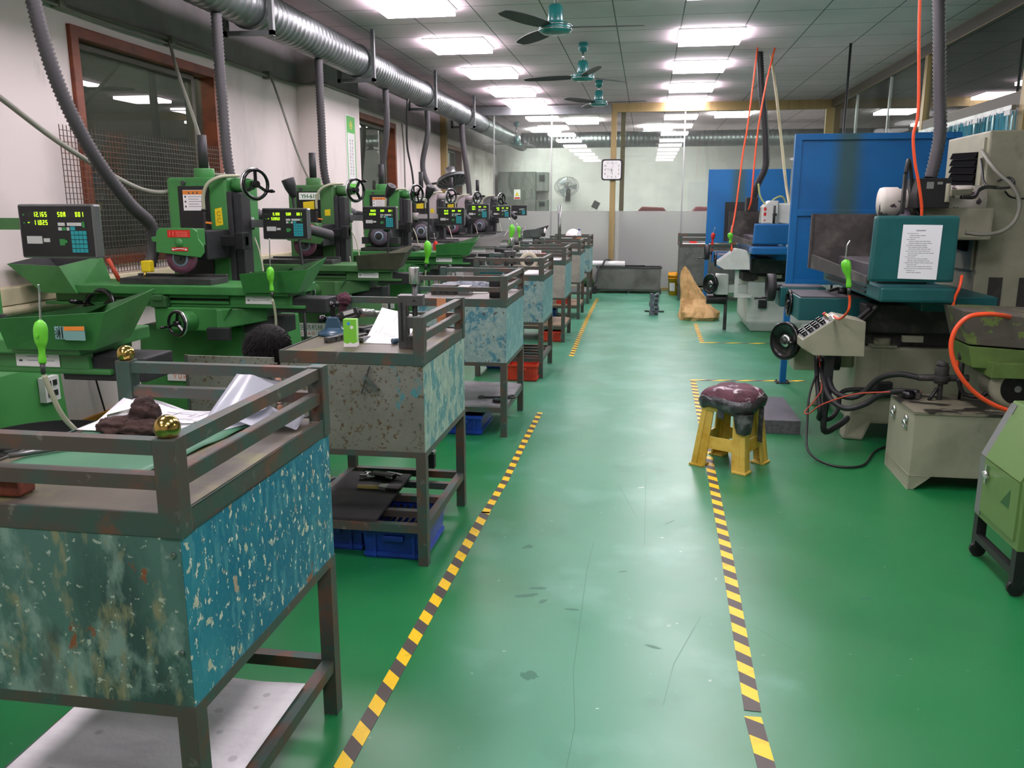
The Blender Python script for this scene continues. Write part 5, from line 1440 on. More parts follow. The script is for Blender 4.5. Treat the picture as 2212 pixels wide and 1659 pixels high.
mat('black_board', '#2a2a2b', 0.7, layers=[('#46453f', 'noise', (3, 6, 3), 0.5, 0.7, 0.8)], bump=0.2, bscale=60)
solid('black_board', MB().hexa([(-1.44, 3.235, 0.182), (-1.10, 3.24, 0.182), (-1.12, 3.86, 0.182), (-1.44, 3.86, 0.182)], [(-1.44, 3.235, 0.194), (-1.10, 3.24, 0.194), (-1.12, 3.86, 0.194), (-1.44, 3.86, 0.194)]), 'black_board', 'black rubber board on the lower frame of the second bench', 'board')
t = thing('paint_brush', 'flat paint brush with a pale wooden handle on the black board', 'brush', (-1.21, 3.62, 0.196), 0.05)
MB().hexa([(-0.105, -0.011, 0), (0.0, -0.016, 0), (0.0, 0.016, 0), (-0.105, 0.011, 0)], [(-0.105, -0.009, 0.014), (0.0, -0.014, 0.014), (0.0, 0.014, 0.014), (-0.105, 0.009, 0.014)]).build('handle', 'brush_wood', t, bevel=0.003)
MB().hexa([(0, -0.018, 0.0), (0.04, -0.03, 0), (0.04, 0.03, 0), (0, 0.018, 0)], [(0, -0.018, 0.016), (0.04, -0.03, 0.016), (0.04, 0.03, 0.016), (0, 0.018, 0.016)]).build('ferrule', 'bright_steel', t)
g = MB()
for k in range(26):
    yy = -0.029 + 0.058 * k / 25
    g.bar((0.038, yy, 0.008), (0.10 + 0.006 * math.sin(k * 3), yy * 1.05, 0.006), 0.0034, 0.013)
g.build('bristles', 'black', t)
t = thing('machine_clamp', 'black clamp with bright hooked jaws on the black board', 'clamp', (-1.24, 3.775, 0.196))
MB().torus((-0.06, 0.0, 0.012), (0, 0, 1), 0.026, 0.008, 20, 8).box(-0.11, -0.06, -0.03, -0.016, 0.004, 0.02).box(-0.10, -0.075, 0.016, 0.034, 0.004, 0.02).build('hook_jaw', 'bright_steel', t)
MB().obox((0.0, -0.005, 0.014), 0.13, 0.05, 0.026, Matrix.Rotation(-0.25, 3, 'Z')).build('clamp_body', 'black_gloss', t, bevel=0.006)
MB().obox((0.055, 0.012, 0.02), 0.09, 0.016, 0.01, Matrix.Rotation(-0.35, 3, 'Z')).obox((0.03, -0.035, 0.016), 0.07, 0.01, 0.01, Matrix.Rotation(-0.5, 3, 'Z')).build('clamp_lever', 'bright_steel', t, bevel=0.002)
t = thing('foot_jack', 'black screw clamp hanging under the second bench', 'clamp', (-1.06, 3.93, 0.3))
MB().cyl((0, 0, 0.0), (0, 0, 0.18), 0.012).cyl((0, 0, 0.12), (0, 0, 0.16), 0.022, n=8).build('screw', 'dark_steel', t)
MB().box(-0.045, 0.045, -0.02, 0.02, -0.09, -0.015).build('weight_block', 'charcoal', t, bevel=0.004)
MB().box(-0.045, 0.045, -0.024, 0.024, -0.015, 0.0).build('top_plate', 'steel', t)

def crate(x0, x1, y0, y1, h, m, label, group=None, grille=True, z=0.0, contents=None):
    t = thing('plastic_crate', label, 'crate', ((x0 + x1) / 2, (y0 + y1) / 2, z), 0, group)
    W, D = (x1 - x0) / 2, (y1 - y0) / 2
    th = 0.006
    s = 0.94
    g = MB()
    bt, tp = [(-W * s, -D * s), (W * s, -D * s), (W * s, D * s), (-W * s, D * s)], [(-W, -D), (W, -D), (W, D), (-W, D)]
    for i in range(4):
        j = (i + 1) % 4
        k = 1 - th / min(W, D)
        o = [V((bt[i][0], bt[i][1], 0)), V((bt[j][0], bt[j][1], 0)), V((tp[j][0], tp[j][1], h)), V((tp[i][0], tp[i][1], h))]
        n = [V((p.x * k, p.y * k, max(p.z, th))) for p in o]
        g.quad(*o); g.quad(n[1], n[0], n[3], n[2]); g.quad(o[3], o[2], n[2], n[3])
    g.box(-W * s, W * s, -D * s, D * s, 0, th)
    g.build('crate_body', m, t)
    g = MB()
    for zz in (h - 0.012, 0.02):
        f = s + (1 - s) * zz / h
        g.box(-W * f - 0.006, W * f + 0.006, -D * f - 0.008, -D * f, zz - 0.008, zz + 0.01)
        g.box(W * f, W * f + 0.008, -D * f, D * f, zz - 0.008, zz + 0.01)
    for fx in (-0.62, 0.62):
        g.box(W * fx - 0.006, W * fx + 0.006, -D - 0.004, -D * s, 0.01, h - 0.01)
    g.build('crate_ribs', m, t)
    MB().box(-W * 0.32, W * 0.32, -D - 0.016, -D * 0.985, h * 0.62, h * 0.8).build('crate_handle', m, t, bevel=0.004)
    if grille:
        g = MB()
        k = 9
        for i in range(k):
            x = -W * 0.85 + W * 1.7 * i / (k - 1)
            g.bar((x, -D * 0.9, h - 0.015), (x, D * 0.9, h - 0.015), 0.012, 0.008)
        g.build('grid_bars', 'black', t)
    return t
mat('crate_blue', '#173f9e', 0.4, layers=[('#102c74', 'noise', 4, 0.45, 0.7)])
mat('crate_red', '#c43a22', 0.42, layers=[('#a02c1a', 'noise', 4, 0.5, 0.7)])
BC = 'blue crates on the floor under the benches'
crate(-1.175, -0.895, 3.27, 3.62, 0.14, 'crate_blue', 'blue crate with a black grid, front right under the second bench', BC)
crate(-1.48, -1.20, 3.33, 3.7, 0.14, 'crate_blue', 'blue crate behind the front bench leg, left one under the second bench', BC)
crate(-1.30, -1.045, 5.30, 5.72, 0.135, 'crate_blue', 'blue crate on the floor under the third bench', BC, grille=False)
crate(-1.46, -1.26, 7.66, 7.95, 0.13, 'crate_blue', 'blue crate under the fourth bench, far left', BC, grille=False)
crate(-1.44, -1.2, 11.45, 11.8, 0.12, 'crate_blue', 'small dark blue crate under the sixth bench', BC, grille=False)
RC = 'red crates under the far benches'
crate(-1.18, -0.905, 7.12, 7.42, 0.15, 'crate_red', 'bright red crate poking out in front of the fourth bench', RC, grille=False)
crate(-1.12, -0.92, 9.35, 9.6, 0.12, 'crate_red', 'dark red crate under the fifth bench', RC, grille=False)
crate(-1.2, -1.02, 11.5, 11.75, 0.12, 'crate_red', 'small orange-red crate on the shelf of the sixth bench', RC, grille=False, z=0.193)

# ---------------------------------------------------------------- on the third to last benches
t = thing('fixture_block', 'dark machined block with slots behind the rail of the third bench', 'steel block', (-1.35, 5.61, ZT))
MB().box(-0.09, 0.08, -0.05, 0.05, 0, 0.065).build('block_body', 'vise_steel', t, bevel=0.003)
g = MB()
for k in range(4):
    g.cyl((-0.065 + 0.045 * k, -0.0502, 0.018), (-0.065 + 0.045 * k, -0.052, 0.018), 0.008, n=12)
g.box(-0.055, -0.04, -0.052, -0.05, 0.03, 0.06).box(0.0, 0.02, -0.052, -0.05, 0.015, 0.06)
g.build('block_slots', 'black', t)
solid('steel_bar', MB().box(-1.25, -1.17, 5.55, 5.67, ZT, ZT + 0.06), 'steel', 'plain bright block right of the dark slotted block', 'steel block', bevel=0.003)
mat('maroon_plastic', '#7c3350', 0.5)
solid('plastic_tray', MB().box(-1.48, -1.4, 5.68, 5.9, ZT, ZT + 0.03), 'maroon_plastic', 'maroon plastic tray at the left of the third bench', 'tray', bevel=0.006)
mat('glove_grey', '#8d949c', 0.95, bump=0.3, bscale=120)
crumple('work_glove', [((-1.33, 5.85, ZT + 0.03), 0.10, 0.06, 0.03), ((-1.22, 5.83, ZT + 0.045), 0.09, 0.06, 0.045), ((-1.14, 5.84, ZT + 0.04), 0.04, 0.04, 0.04)], 'glove_grey', 'grey work gloves heaped on the third bench', 'gloves', 0.4, floor=ZT)
sheet('drawing_sheet', [(-1.25, 5.70, ZT + 0.001), (-1.08, 5.72, ZT + 0.001), (-1.06, 5.98, ZT + 0.012), (-1.25, 5.98, ZT + 0.012)], 'paper', 'white sheet on the third bench beside the gloves', 'paper', marks=5, seed=8)
solid('steel_plate', MB().box(-1.01, -0.925, 5.42, 5.46, ZT, ZT + 0.135), 'charcoal', 'dark square plate standing at the corner of the third bench', 'plate', bevel=0.004)
t = thing('wrench', 'black wrench lying on the shelf of the third bench', 'wrench', (-0.98, 5.52, 0.214), 0.15)
MB().box(-0.09, 0.07, -0.009, 0.009, 0, 0.012).build('shank', 'black_gloss', t, bevel=0.003)
MB().torus((0.10, 0, 0.008), (0, 0, 1), 0.03, 0.009, 20, 8).torus((-0.105, 0, 0.008), (0, 0, 1), 0.018, 0.007, 16, 8).build('jaw', 'dark_steel', t)
solid('puck', MB().cyl((-0.95, 5.40, 0.213), (-0.95, 5.40, 0.235), 0.038, n=24), 'black_gloss', 'black round puck beside the wrench on the shelf', 'puck', bevel=0.003)
tool_vise(-1.20, 7.5, ZT, 0.0, 'steel vise with a dark knob on the fourth bench', h=0.20)
g = MB()
solid('book', MB().box(-1.42, -1.26, 7.55, 7.8, ZT, ZT + 0.02), 'white', 'white booklet lying left of the vise on the fourth bench', 'booklet', bevel=0.002)
t = thing('parts_box', 'teal and white tool set box on the fourth bench', 'box', (-1.36, 7.42, ZT))
MB().box(-0.1, 0.1, -0.05, 0.05, 0, 0.025).build('box_body', 'teal_key', t, bevel=0.003)
g = MB()
for k in range(5):
    g.bar((-0.09, -0.03 + 0.015 * k, 0.029), (0.09, -0.032 + 0.015 * k, 0.029), 0.006)
g.build('pins', 'bright_steel', t)
sheet('drawing_sheet', [(-1.08, 7.42, ZT), (-0.92, 7.42, ZT), (-0.92, 7.9, ZT + 0.01), (-1.08, 7.9, ZT + 0.01)], 'paper', 'white sheet at the right edge of the fourth bench', 'paper', marks=4, seed=11)
t = thing('tape_roll', 'cream coloured ring roll on the fourth bench behind the vise', 'roll', (-1.1, 7.98, ZT))
MB().lathe([(0.045, 0), (0.085, 0), (0.085, 0.05), (0.045, 0.05), (0.045, 0)], (0, 0, 0.085), (0.2, -1, 0), 32).build('tape', 'roll_cream', t)
MB().lathe([(0.04, 0), (0.046, 0), (0.046, 0.052), (0.04, 0.052), (0.04, 0)], (0, 0, 0.085), (0.2, -1, 0), 32).build('core', 'charcoal', t)
WB = 'white parts boxes on the fifth bench'
for k in range(5):
    solid('parts_bin', MB().box(-1.42 + 0.05 * k, -1.38 + 0.05 * k, 9.55, 9.62, ZT, ZT + 0.10), 'white', ['white upright box on the fifth bench, leftmost of five', 'second white upright box on the fifth bench from the left', 'middle white upright box on the fifth bench', 'fourth white upright box on the fifth bench from the left', 'white upright box on the fifth bench, rightmost of five'][k], 'box', WB, 0.002)
solid('red_case', MB().box(-1.3, -1.15, 9.75, 9.85, ZT, ZT + 0.06), 'red', 'red case at the back of the fifth bench', 'case', bevel=0.006)
sheet('drawing_sheet', [(-1.1, 9.5, ZT), (-0.95, 9.5, ZT), (-0.95, 9.8, ZT), (-1.1, 9.8, ZT)], 'paper', 'white sheet on the fifth bench', 'paper', marks=3, seed=12)
solid('steel_pole', MB().cyl((-1.21, 11.95, ZT), (-1.21, 11.95, 1.525), 0.024, n=16).cyl((-1.21, 11.95, ZT), (-1.21, 11.95, ZT + 0.02), 0.06, n=20), 'steel', 'tall plain steel pole standing on the sixth bench', 'pole')
t = thing('dial_gauge', 'dial gauge on a short post on the sixth bench', 'gauge', (-1.42, 12.0, ZT))
MB().cyl((0, 0, 0), (0, 0, 0.30), 0.008).cyl((0, 0, 0), (0, 0, 0.03), 0.035, n=20).build('post', 'bright_steel', t)
MB().cyl((-0.02, -0.02, 0.2), (-0.02, 0.0, 0.2), 0.028, n=24).build('dial', 'black', t)
MB().cyl((0, 0, 0.22), (0, 0, 0.28), 0.018, n=16).build('sleeve', 'white', t)
t = thing('grinding_disc', 'large white round disc leaning on the last bench', 'disc', (-1.15, 13.55, ZT + 0.125))
MB().lathe([(0, -0.02), (0.12, -0.02), (0.125, 0), (0.12, 0.03), (0, 0.03)], (0, 0, 0), (0, -1, 0.25), 36).build('disc_body', 'white', t)
MB().cyl((0.03, -0.03, -0.02), (0.035, -0.05, -0.018), 0.04, n=24).cyl((0.035, -0.05, -0.018), (0.037, -0.06, -0.016), 0.02, n=16, mi=0).build('hub', 'dark_steel', t)
t = thing('drink_bottle', 'clear drink bottle with a blue cap and orange label on the last bench', 'bottle', (-1.045, 13.45, ZT))
bm_ = bpy.data.materials.new('bottle_clear'); bm_.use_nodes = True
b_ = bm_.node_tree.nodes['Principled BSDF']; b_.inputs['Base Color'].default_value = (0.9, 0.95, 1, 1); b_.inputs['Transmission Weight'].default_value = 0.8; b_.inputs['Roughness'].default_value = 0.1; b_.inputs['IOR'].default_value = 1.2
MATS['bottle_clear'] = bm_
MB().lathe([(0, 0), (0.036, 0), (0.038, 0.02), (0.036, 0.15), (0.03, 0.18), (0.015, 0.21), (0.014, 0.23), (0, 0.23)], (0, 0, 0), (0, 0, 1), 20).build('bottle_body', 'bottle_clear', t)
MB().lathe([(0.0385, 0.06), (0.0385, 0.13), (0.038, 0.13), (0.038, 0.06)], (0, 0, 0), (0, 0, 1), 20).build('bottle_label', 'orange_paint', t)
MB().cyl((0, 0, 0.23), (0, 0, 0.25), 0.018).build('cap', 'crate_blue', t)
solid('steel_tray', MB().box(-1.42, -1.18, 11.42, 11.6, ZT, ZT + 0.05), 'bench_top_grey', 'flat tan tray on the sixth bench', 'tray', bevel=0.004)

# ---------------------------------------------------------------- the person behind the second bench
mat('skin', '#b07f63', 0.55)
mat('hair', '#0e0d0c', 0.7, spec=0.2)
mat('work_shirt', '#2f3a4c', 0.9)
mat('work_trousers', '#23262e', 0.9)
def skin_mesh(name, chains, m, parent, root=0, sub=2):
    vs, es, rs = [], [], []
    for ch in chains:
        prev = None
        for q in ch:
            if isinstance(q, int):
                prev = q; continue
            vs.append(q[:3]); rs.append(q[3])
            if prev is not None:
                es.append((prev, len(vs) - 1))
            prev = len(vs) - 1
    me = bpy.data.meshes.new(name)
    me.from_pydata(vs, es, [])
    o = bpy.data.objects.new(name, me)
    COL.objects.link(o)
    md = o.modifiers.new('skin', 'SKIN')
    md.use_smooth_shade = True
    for i, d in enumerate(me.skin_vertices[0].data):
        d.radius = (rs[i], rs[i]); d.use_root = (i == root)
    s = o.modifiers.new('sub', 'SUBSURF'); s.levels = sub; s.render_levels = sub
    me.materials.append(MATS[m])
    dg = bpy.context.evaluated_depsgraph_get()
    nm = bpy.data.meshes.new_from_object(o.evaluated_get(dg))
    bpy.data.objects.remove(o)
    r = bpy.data.objects.new(name, nm)
    nm.name = name
    COL.objects.link(r)
    r.parent = parent
    return r
def person():
    t = thing('person', 'person with short black hair crouching low behind the second bench', 'person', (-1.84, 3.68, 0))
    # indices count every vertex in order
    ch = [[(0, 0, 0.27, 0.125), (0, 0.04, 0.36, 0.12), (0, 0.09, 0.47, 0.125), (0, 0.14, 0.57, 0.10), (0, 0.17, 0.64, 0.055), (0, 0.185, 0.69, 0.052), (0, 0.20, 0.75, 0.078), (0, 0.205, 0.81, 0.088), (0, 0.20, 0.86, 0.07)]]
    n = 9
    hands = []
    for s in (-1, 1):
        ch.append([3, (s * 0.15, 0.15, 0.56, 0.055), (s * 0.20, 0.22, 0.46, 0.046), (s * 0.20, 0.33, 0.36, 0.040), (s * 0.15, 0.43, 0.38, 0.034), (s * 0.10, 0.52, 0.40, 0.026), (s * 0.085, 0.57, 0.40, 0.03)])
        a = n; n += 6
        palm = n - 1
        for k in range(4):
            x0 = s * (0.085 + 0.018 * (1.5 - k))
            L = (0.07, 0.08, 0.075, 0.06)[k]
            ch.append([palm, (x0, 0.60, 0.398, 0.0095), (x0, 0.60 + L * 0.55, 0.39, 0.009), (x0, 0.60 + L * 0.85, 0.37, 0.008)]); n += 3
        ch.append([palm - 1, (s * 0.055, 0.545, 0.395, 0.011), (s * 0.035, 0.58, 0.385, 0.010), (s * 0.03, 0.61, 0.378, 0.009)]); n += 3
    for s in (-1, 1):
        ch.append([0, (s * 0.10, 0.06, 0.27, 0.09), (s * 0.15, 0.22, 0.36, 0.075), (s * 0.17, 0.38, 0.44, 0.062), (s * 0.165, 0.37, 0.28, 0.054), (s * 0.155, 0.33, 0.10, 0.04), (s * 0.155, 0.36, 0.045, 0.042), (s * 0.165, 0.46, 0.03, 0.03)])
    b = skin_mesh('body', ch, 'skin', t)
    g = MB()
    for s in (-1, 1):
        g.sphere((s * 0.082, 0.205, 0.80), 0.026, 12, sq=(0.45, 0.8, 1.2))
    g.build('ears', 'skin', b)
    g = MB()
    for s in (-1, 1):
        g.sphere((s * 0.033, 0.282, 0.815), 0.011, 10)
    g.build('eyes', 'white', b)
    MB().add([(0, 0.287, 0.825), (-0.014, 0.285, 0.785), (0.014, 0.285, 0.785), (0, 0.308, 0.787)], [(0, 1, 3), (0, 3, 2), (1, 2, 3), (0, 2, 1)]).build('nose', 'skin', b)
    MB().sphere((0, 0.279, 0.763), 0.02, 12, sq=(1, 0.4, 0.3)).build('mouth', 'maroon_plastic', b)
    r = random.Random(5)
    g = MB().sphere((0, 0.185, 0.825), 0.112, 24, sq=(1, 1.0, 0.98))
    for k in range(2600):
        th, ph = r.uniform(0, 2 * PI), math.acos(r.uniform(-0.25, 1.0))
        d = V((math.sin(ph) * math.cos(th), math.sin(ph) * math.sin(th), math.cos(ph)))
        if d.y > 0.45 and d.z < 0.45:
            continue
        p = V((0, 0.185, 0.825)) + d * 0.104
        tip = p + (d * r.uniform(0.006, 0.024) + V((r.uniform(-0.012, 0.012), -0.008 + r.uniform(-0.016, 0.008), -0.016 - 0.012 * (1 - d.z))))
        x, y, _ = frame_of(tip - p)
        q = 0.003
        g.add([p + x * q, p - x * q * 0.5 + y * q, p - x * q * 0.5 - y * q, tip], [(0, 1, 3), (1, 2, 3), (2, 0, 3)])
    g.build('hair', 'hair', b)
    ch = [[(0, 0.0, 0.29, 0.135), (0, 0.04, 0.37, 0.132), (0, 0.09, 0.47, 0.137), (0, 0.135, 0.565, 0.112), (0, 0.155, 0.60, 0.07)]]
    for s in (-1, 1):
        ch.append([3, (s * 0.15, 0.15, 0.56, 0.066), (s * 0.20, 0.22, 0.46, 0.058), (s * 0.203, 0.28, 0.405, 0.054)])
    skin_mesh('work_shirt', ch, 'work_shirt', t)
    ch = [[(0, 0, 0.26, 0.137)]]
    for s in (-1, 1):
        ch.append([0, (s * 0.10, 0.06, 0.27, 0.10), (s * 0.15, 0.22, 0.36, 0.086), (s * 0.17, 0.385, 0.445, 0.073), (s * 0.165, 0.37, 0.28, 0.066), (s * 0.156, 0.335, 0.13, 0.058)])
    skin_mesh('work_trousers', ch, 'work_trousers', t)
    g = MB()
    for s in (-1, 1):
        g.hexa([(s * 0.16 - 0.045, 0.28, 0), (s * 0.16 + 0.045, 0.28, 0), (s * 0.165 + 0.05, 0.53, 0), (s * 0.165 - 0.05, 0.53, 0)], [(s * 0.16 - 0.04, 0.29, 0.09), (s * 0.16 + 0.04, 0.29, 0.09), (s * 0.165 + 0.04, 0.51, 0.05), (s * 0.165 - 0.04, 0.51, 0.05)])
    g.build('shoes', 'black', t, bevel=0.02)
person()
t = thing('low_stool', 'low stool under the crouching person', 'stool', (-1.84, 3.66, 0))
MB().box(-0.15, 0.15, -0.13, 0.12, 0.11, 0.14).build('seat', 'brick_red', t, bevel=0.006)
for sx in (-1, 1):
    for sy in (-1, 1):
        MB().box(sx * 0.12 - 0.02, sx * 0.12 + 0.02, sy * 0.1 - 0.02, sy * 0.1 + 0.02, 0, 0.11).build('leg', 'brick_red', t)
# ================================================================ right side: big grinders, screens, hydraulic unit
mat('teal_paint', '#0d5657', 0.42, layers=[('#0a4648', 'noise', 3, 0.45, 0.7), ('#5f8584', 'noise', (30, 30, 12), 0.72, 0.75, 0.7)])
mat('blue_paint', '#07609c', 0.42, layers=[('#05507f', 'noise', 2.5, 0.45, 0.7), ('#4d7aa0', 'noise', 26, 0.73, 0.76, 0.6)])
mat('cream_paint', '#999a84', 0.5, layers=[('#80826e', 'noise', 2.5, 0.45, 0.7), ('#5f5f52', 'noise', (5, 5, 2.5), 0.62, 0.76, 0.7), ('#3a3a34', 'noise', (22, 22, 14), 0.72, 0.75, 0.8)])
mat('white_paint', '#c9cec6', 0.45, layers=[('#aeb3ab', 'noise', 2.5, 0.48, 0.72), ('#7d8079', 'noise', (6, 6, 3), 0.66, 0.78, 0.6)])
mat('sooty', '#3a3836', 0.75, layers=[('#5a5751', 'noise', 5, 0.48, 0.68), ('#262524', 'noise', 3, 0.5, 0.7)])
mat('grime', '#2b2a28', 0.6, layers=[('#4a4842', 'noise', 8, 0.5, 0.68)])
mat('dark_top', '#4a484b', 0.5, layers=[('#363438', 'noise', 6, 0.42, 0.66)])
mat('peeling', '#c7c3b8', 0.6, layers=[('#4a3d44', 'noise', (9, 9, 9), 0.58, 0.60, 1.0)])
mat('lime_pale', '#9aa66a', 0.4)
mat('hose_orange', '#f0552a', 0.4)
mat('matte_black', '#0c0c0d', 0.95, spec=0.05)
mat('oxide_green', '#5f7a3c', 0.5, layers=[('#4b622f', 'noise', 4, 0.45, 0.7)])
mat('oxide_grey', '#5a544d', 0.6, layers=[('#6c7f42', 'noise', (9, 9, 9), 0.55, 0.57, 0.95), ('#2d2a27', 'noise', 6, 0.58, 0.7, 0.7)])

def right_grinder(x, y, label, paint, body, gz=1.455, gx=(-0.08, 0.37), cz=0.0, cons='cream_paint', far_plate=False):
    t = thing('saddle_grinder', label, 'grinding machine', (x, y, 0), 0, 'big grinders on the right')
    g = MB().box(0.04, 0.95, 0, 1.1, 0.11, 0.62)
    if cz:
        g.hexa([(0.10, 0.06, 0), (0.92, 0.06, 0), (0.92, 1.05, 0), (0.10, 1.05, 0)], [(0.04, 0, 0.12), (0.95, 0, 0.12), (0.95, 1.1, 0.12), (0.04, 1.1, 0.12)])
    else:
        g.hexa([(0.0, 0.0, 0.0), (0.12, -0.02, 0.0), (0.14, 0.14, 0.0), (0.0, 0.14, 0.0)], [(0.04, 0.0, 0.2), (0.18, 0.0, 0.14), (0.18, 0.14, 0.14), (0.04, 0.14, 0.2)])
    if not cz:
        g.hexa([(-0.02, 0.95, 0.0), (0.12, 0.95, 0.0), (0.12, 1.1, 0.0), (-0.02, 1.1, 0.0)], [(0.02, 0.95, 0.2), (0.18, 0.95, 0.14), (0.18, 1.1, 0.14), (0.02, 1.1, 0.2)])
    g.box(0.7, 0.95, 0.0, 1.1, 0, 0.12)
    base = g.build('base', body, t, bevel=0.018)
    MB().box(0.045, 0.19, -0.004, 0.0, 0.18, 0.6).box(0.30, 0.36, -0.004, 0, 0.33, 0.40).build('access_cover', body, base, bevel=0.003)
    MB().box(0.17, 0.27, -0.05, 0.0, 0.30, 0.40).build('junction_box', 'black', base, bevel=0.008)
    MB().box(-0.02, 0.85, 0.05, 1.05, 0.62, 0.72).box(0.06, 0.8, -0.05, 1.0, 0.72, 0.90).build('saddle', 'grime', t, bevel=0.01)
    g = MB().box(0.30, 0.42, -0.06, -0.02, 0.665, 0.705).cyl((0.2, 0.03, 0.62), (0.2, 0.03, 0.68), 0.05, n=20).box(0.12, 0.28, -0.02, 0.08, 0.62, 0.635)
    g.build('oil_fittings', 'cream_paint', t)
    # apron with dark top, front beam and wheels
    ap = MB().box(-0.32, 0.13, 0.10, 0.62, 0.77, 0.92).box(-0.36, -0.05, 0.62, 0.86, 0.80, 0.94).build('apron', paint, t, bevel=0.008)
    MB().box(-0.31, 0.12, 0.11, 0.61, 0.92, 0.928).box(-0.35, -0.06, 0.63, 0.85, 0.94, 0.945).build('apron_top', 'dark_top', ap)
    g = MB().bar((-0.10, 0.28, 0.95), (-0.03, 0.33, 0.965), 0.018).cyl((0.0, 0.35, 0.93), (0.0, 0.35, 0.965), 0.03, n=16).cyl((0.06, 0.36, 0.93), (0.06, 0.36, 0.96), 0.02, n=12).box(0.02, 0.2, 0.38, 0.44, 0.93, 0.985)
    g.build('trip_lever', 'dark_steel', ap)
    MB().box(0.30, 0.72, -0.34, 0.5, 0.895, 0.985).build('rear_beam', paint, t, bevel=0.008)
    sl = MB().box(-0.02, 0.38, -0.65, 0.9, 0.978, 1.062).build('table', paint, t, bevel=0.014)
    MB().box(-0.03, -0.02, -0.35, 0.75, 1.0, 1.012).box(-0.03, -0.02, -0.35, 0.75, 1.03, 1.038).build('table_slots', 'black', sl)
    MB().box(0.02, 0.3, -0.4, 0.65, 1.062, 1.165).build('magnetic_chuck', 'dark_top', sl, bevel=0.006)
    # splash guard: near end plate, far end plate, back sheet, low front lip
    a, b = gx
    g = MB().prism([(a, 1.09), (b, 1.09), (b, gz), (a + 0.01, gz - 0.0)], (0, -0.625, 0), UX, UZ, (0, 0.055, 0))
    gd = g.build('splash_guard', paint, t, bevel=0.016)
    zt = max(gz, 1.455)
    MB().prism([(-0.14, 1.10), (b, 1.10), (b, zt), (-0.16, zt)], (0, 0.75, 0), UX, UZ, (0, 0.02, 0)).box(b - 0.02, b, -0.57, 0.75, 1.09, gz).build('inner_sheet', 'sooty', gd)
    MB().box(-0.16, -0.145, 0.74, 0.775, 1.07, zt).hexa([(a, -0.57, 1.07), (a + 0.02, -0.57, 1.07), (-0.12, 0.75, 1.07), (-0.15, 0.75, 1.07)], [(a, -0.57, 1.115), (a + 0.012, -0.57, 1.115), (-0.135, 0.75, 1.17), (-0.15, 0.75, 1.17)]).build('front_lip', 'sooty', gd)
    if far_plate:
        MB().box(-0.17, 0.2, 1.25, 1.27, 1.05, 1.57).build('back_plate', 'charcoal', t)
    # sloping console with rows of knobs
    z0 = 0.605 + cz
    prof = [(-0.355, z0 + 0.045), (-0.28, z0), (0.015, z0), (0.008, z0 + 0.215), (-0.15, z0 + 0.245), (-0.355, z0 + 0.095)]
    cn = MB().prism(prof, (0, -0.30, 0), UX, UZ, (0, 0.24, 0)).build('console', cons, t, bevel=0.005)
    u = V((0.205, 0, 0.15)).normalized(); nn = V((-0.15, 0, 0.205)).normalized()
    o = V((-0.355, -0.30, z0 + 0.095))
    MB().hexa([o + u * 0.01 + UY * 0.012, o + u * 0.245 + UY * 0.012, o + u * 0.245 + UY * 0.228, o + u * 0.01 + UY * 0.228], [o + u * 0.01 + UY * 0.012 + nn * 0.003, o + u * 0.245 + UY * 0.012 + nn * 0.003, o + u * 0.245 + UY * 0.228 + nn * 0.003, o + u * 0.01 + UY * 0.228 + nn * 0.003]).build('knob_panel', 'alu', cn)
    if cons == 'cream_paint':
        for i in range(4):
            for j in range(3):
                c = o + u * (0.035 + 0.042 * i) + UY * (0.05 + 0.062 * j)
                k = MB().lathe([(0.016, 0), (0.014, 0.016), (0, 0.016)], c + nn * 0.003, nn, 14).obox(c + nn * 0.022, 0.03, 0.008, 0.012, Matrix((u, UY, nn)).transposed()).build('knob', 'black_gloss', cn)
                MB().obox(c + nn * 0.029, 0.028, 0.004, 0.002, Matrix((u, UY, nn)).transposed()).build('knob_pointer', 'white', k)
        for j, m in enumerate(('red', 'brass', 'brass', 'white_key')):
            c = o + u * 0.21 + UY * (0.19 - 0.05 * j)
            MB().bar(c, c + nn * 0.03, 0.028, 0.02).build('push_button', m, cn, bevel=0.003)
    # arm, wheel head and handwheels
    g = MB().box(-0.34, -0.19, 0.02, 0.22, 0.45, 0.70).hexa([(-0.19, 0.05, 0.47), (0.04, 0.05, 0.47), (0.04, 0.2, 0.47), (-0.19, 0.2, 0.47)], [(-0.19, 0.05, 0.56), (0.04, 0.05, 0.58), (0.04, 0.2, 0.58), (-0.19, 0.2, 0.56)])
    g.build('feed_box', body, t, bevel=0.012)
    if cz:
        MB().cyl((-0.44, 0.12, 0.385), (-0.20, 0.12, 0.385), 0.062, n=24).box(-0.36, -0.24, 0.08, 0.16, 0.43, 0.46).build('feed_motor', 'black', t, bevel=0.006)
        MB().box(-0.22, -0.18, 0.14, 0.18, 0, 0.45).build('arm_leg', 'dark_steel', t)
    else:
        MB().cyl((-0.19, 0.0, 0.52), (-0.06, 0.0, 0.52), 0.06, n=24).build('feed_motor', 'black', t, bevel=0.008)
    if cz:
        MB().box(-0.14, -0.095, -0.2, -0.15, 0.47, z0).box(-0.14, 0.06, -0.2, -0.15, 0.44, 0.48).box(0.02, 0.06, -0.2, 0.05, 0.44, 0.48).build('console_arm', body, t, bevel=0.004)
    else:
        MB().box(-0.19, -0.14, -0.22, -0.17, 0.3, z0).tube([(-0.165, -0.2, 0.3), (-0.16, -0.18, 0.1), (-0.05, -0.05, 0.1), (0.03, 0.02, 0.14)], 0.02).build('console_arm', 'charcoal', t)
    wz = 0.65 if not cz else 0.585
    ax = V((-0.80, -0.58, 0.05)).normalized()
    c = V((-0.41, -0.02, wz))
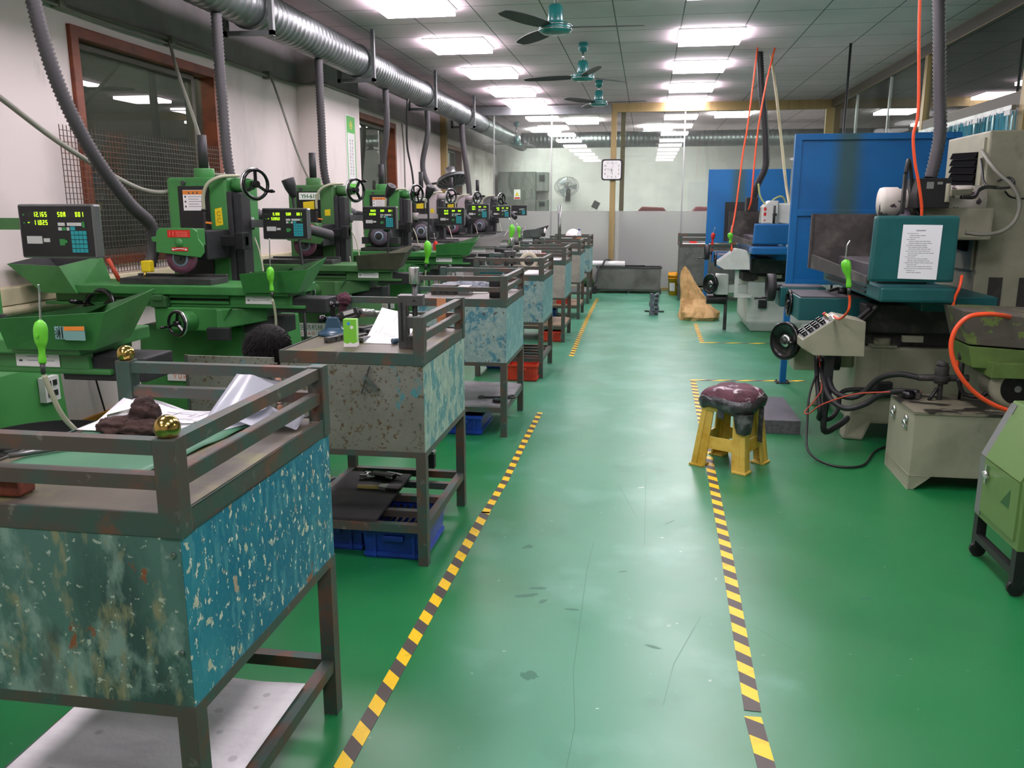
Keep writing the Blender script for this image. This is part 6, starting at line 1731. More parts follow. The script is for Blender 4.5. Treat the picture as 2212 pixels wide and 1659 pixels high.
    g = MB().lathe([(0.02, -0.03), (0.11, -0.03), (0.125, -0.01), (0.125, 0.015), (0.112, 0.022), (0.10, 0.008), (0.04, 0.0), (0.02, 0.0)], c, ax, 36)
    hw = g.build('feed_handwheel', 'black_gloss', t)
    MB().lathe([(0.022, 0.002), (0.042, 0.002), (0.042, 0.006), (0.022, 0.006)], c, ax, 28).build('graduated_ring', 'bright_steel', hw)
    MB().cyl(c - ax * 0.09, c + ax * 0.03, 0.018, n=16).cyl(c - ax * 0.09, c - ax * 0.03, 0.05, n=20).build('wheel_hub', 'dark_steel', hw)
    x_, y_, _ = frame_of(ax)
    p = c + x_ * 0.1
    MB().cyl(p, p + ax * 0.07, 0.009, 0.011).build('crank_handle', 'black_gloss', hw)
    c = V((-0.42, 0.70, 0.93))
    g = MB().lathe([(0.02, -0.02), (0.09, -0.03), (0.1, -0.025), (0.1, 0.025), (0.085, 0.03), (0.08, 0.0), (0.02, 0.0)], c, (-1, 0, 0), 32)
    hw = g.build('table_handwheel', 'charcoal', t)
    MB().cyl(c, c + V((0.08, 0, 0)), 0.022).cyl(c + V((-0.02, 0, -0.075)), c + V((-0.11, 0, -0.08)), 0.007, 0.01).build('crank_handle', 'dark_steel', hw)
    handwheel(t, (-0.335, 0.40, 0.85), (-1, -0.05, 0.02), 0.092, name='cross_handwheel', rim=None, handle=False)
    # column and wheel head
    col = MB().box(0.77, 1.35, 0.2, 0.95, 0.1, 1.97).build('column', body, t, bevel=0.012)
    MB().box(0.755, 0.77, 0.24, 0.88, 1.10, 1.93).build('side_frame', body, col)
    g = MB()
    for k in range(14):
        z = 1.22 + k * 0.045
        g.hexa([(0.735, 0.32, z), (0.756, 0.32, z), (0.756, 0.78, z + 0.02), (0.735, 0.78, z + 0.02)], [(0.75, 0.32, z + 0.042), (0.756, 0.32, z + 0.042), (0.756, 0.78, z + 0.06), (0.75, 0.78, z + 0.06)])
    g.build('bellows', 'matte_black', col)
    MB().box(0.86, 0.94, 0.192, 0.2, 0.84, 1.06).box(1.04, 1.12, 0.192, 0.2, 0.84, 1.06).build('column_slots', 'grime', col)
    if not cz:
        MB().box(0.28, 0.47, -0.12, 0.10, 1.495, 1.672).build('dust_motor', 'black', t, bevel=0.006)
        g = MB().box(0.33, 0.37, -0.1215, -0.12, 1.61, 1.65, 0).box(0.39, 0.42, -0.1215, -0.12, 1.635, 1.65, 0)
        g.build('motor_labels', 'alu', t)
        MB().lathe([(0, 0), (0.085, 0), (0.09, 0.02), (0.09, 0.1), (0.08, 0.11), (0.08, 0.28), (0.1, 0.29), (0.1, 0.6), (0, 0.6)], (0.13, 0.12, 1.535), (1, 0, 0), 32).build('spindle_housing', 'peeling', t)
        MB().box(0.36, 0.78, 0.02, 0.5, 1.30, 1.50).build('wheel_head', 'cream_paint', t, bevel=0.02)
        MB().lathe([(0.03, 0), (0.165, 0), (0.165, 0.05), (0.03, 0.05), (0.03, 0)], (0.24, 0.12, 1.34), (1, 0, 0), 36).build('grinding_wheel', 'wheel_grey', t)
        MB().box(0.21, 0.23, -0.08, -0.05, 1.46, 1.70).tube([(0.22, -0.065, 1.70), (0.23, -0.06, 1.78), (0.26, -0.02, 1.72), (0.30, 0.02, 1.55), (0.34, 0.0, 1.45)], 0.012, 8).build('coolant_pipe', 'dark_steel', t)
        MB().bar((0.45, -0.13, 1.585), (0.72, 0.15, 1.60), 0.045, 0.035).cyl((0.45, -0.13, 1.53), (0.45, -0.13, 1.64), 0.014).build('head_arm', 'cream_paint', t, bevel=0.004)
    else:
        g = MB().prism([(0.02, 0), (0.2, 0), (0.2, 0.27), (0.10, 0.27), (0.02, 0.19)], (0.15, 0.10, 1.31), UX, UZ, (0, 0.3, 0))
        hd = g.build('wheel_head', 'white_paint', t, bevel=0.008)
        MB().box(0.185, 0.215, 0.0985, 0.10, 1.46, 1.5).box(0.185, 0.215, 0.0985, 0.10, 1.40, 1.44).box(0.19, 0.21, 0.0985, 0.10, 1.34, 1.355).build('red_labels', 'red', hd)
        MB().cyl((0.30, 0.05, 1.30), (0.30, 0.05, 1.52), 0.014).box(0.285, 0.33, 0.04, 0.07, 1.40, 1.43).build('coolant_pipe', 'dark_steel', t)
        MB().box(0.0, 0.14, 0.3, 0.5, 1.45, 1.62).build('dust_motor', 'black', t, bevel=0.006)
        MB().box(0.34, 0.78, 0.15, 0.6, 1.25, 1.55).build('spindle_housing', 'white_paint', t, bevel=0.02)
    return t
right_grinder(1.33, 5.60, 'big grinder with a dark teal guard, cream body and a paper notice', 'teal_paint', 'cream_paint')
right_grinder(1.21, 10.50, 'big grinder with a bright blue guard and white body, beyond the blue screen', 'blue_paint', 'white_paint', gz=1.32, gx=(-0.01, 0.39), cz=0.175, cons='white_paint', far_plate=True)

# paper notice taped to the teal guard
t = thing('paper_notice', 'white printed notice taped on the teal guard', 'notice', (1.40, 4.971, 1.11))
MB().prism([(0, 0), (0.205, -0.004), (0.21, 0.295), (0.005, 0.297)], (0, 0, 0), UX, UZ, (0, -0.001, 0)).build('sheet', 'paper', t)
g = MB()
r = random.Random(4)
g.box(0.075, 0.125, -0.0018, -0.001, 0.262, 0.268)
for k in range(21):
    L = r.uniform(0.03, 0.14)
    x = 0.03 + (0.012 if k % 3 else 0)
    z = 0.247 - k * 0.0107
    while x < 0.03 + L:
        ww = r.uniform(0.008, 0.03)
        g.box(x, x + ww, -0.0018, -0.001, z, z + 0.0035)
        x += ww + 0.003
g.build('print_lines', 'pale_ink', t)

# ---------------------------------------------------------------- blue screens
def stain_mat(name, c0):
    m = mat(name, '#07629f', 0.42, layers=[('#055288', 'noise', 1.6, 0.42, 0.7)])
    N, Lk = m.node_tree.nodes, m.node_tree.links
    b = N['Principled BSDF']
    src = b.inputs['Base Color'].links[0].from_socket
    tc = N.new('ShaderNodeTexCoord'); sp = N.new('ShaderNodeSeparateXYZ')
    Lk.new(tc.outputs['Object'], sp.inputs[0])
    s = N.new('ShaderNodeMath'); s.operation = 'SUBTRACT'; s.inputs[1].default_value = c0
    a = N.new('ShaderNodeMath'); a.operation = 'ABSOLUTE'
    r = N.new('ShaderNodeMapRange'); r.interpolation_type = 'SMOOTHSTEP'
    r.inputs['From Min'].default_value = 0.16; r.inputs['From Max'].default_value = 0.02; r.inputs['To Max'].default_value = 0.85
    Lk.new(sp.outputs[0], s.inputs[0]); Lk.new(s.outputs[0], a.inputs[0]); Lk.new(a.outputs[0], r.inputs['Value'])
    mx = N.new('ShaderNodeMix'); mx.data_type = 'RGBA'; mx.inputs[7].default_value = lin('#35534a')
    Lk.new(r.outputs[0], mx.inputs[0]); Lk.new(src, mx.inputs[6]); Lk.new(mx.outputs[2], b.inputs['Base Color'])
stain_mat('screen_blue', 0.43)
t = thing('splash_screen', 'tall bright blue steel screen with a sooty stripe behind the teal grinder', 'screen', (1.19, 7.39, 0))
W = 1.28
g = MB()
for q in ((0, 0.055, 0.86, 2.09), (W - 0.055, W, 0.86, 2.09)):
    g.box(q[0], q[1], 0, 0.05, q[2], q[3])
for q in ((2.04, 2.09), (1.43, 1.48), (0.86, 0.90)):
    g.box(0.055, W - 0.055, 0, 0.05, q[0], q[1])
g.build('screen_frame', 'screen_blue', t, bevel=0.003)
MB().box(0.055, W - 0.055, 0.02, 0.03, 1.48, 2.04).build('screen_sheet', 'screen_blue', t)
MB().box(0.055, W - 0.055, 0.02, 0.03, 0.90, 1.43).build('screen_sheet', 'screen_blue', t)
for x in (0.005, W - 0.055):
    MB().box(x, x + 0.05, 0, 0.05, 0.008, 0.86).build('screen_post', 'screen_blue', t)
    g = MB().box(x - 0.035, x + 0.085, -0.03, 0.08, 0, 0.008)
    for q in ((-0.02, -0.015), (0.07, -0.015), (-0.02, 0.065), (0.07, 0.065)):
        g.cyl((x + q[0], q[1], 0.008), (x + q[0], q[1], 0.02), 0.008, n=6)
    g.build('foot_plate', 'dark_steel', t)
t = thing('splash_screen', 'plain blue steel screen furthest back, beyond the white and blue grinder', 'screen', (0.86, 12.55, 0))
MB().box(0, 1.13, 0, 0.035, 1.0, 2.03).build('screen_sheet', 'screen_blue', t, bevel=0.004)
for x in (0, 1.08):
    MB().box(x, x + 0.05, 0, 0.05, 0, 1.0).build('screen_post', 'screen_blue', t)

# ---------------------------------------------------------------- hydraulic tank with motor
t = thing('hydraulic_tank', 'cream oil tank with ring handles, motor and green valve block', 'hydraulic unit', (1.45, 4.60, 0))
g = MB().box(0, 0.62, 0, 0.46, 0.075, 0.42)
g.prism([(0, 0), (0.03, 0.0), (0.09, 0.05), (0.12, 0.08), (0, 0.08)], (0, 0, 0), UX, UZ, (0, 0.012, 0))
g.box(0, 0.012, 0, 0.46, 0, 0.08).box(0.56, 0.62, 0, 0.46, 0, 0.08)
b = g.build('tank_body', 'cream_paint', t, bevel=0.004)
mat('oily_lid', '#7c7a68', 0.4, layers=[('#201f1c', 'noise', (5, 9, 5), 0.47, 0.53, 0.95)])
MB().box(-0.006, 0.63, -0.006, 0.47, 0.42, 0.434).build('tank_lid', 'oily_lid', t)
for y in (0.12, 0.35):
    g = MB().sphere((-0.006, y, 0.365), 0.02, 14, sq=(0.6, 1, 1.2)).torus((-0.014, y, 0.335), (1, 0, 0.25), 0.022, 0.0055, 24, 8)
    g.build('ring_handle', 'bright_steel', t)
MB().lathe([(0, 0), (0.035, 0), (0.037, 0.01), (0.037, 0.035), (0.025, 0.045), (0, 0.045)], (0.06, 0.34, 0.434), (0, 0, 1), 24).build('filler_cap', 'black_gloss', t)
g = MB().cyl((0.22, 0.32, 0.434), (0.22, 0.32, 0.54), 0.014).cyl((0.22, 0.32, 0.53), (0.22, 0.32, 0.63), 0.036, n=20).cyl((0.22, 0.32, 0.545), (0.22, 0.32, 0.575), 0.05, n=8)
g.cyl((0.215, 0.32, 0.63), (0.225, 0.32, 0.655), 0.034, 0.028, n=9).cyl((0.10, 0.33, 0.557), (0.36, 0.31, 0.565), 0.02, n=12).cyl((0.11, 0.33, 0.434), (0.11, 0.33, 0.47), 0.018, n=10)
g.build('relief_valve', 'grime', t, bevel=0.002)
g = MB().cyl((0.31, 0.30, 0.70), (0.325, 0.275, 0.70), 0.036, n=24).cyl((0.315, 0.3, 0.60), (0.315, 0.3, 0.67), 0.012)
g.build('pressure_gauge', 'grime', t)
m = MB().lathe([(0, 0.0), (0.09, 0.0), (0.115, 0.02), (0.12, 0.05), (0.12, 0.07), (0.105, 0.075), (0.105, 0.26), (0, 0.26)], (0.53, 0.10, 0.555), (0, 1, 0), 32).box(0.45, 0.61, 0.15, 0.32, 0.434, 0.46).build('electric_motor', 'cream_paint', t)
g = MB()
for k in range(-7, 8):
    L = math.sqrt(max(0, 0.082 ** 2 - (k * 0.011) ** 2))
    g.box(0.53 + k * 0.011 - 0.0025, 0.53 + k * 0.011 + 0.0025, 0.094, 0.101, 0.555 - L, 0.555 + L)
    g.box(0.53 - L, 0.53 + L, 0.094, 0.101, 0.555 + k * 0.011 - 0.0025, 0.555 + k * 0.011 + 0.0025)
g.build('motor_grille', 'black', m)
MB().cyl((0.53, 0.0985, 0.555), (0.53, 0.0975, 0.555), 0.085, n=32).build('grille_back', 'black', m)
MB().cyl((0.53, 0.094, 0.555), (0.53, 0.09, 0.555), 0.018, n=16).build('shaft_end', 'steel', m)
vb = MB().hexa([(0.27, 0.12, 0.785), (0.66, 0.06, 0.77), (0.66, 0.40, 0.77), (0.27, 0.40, 0.785)], [(0.22, 0.10, 0.965), (0.7, 0.02, 0.93), (0.7, 0.42, 0.955), (0.22, 0.42, 0.97)]).build('valve_block', 'oxide_grey', t, bevel=0.004)
MB().hexa([(0.30, 0.12, 0.66), (0.66, 0.07, 0.65), (0.66, 0.38, 0.65), (0.30, 0.38, 0.66)], [(0.27, 0.12, 0.775), (0.66, 0.06, 0.76), (0.66, 0.40, 0.76), (0.27, 0.40, 0.775)]).box(0.37, 0.67, 0.04, 0.34, 0.62, 0.70).build('manifold', 'oxide_green', vb, bevel=0.004)
g = MB().tube([(0.30, 0.30, 0.565), (0.34, 0.3, 0.48), (0.42, 0.28, 0.47), (0.47, 0.27, 0.52)], 0.012).tube([(0.2, 0.31, 0.5), (0.17, 0.29, 0.46), (0.16, 0.3, 0.434)], 0.01).cyl((0.34, 0.36, 0.434), (0.34, 0.36, 0.62), 0.008)
g.build('short_pipes', 'black', t)

def line_hose(pts, r, m, label, name='hydraulic_hose', group=None, cat='hose'):
    return tag(MB().tube(pts, r, 10, seg=8).build(name, m), label, cat, group)
HH = 'black hydraulic hoses of the teal grinder'
line_hose([(1.56, 4.93, 0.557), (1.48, 5.05, 0.55), (1.40, 5.15, 0.50), (1.33, 5.2, 0.40), (1.26, 5.22, 0.365), (1.18, 5.28, 0.39), (1.17, 5.42, 0.47), (1.20, 5.565, 0.58), (1.28, 5.57, 0.68), (1.38, 5.53, 0.80), (1.46, 5.52, 0.90)], 0.017, 'rubber', 'black hose from the valve on the tank, upper one curling up under the console', group=HH)
line_hose([(1.56, 4.93, 0.47), (1.48, 5.0, 0.46), (1.40, 5.1, 0.41), (1.33, 5.15, 0.34), (1.23, 5.18, 0.305), (1.155, 5.25, 0.35), (1.14, 5.40, 0.44), (1.15, 5.57, 0.54), (1.22, 5.575, 0.64), (1.33, 5.545, 0.78), (1.42, 5.52, 0.88)], 0.017, 'rubber', 'black hose from the tank, lower one curling up under the console', group=HH)
line_hose([(1.12, 5.57, 0.56), (1.11, 5.45, 0.42), (1.12, 5.35, 0.25), (1.14, 5.45, 0.17), (1.22, 5.5, 0.16), (1.27, 5.53, 0.22), (1.30, 5.56, 0.33), (1.50, 5.56, 0.35)], 0.015, 'rubber', 'black hose looping low behind the console to the small junction box', group=HH)
line_hose([(1.10, 5.45, 0.45), (1.06, 5.4, 0.33), (1.04, 5.3, 0.18), (1.02, 5.1, 0.05), (1.12, 4.95, 0.012), (1.3, 4.97, 0.01), (1.46, 5.3, 0.01), (1.62, 5.5, 0.01)], 0.007, 'black', 'thin black cable trailing from the console onto the floor', name='power_cable', cat='cable')
line_hose([(1.13, 5.57, 0.58), (1.13, 5.45, 0.46), (1.12, 5.35, 0.38), (1.07, 5.33, 0.30), (1.02, 5.3, 0.245), (1.04, 5.25, 0.25), (1.1, 5.2, 0.32), (1.25, 5.1, 0.41), (1.4, 5.05, 0.44), (1.58, 4.95, 0.47)], 0.004, 'rust_red', 'thin rusty orange line running from the console to the tank lid', name='air_hose')

# ---------------------------------------------------------------- hoses of the teal grinder
hose([(1.62, 5.75, 3.3), (1.68, 5.68, 2.75), (1.72, 5.62, 2.2), (1.735, 5.58, 1.95), (1.72, 5.56, 1.80), (1.70, 5.55, 1.675)], 0.036, 'thick grey corrugated hose dropping from the ceiling to the teal grinder', group=None, pitch=0.024)
AH = 'orange air hoses'
line_hose([(1.42, 5.2, 3.3), (1.445, 5.2, 2.6), (1.49, 5.2, 2.05), (1.478, 5.2, 1.9), (1.50, 5.2, 1.75), (1.535, 5.2, 1.62), (1.57, 5.22, 1.46), (1.56, 5.25, 1.3)], 0.0085, 'hose_orange', 'long orange air hose hanging from the ceiling in front of the teal grinder', 'air_hose', AH)
line_hose([(1.74, 4.98, 1.13), (1.72, 4.94, 1.07), (1.705, 4.96, 0.98), (1.72, 4.95, 0.88), (1.75, 4.95, 0.75), (1.76, 4.95, 0.62)], 0.008, 'hose_orange', 'short orange hose running down the right edge of the teal guard', 'air_hose', AH)
line_hose([(1.93, 4.72, 0.93), (1.83, 4.62, 0.955), (1.74, 4.58, 0.965), (1.65, 4.57, 0.95), (1.595, 4.57, 0.884), (1.583, 4.57, 0.786), (1.625, 4.56, 0.664), (1.72, 4.56, 0.555), (1.84, 4.56, 0.485), (1.97, 4.56, 0.455), (2.1, 4.6, 0.46)], 0.012, 'hose_orange', 'thick bright orange hose looped over the green valve block', 'air_hose', AH)
blow_gun([(1.136, 4.93, 1.06), (1.13, 4.93, 1.11), (1.115, 4.93, 1.17), (1.105, 4.93, 1.215)], [(1.105, 4.93, 1.215), (1.107, 4.93, 1.26), (1.108, 4.93, 1.29), (1.122, 4.93, 1.32)], 'lime', 'lime green air gun in front of the dark opening of the teal guard', [(1.14, 4.93, 1.02), (1.15, 4.94, 0.98), (1.148, 4.96, 0.92), (1.14, 5.1, 0.86), (1.15, 5.3, 0.85)], 'hose_orange', 0.95)
line_hose([(2.08, 5.85, 1.85), (2.07, 5.7, 1.78), (2.10, 5.6, 1.70), (2.17, 5.55, 1.62), (2.21, 5.53, 1.52), (2.19, 5.52, 1.42), (2.12, 5.5, 1.36), (2.02, 5.5, 1.34), (1.92, 5.52, 1.35)], 0.012, 'cable_grey', 'grey cable arcing down beside the cream column', 'power_cable', None, 'cable')
line_hose([(2.08, 5.85, 1.80), (2.06, 5.75, 1.72), (2.06, 5.7, 1.65), (2.09, 5.65, 1.62), (2.2, 5.68, 1.62), (2.24, 5.72, 1.65), (2.22, 5.75, 1.68), (2.15, 5.74, 1.66)], 0.008, 'dark_steel', 'dark cable coiled at the clamp on the cream column', 'power_cable', None, 'cable')
line_hose([(1.86, 5.48, 1.56), (1.94, 5.5, 1.56), (1.97, 5.52, 1.60), (2.02, 5.55, 1.62), (2.14, 5.7, 1.62)], 0.011, 'black', 'black cable from the motor box to the cream column', 'power_cable', None, 'cable')
line_hose([(2.19, 5.72, 1.60), (2.25, 5.74, 1.56), (2.40, 5.76, 1.55), (2.6, 5.77, 1.55)], 0.006, 'black', 'thin black cable running right along the cream column', 'power_cable', None, 'cable')

# ---------------------------------------------------------------- hoses of the white and blue grinder
hose([(1.26, 10.8, 3.3), (1.31, 10.8, 2.87), (1.367, 10.8, 2.52), (1.41, 10.8, 2.1), (1.40, 10.8, 1.95), (1.33, 10.82, 1.77), (1.30, 10.85, 1.62)], 0.04, 'dark smooth hose dropping from the ceiling to the white and blue grinder', group=None, m='rubber', pitch=0.03)
line_hose([(1.20, 10.5, 3.3), (1.168, 10.5, 2.83), (1.135, 10.5, 2.4), (1.10, 10.5, 2.1), (1.06, 10.45, 1.6), (1.03, 10.4, 1.35), (1.0, 10.35, 1.15), (1.02, 10.3, 1.0)], 0.01, 'hose_orange', 'left orange hose hanging at the white and blue grinder', 'air_hose', AH)
line_hose([(1.40, 10.55, 3.3), (1.32, 10.5, 2.9), (1.26, 10.5, 2.4), (1.24, 10.5, 2.0), (1.23, 10.5, 1.6), (1.21, 10.55, 1.47)], 0.01, 'hose_orange', 'right orange hose hanging at the white and blue grinder', 'air_hose', AH)
line_hose([(1.42, 11, 3.3), (1.5, 11, 2.9), (1.57, 11.0, 2.5), (1.63, 11.0, 2.15), (1.69, 11.0, 1.8), (1.75, 10.95, 1.5)], 0.017, 'cream_trunk', 'cream cable slanting from the ceiling to the white and blue grinder', 'power_cable', None, 'cable')
line_hose([(1.33, 10.75, 1.78), (1.36, 10.7, 1.62), (1.45, 10.68, 1.52), (1.52, 10.68, 1.60), (1.62, 10.7, 1.62), (1.72, 10.8, 1.45)], 0.011, 'lime_pale', 'pale green hose draped over the white wheel head', 'coolant_hose')
solid('conduit_pole', MB().cyl((2.2, 10.4, 0.0), (2.2, 10.4, 3.3), 0.014, n=12), 'charcoal', 'thin dark pole rising behind the tall blue screen to the ceiling', 'pole')
blow_gun([(0.985, 10.2, 1.09), (0.985, 10.2, 1.13), (0.98, 10.2, 1.17), (0.975, 10.2, 1.21)], [(0.975, 10.2, 1.21), (0.98, 10.2, 1.26), (0.99, 10.2, 1.29)], 'lime', 'lime green air gun above the white console of the blue grinder', [(0.99, 10.2, 1.05), (1.0, 10.22, 1.0), (1.02, 10.24, 0.9), (0.95, 10.3, 0.85)], 'hose_orange', 1.1)
blow_gun([(0.855, 11.2, 1.02), (0.855, 11.2, 1.08), (0.858, 11.2, 1.14), (0.862, 11.2, 1.18)], [(0.862, 11.2, 1.18), (0.87, 11.2, 1.22), (0.88, 11.2, 1.25)], 'red', 'red air gun in front of the far right workbench', [(0.855, 11.2, 0.98), (0.85, 11.2, 0.92), (0.86, 11.2, 0.85), (0.9, 11.22, 0.80)], 'hose_orange', 0.95)

# ---------------------------------------------------------------- green control cabinet at the right edge
mat('cab_green', '#5f7f45', 0.45, layers=[('#52703c', 'noise', 4, 0.45, 0.7), ('#7b7a72', 'noise', (7, 7, 3), 0.64, 0.76, 0.6)])
t = thing('control_cabinet', 'olive green slant-fronted cabinet cut off by the right edge', 'cabinet', (1.463, 3.30, 0))
prof = [(0, 0.19), (0.5, 0.19), (0.5, 0.71), (0.10, 0.70), (0.0, 0.46)]
MB().prism(prof, (0, 0, 0), UX, UZ, (0, 0.43, 0)).build('body', 'cab_green', t, bevel=0.004)
def door_poly(y0, y1, e, m, name, z0, f1, par):
    n2 = V((-0.24, 0, 0.10)).normalized() * e
    a = [V((-e, y0, z0)), V((-e, y1, z0)), V((-e, y1, 0.455)), V((-e, y0, 0.455))]
    q = V((0, 0, 0.46)).lerp(V((0.10, 0, 0.70)), f1)
    b = [V((0, y0, 0.46)) + n2, V((0, y1, 0.46)) + n2, V((q.x, y1, q.z)) + n2, V((q.x, y0, q.z)) + n2]
    g = MB()
    for P in (a, b):
        g.add(P + [p + V((e, 0, 0)) for p in P], [(0, 1, 2, 3), (7, 6, 5, 4), (0, 4, 5, 1), (1, 5, 6, 2), (2, 6, 7, 3), (3, 7, 4, 0)])
    return g.build(name, m, par)
d = door_poly(0.03, 0.37, 0.007, 'cab_green', 'cabinet_door', 0.225, 0.78, t)
door_poly(0.375, 0.43, 0.003, 'm_grey', 'worn_edge', 0.20, 0.95, t)
MB().cyl((-0.007, 0.33, 0.40), (-0.022, 0.33, 0.40), 0.014, n=16).bar((-0.02, 0.345, 0.405), (-0.02, 0.29, 0.395), 0.01).bar((-0.012, 0.33, 0.44), (-0.012, 0.33, 0.36), 0.012, 0.01).build('door_handle', 'bright_steel', d)
MB().add([(-0.0078, 0.10, 0.33), (-0.0078, 0.18, 0.33), (-0.0078, 0.10, 0.41)], [(0, 1, 2)]).build('triangle_mark', 'm_green_dark', d)
for x in (0.0, 0.46):
    for y in (0.0, 0.39):
        MB().box(x, x + 0.04, y, y + 0.04, 0.04, 0.19).cyl((x + 0.02, y + 0.01, 0.032), (x + 0.02, y + 0.03, 0.032), 0.032, n=20).build('leg', 'black', t)
MB().box(0.04, 0.46, 0.0, 0.03, 0.08, 0.11).box(0.0, 0.03, 0.04, 0.39, 0.08, 0.11).build('lower_brace', 'black', t)

# ---------------------------------------------------------------- yellow stool with the wrapped cushion
mat('stool_yellow', '#cdb152', 0.45, layers=[('#b08a1c', 'noise', 5, 0.45, 0.65), ('#4d3c18', 'noise', (16, 16, 7), 0.60, 0.72, 0.75)])
mat('cushion_maroon', '#55303b', 0.8, layers=[('#3c2029', 'noise', 9, 0.45, 0.65), ('#cfc8cc', 'noise', (11, 11, 30), 0.56, 0.66, 0.85)], bump=0.35, bscale=45)
mat('bin_bag', '#2b2d2e', 0.28, layers=[('#5d6061', 'noise', 18, 0.48, 0.66)], bump=0.8, bscale=34)
t = thing('plastic_stool', 'grimy yellow plastic stool with a taped-up maroon cushion', 'stool', (0.54, 4.93, 0), math.radians(-30))
hb, ht, zs = 0.165, 0.125, 0.36
def lerp2(z):
    return hb + (ht - hb) * z / zs
for sx in (-1, 1):
    for sy in (-1, 1):
        g = MB()
        w0, w1, th = 0.082, 0.066, 0.012
        o0, o1 = hb, ht
        for (ax_, ay_) in ((1, 0), (0, 1)):
            b_, t_ = [], []
            for (h, ww, L) in ((o0, w0, b_), (o1, w1, t_)):
                if ax_:
                    L += [V((sx * h, sy * h, 0)), V((sx * (h - ww), sy * h, 0)), V((sx * (h - ww), sy * (h - th), 0)), V((sx * h, sy * (h - th), 0))]
                else:
                    L += [V((sx * h, sy * h, 0)), V((sx * h, sy * (h - ww), 0)), V((sx * (h - th), sy * (h - ww), 0)), V((sx * (h - th), sy * h, 0))]
            for p in t_:
                p.z = zs
            g.hexa(b_, t_)
        # rounded raised rib down the corner and a foot lip
        g.hexa([V((sx * (hb + 0.006), sy * (hb + 0.006), 0)), V((sx * (hb - 0.03), sy * (hb + 0.006), 0)), V((sx * (hb - 0.03), sy * (hb - 0.03), 0)), V((sx * (hb + 0.006), sy * (hb - 0.03), 0))],
               [V((sx * (ht + 0.006), sy * (ht + 0.006), zs)), V((sx * (ht - 0.025), sy * (ht + 0.006), zs)), V((sx * (ht - 0.025), sy * (ht - 0.025), zs)), V((sx * (ht + 0.006), sy * (ht - 0.025), zs))])
        g.box(min(sx * (hb + 0.014), sx * (hb - 0.075)), max(sx * (hb + 0.014), sx * (hb - 0.075)), min(sy * (hb + 0.014), sy * (hb - 0.075)), max(sy * (hb + 0.014), sy * (hb - 0.075)), 0, 0.014)
        g.build('leg', 'stool_yellow', t, bevel=0.004)
def skirt(k):
    g = MB()
    n = 12
    zt, zb = 0.185, 0.115
    top, bot = [], []
    for i in range(n + 1):
        s = -1 + 2 * i / n
        e = abs(s) ** 6
        zz_b = zb - 0.07 * e
        zz_t = zt + 0.055 * e
        hx = lerp2(0.15) - 0.03
        for z, L in ((zz_b, bot), (zz_t, top)):
            y = -(lerp2(z) - 0.004)
            L.append(V((s * hx, y, z)))
    R = Matrix.Rotation(k * PI / 2, 3, 'Z')
    d = R @ V((0, 0.01, 0))
    vs = [R @ p for p in bot] + [R @ p for p in top]
    vs += [p + d for p in vs]
    m = n + 1
    fs = []
    for i in range(n):
        fs += [(i, i + 1, m + i + 1, m + i), (2 * m + i + 1, 2 * m + i, 3 * m + i, 3 * m + i + 1), (i + 1, i, 2 * m + i, 2 * m + i + 1), (m + i, m + i + 1, 3 * m + i + 1, 3 * m + i)]
    g.add(vs, fs)
    q = R @ V((0, -(lerp2(zt) + 0.002), zt - 0.002))
    return g
for k in range(4):
    skirt(k).build('cross_skirt', 'stool_yellow', t)
MB().box(-0.135, 0.135, -0.135, 0.135, 0.335, 0.365).build('seat', 'stool_yellow', t, bevel=0.01)
def cushion(z0, z1, half, amp, seed, pw=3.2):
    g = MB()
    n, m = 40, 14
    vs = []
    for a in range(m + 1):
        ph = PI * a / m
        for i in range(n):
            th = 2 * PI * i / n
            c, s = math.cos(th), math.sin(th)
            r = (abs(c) ** pw + abs(s) ** pw) ** (-1 / pw)
            rr = math.sin(ph) ** 0.45 if 0 < a < m else 0
            p = V((c * r * rr * half, s * r * rr * half, math.cos(ph)))
            nz = mnoise.noise(V((p.x * 14 + seed, p.y * 14, p.z * 1.2))) + 0.6 * mnoise.noise(V((p.x * 34, p.y * 34 + seed, p.z * 3)))
            p.z = (z0 + z1) / 2 + p.z * (z1 - z0) / 2 + amp * nz * 0.5
            p.x *= 1 + amp * 3 * nz; p.y *= 1 + amp * 3 * nz
            vs.append(p)
    fs = [(a * n + i, (a + 1) * n + i, (a + 1) * n + (i + 1) % n, a * n + (i + 1) % n) for a in range(m) for i in range(n)]
    return g.add(vs, fs, 0, True)
cu = cushion(0.345, 0.475, 0.165, 0.022, 3).build('cushion', 'cushion_maroon', t)
g = MB()
n = 56
vs = []
for i in range(n):
    th = 2 * PI * i / n
    c, s = math.cos(th), math.sin(th)
    r = (abs(c) ** 3.2 + abs(s) ** 3.2) ** (-1 / 3.2)
    for j, (zz, hh) in enumerate(((0.340, 0.140), (0.352, 0.168), (0.385, 0.178), (0.41, 0.176), (0.425, 0.165))):
        nz = mnoise.noise(V((c * 5, s * 5, zz * 20)))
        drop = 0.02 * math.sin(th * 3 + 1) + 0.018 * nz
        vs.append(V((c * r * hh * (1 + 0.05 * nz), s * r * hh * (1 + 0.05 * nz), zz + drop * (0.4 if j > 2 else 1))))
fs = [(i * 5 + j, ((i + 1) % n) * 5 + j, ((i + 1) % n) * 5 + j + 1, i * 5 + j + 1) for i in range(n) for j in range(4)]
g.add(vs, fs, 0, True)
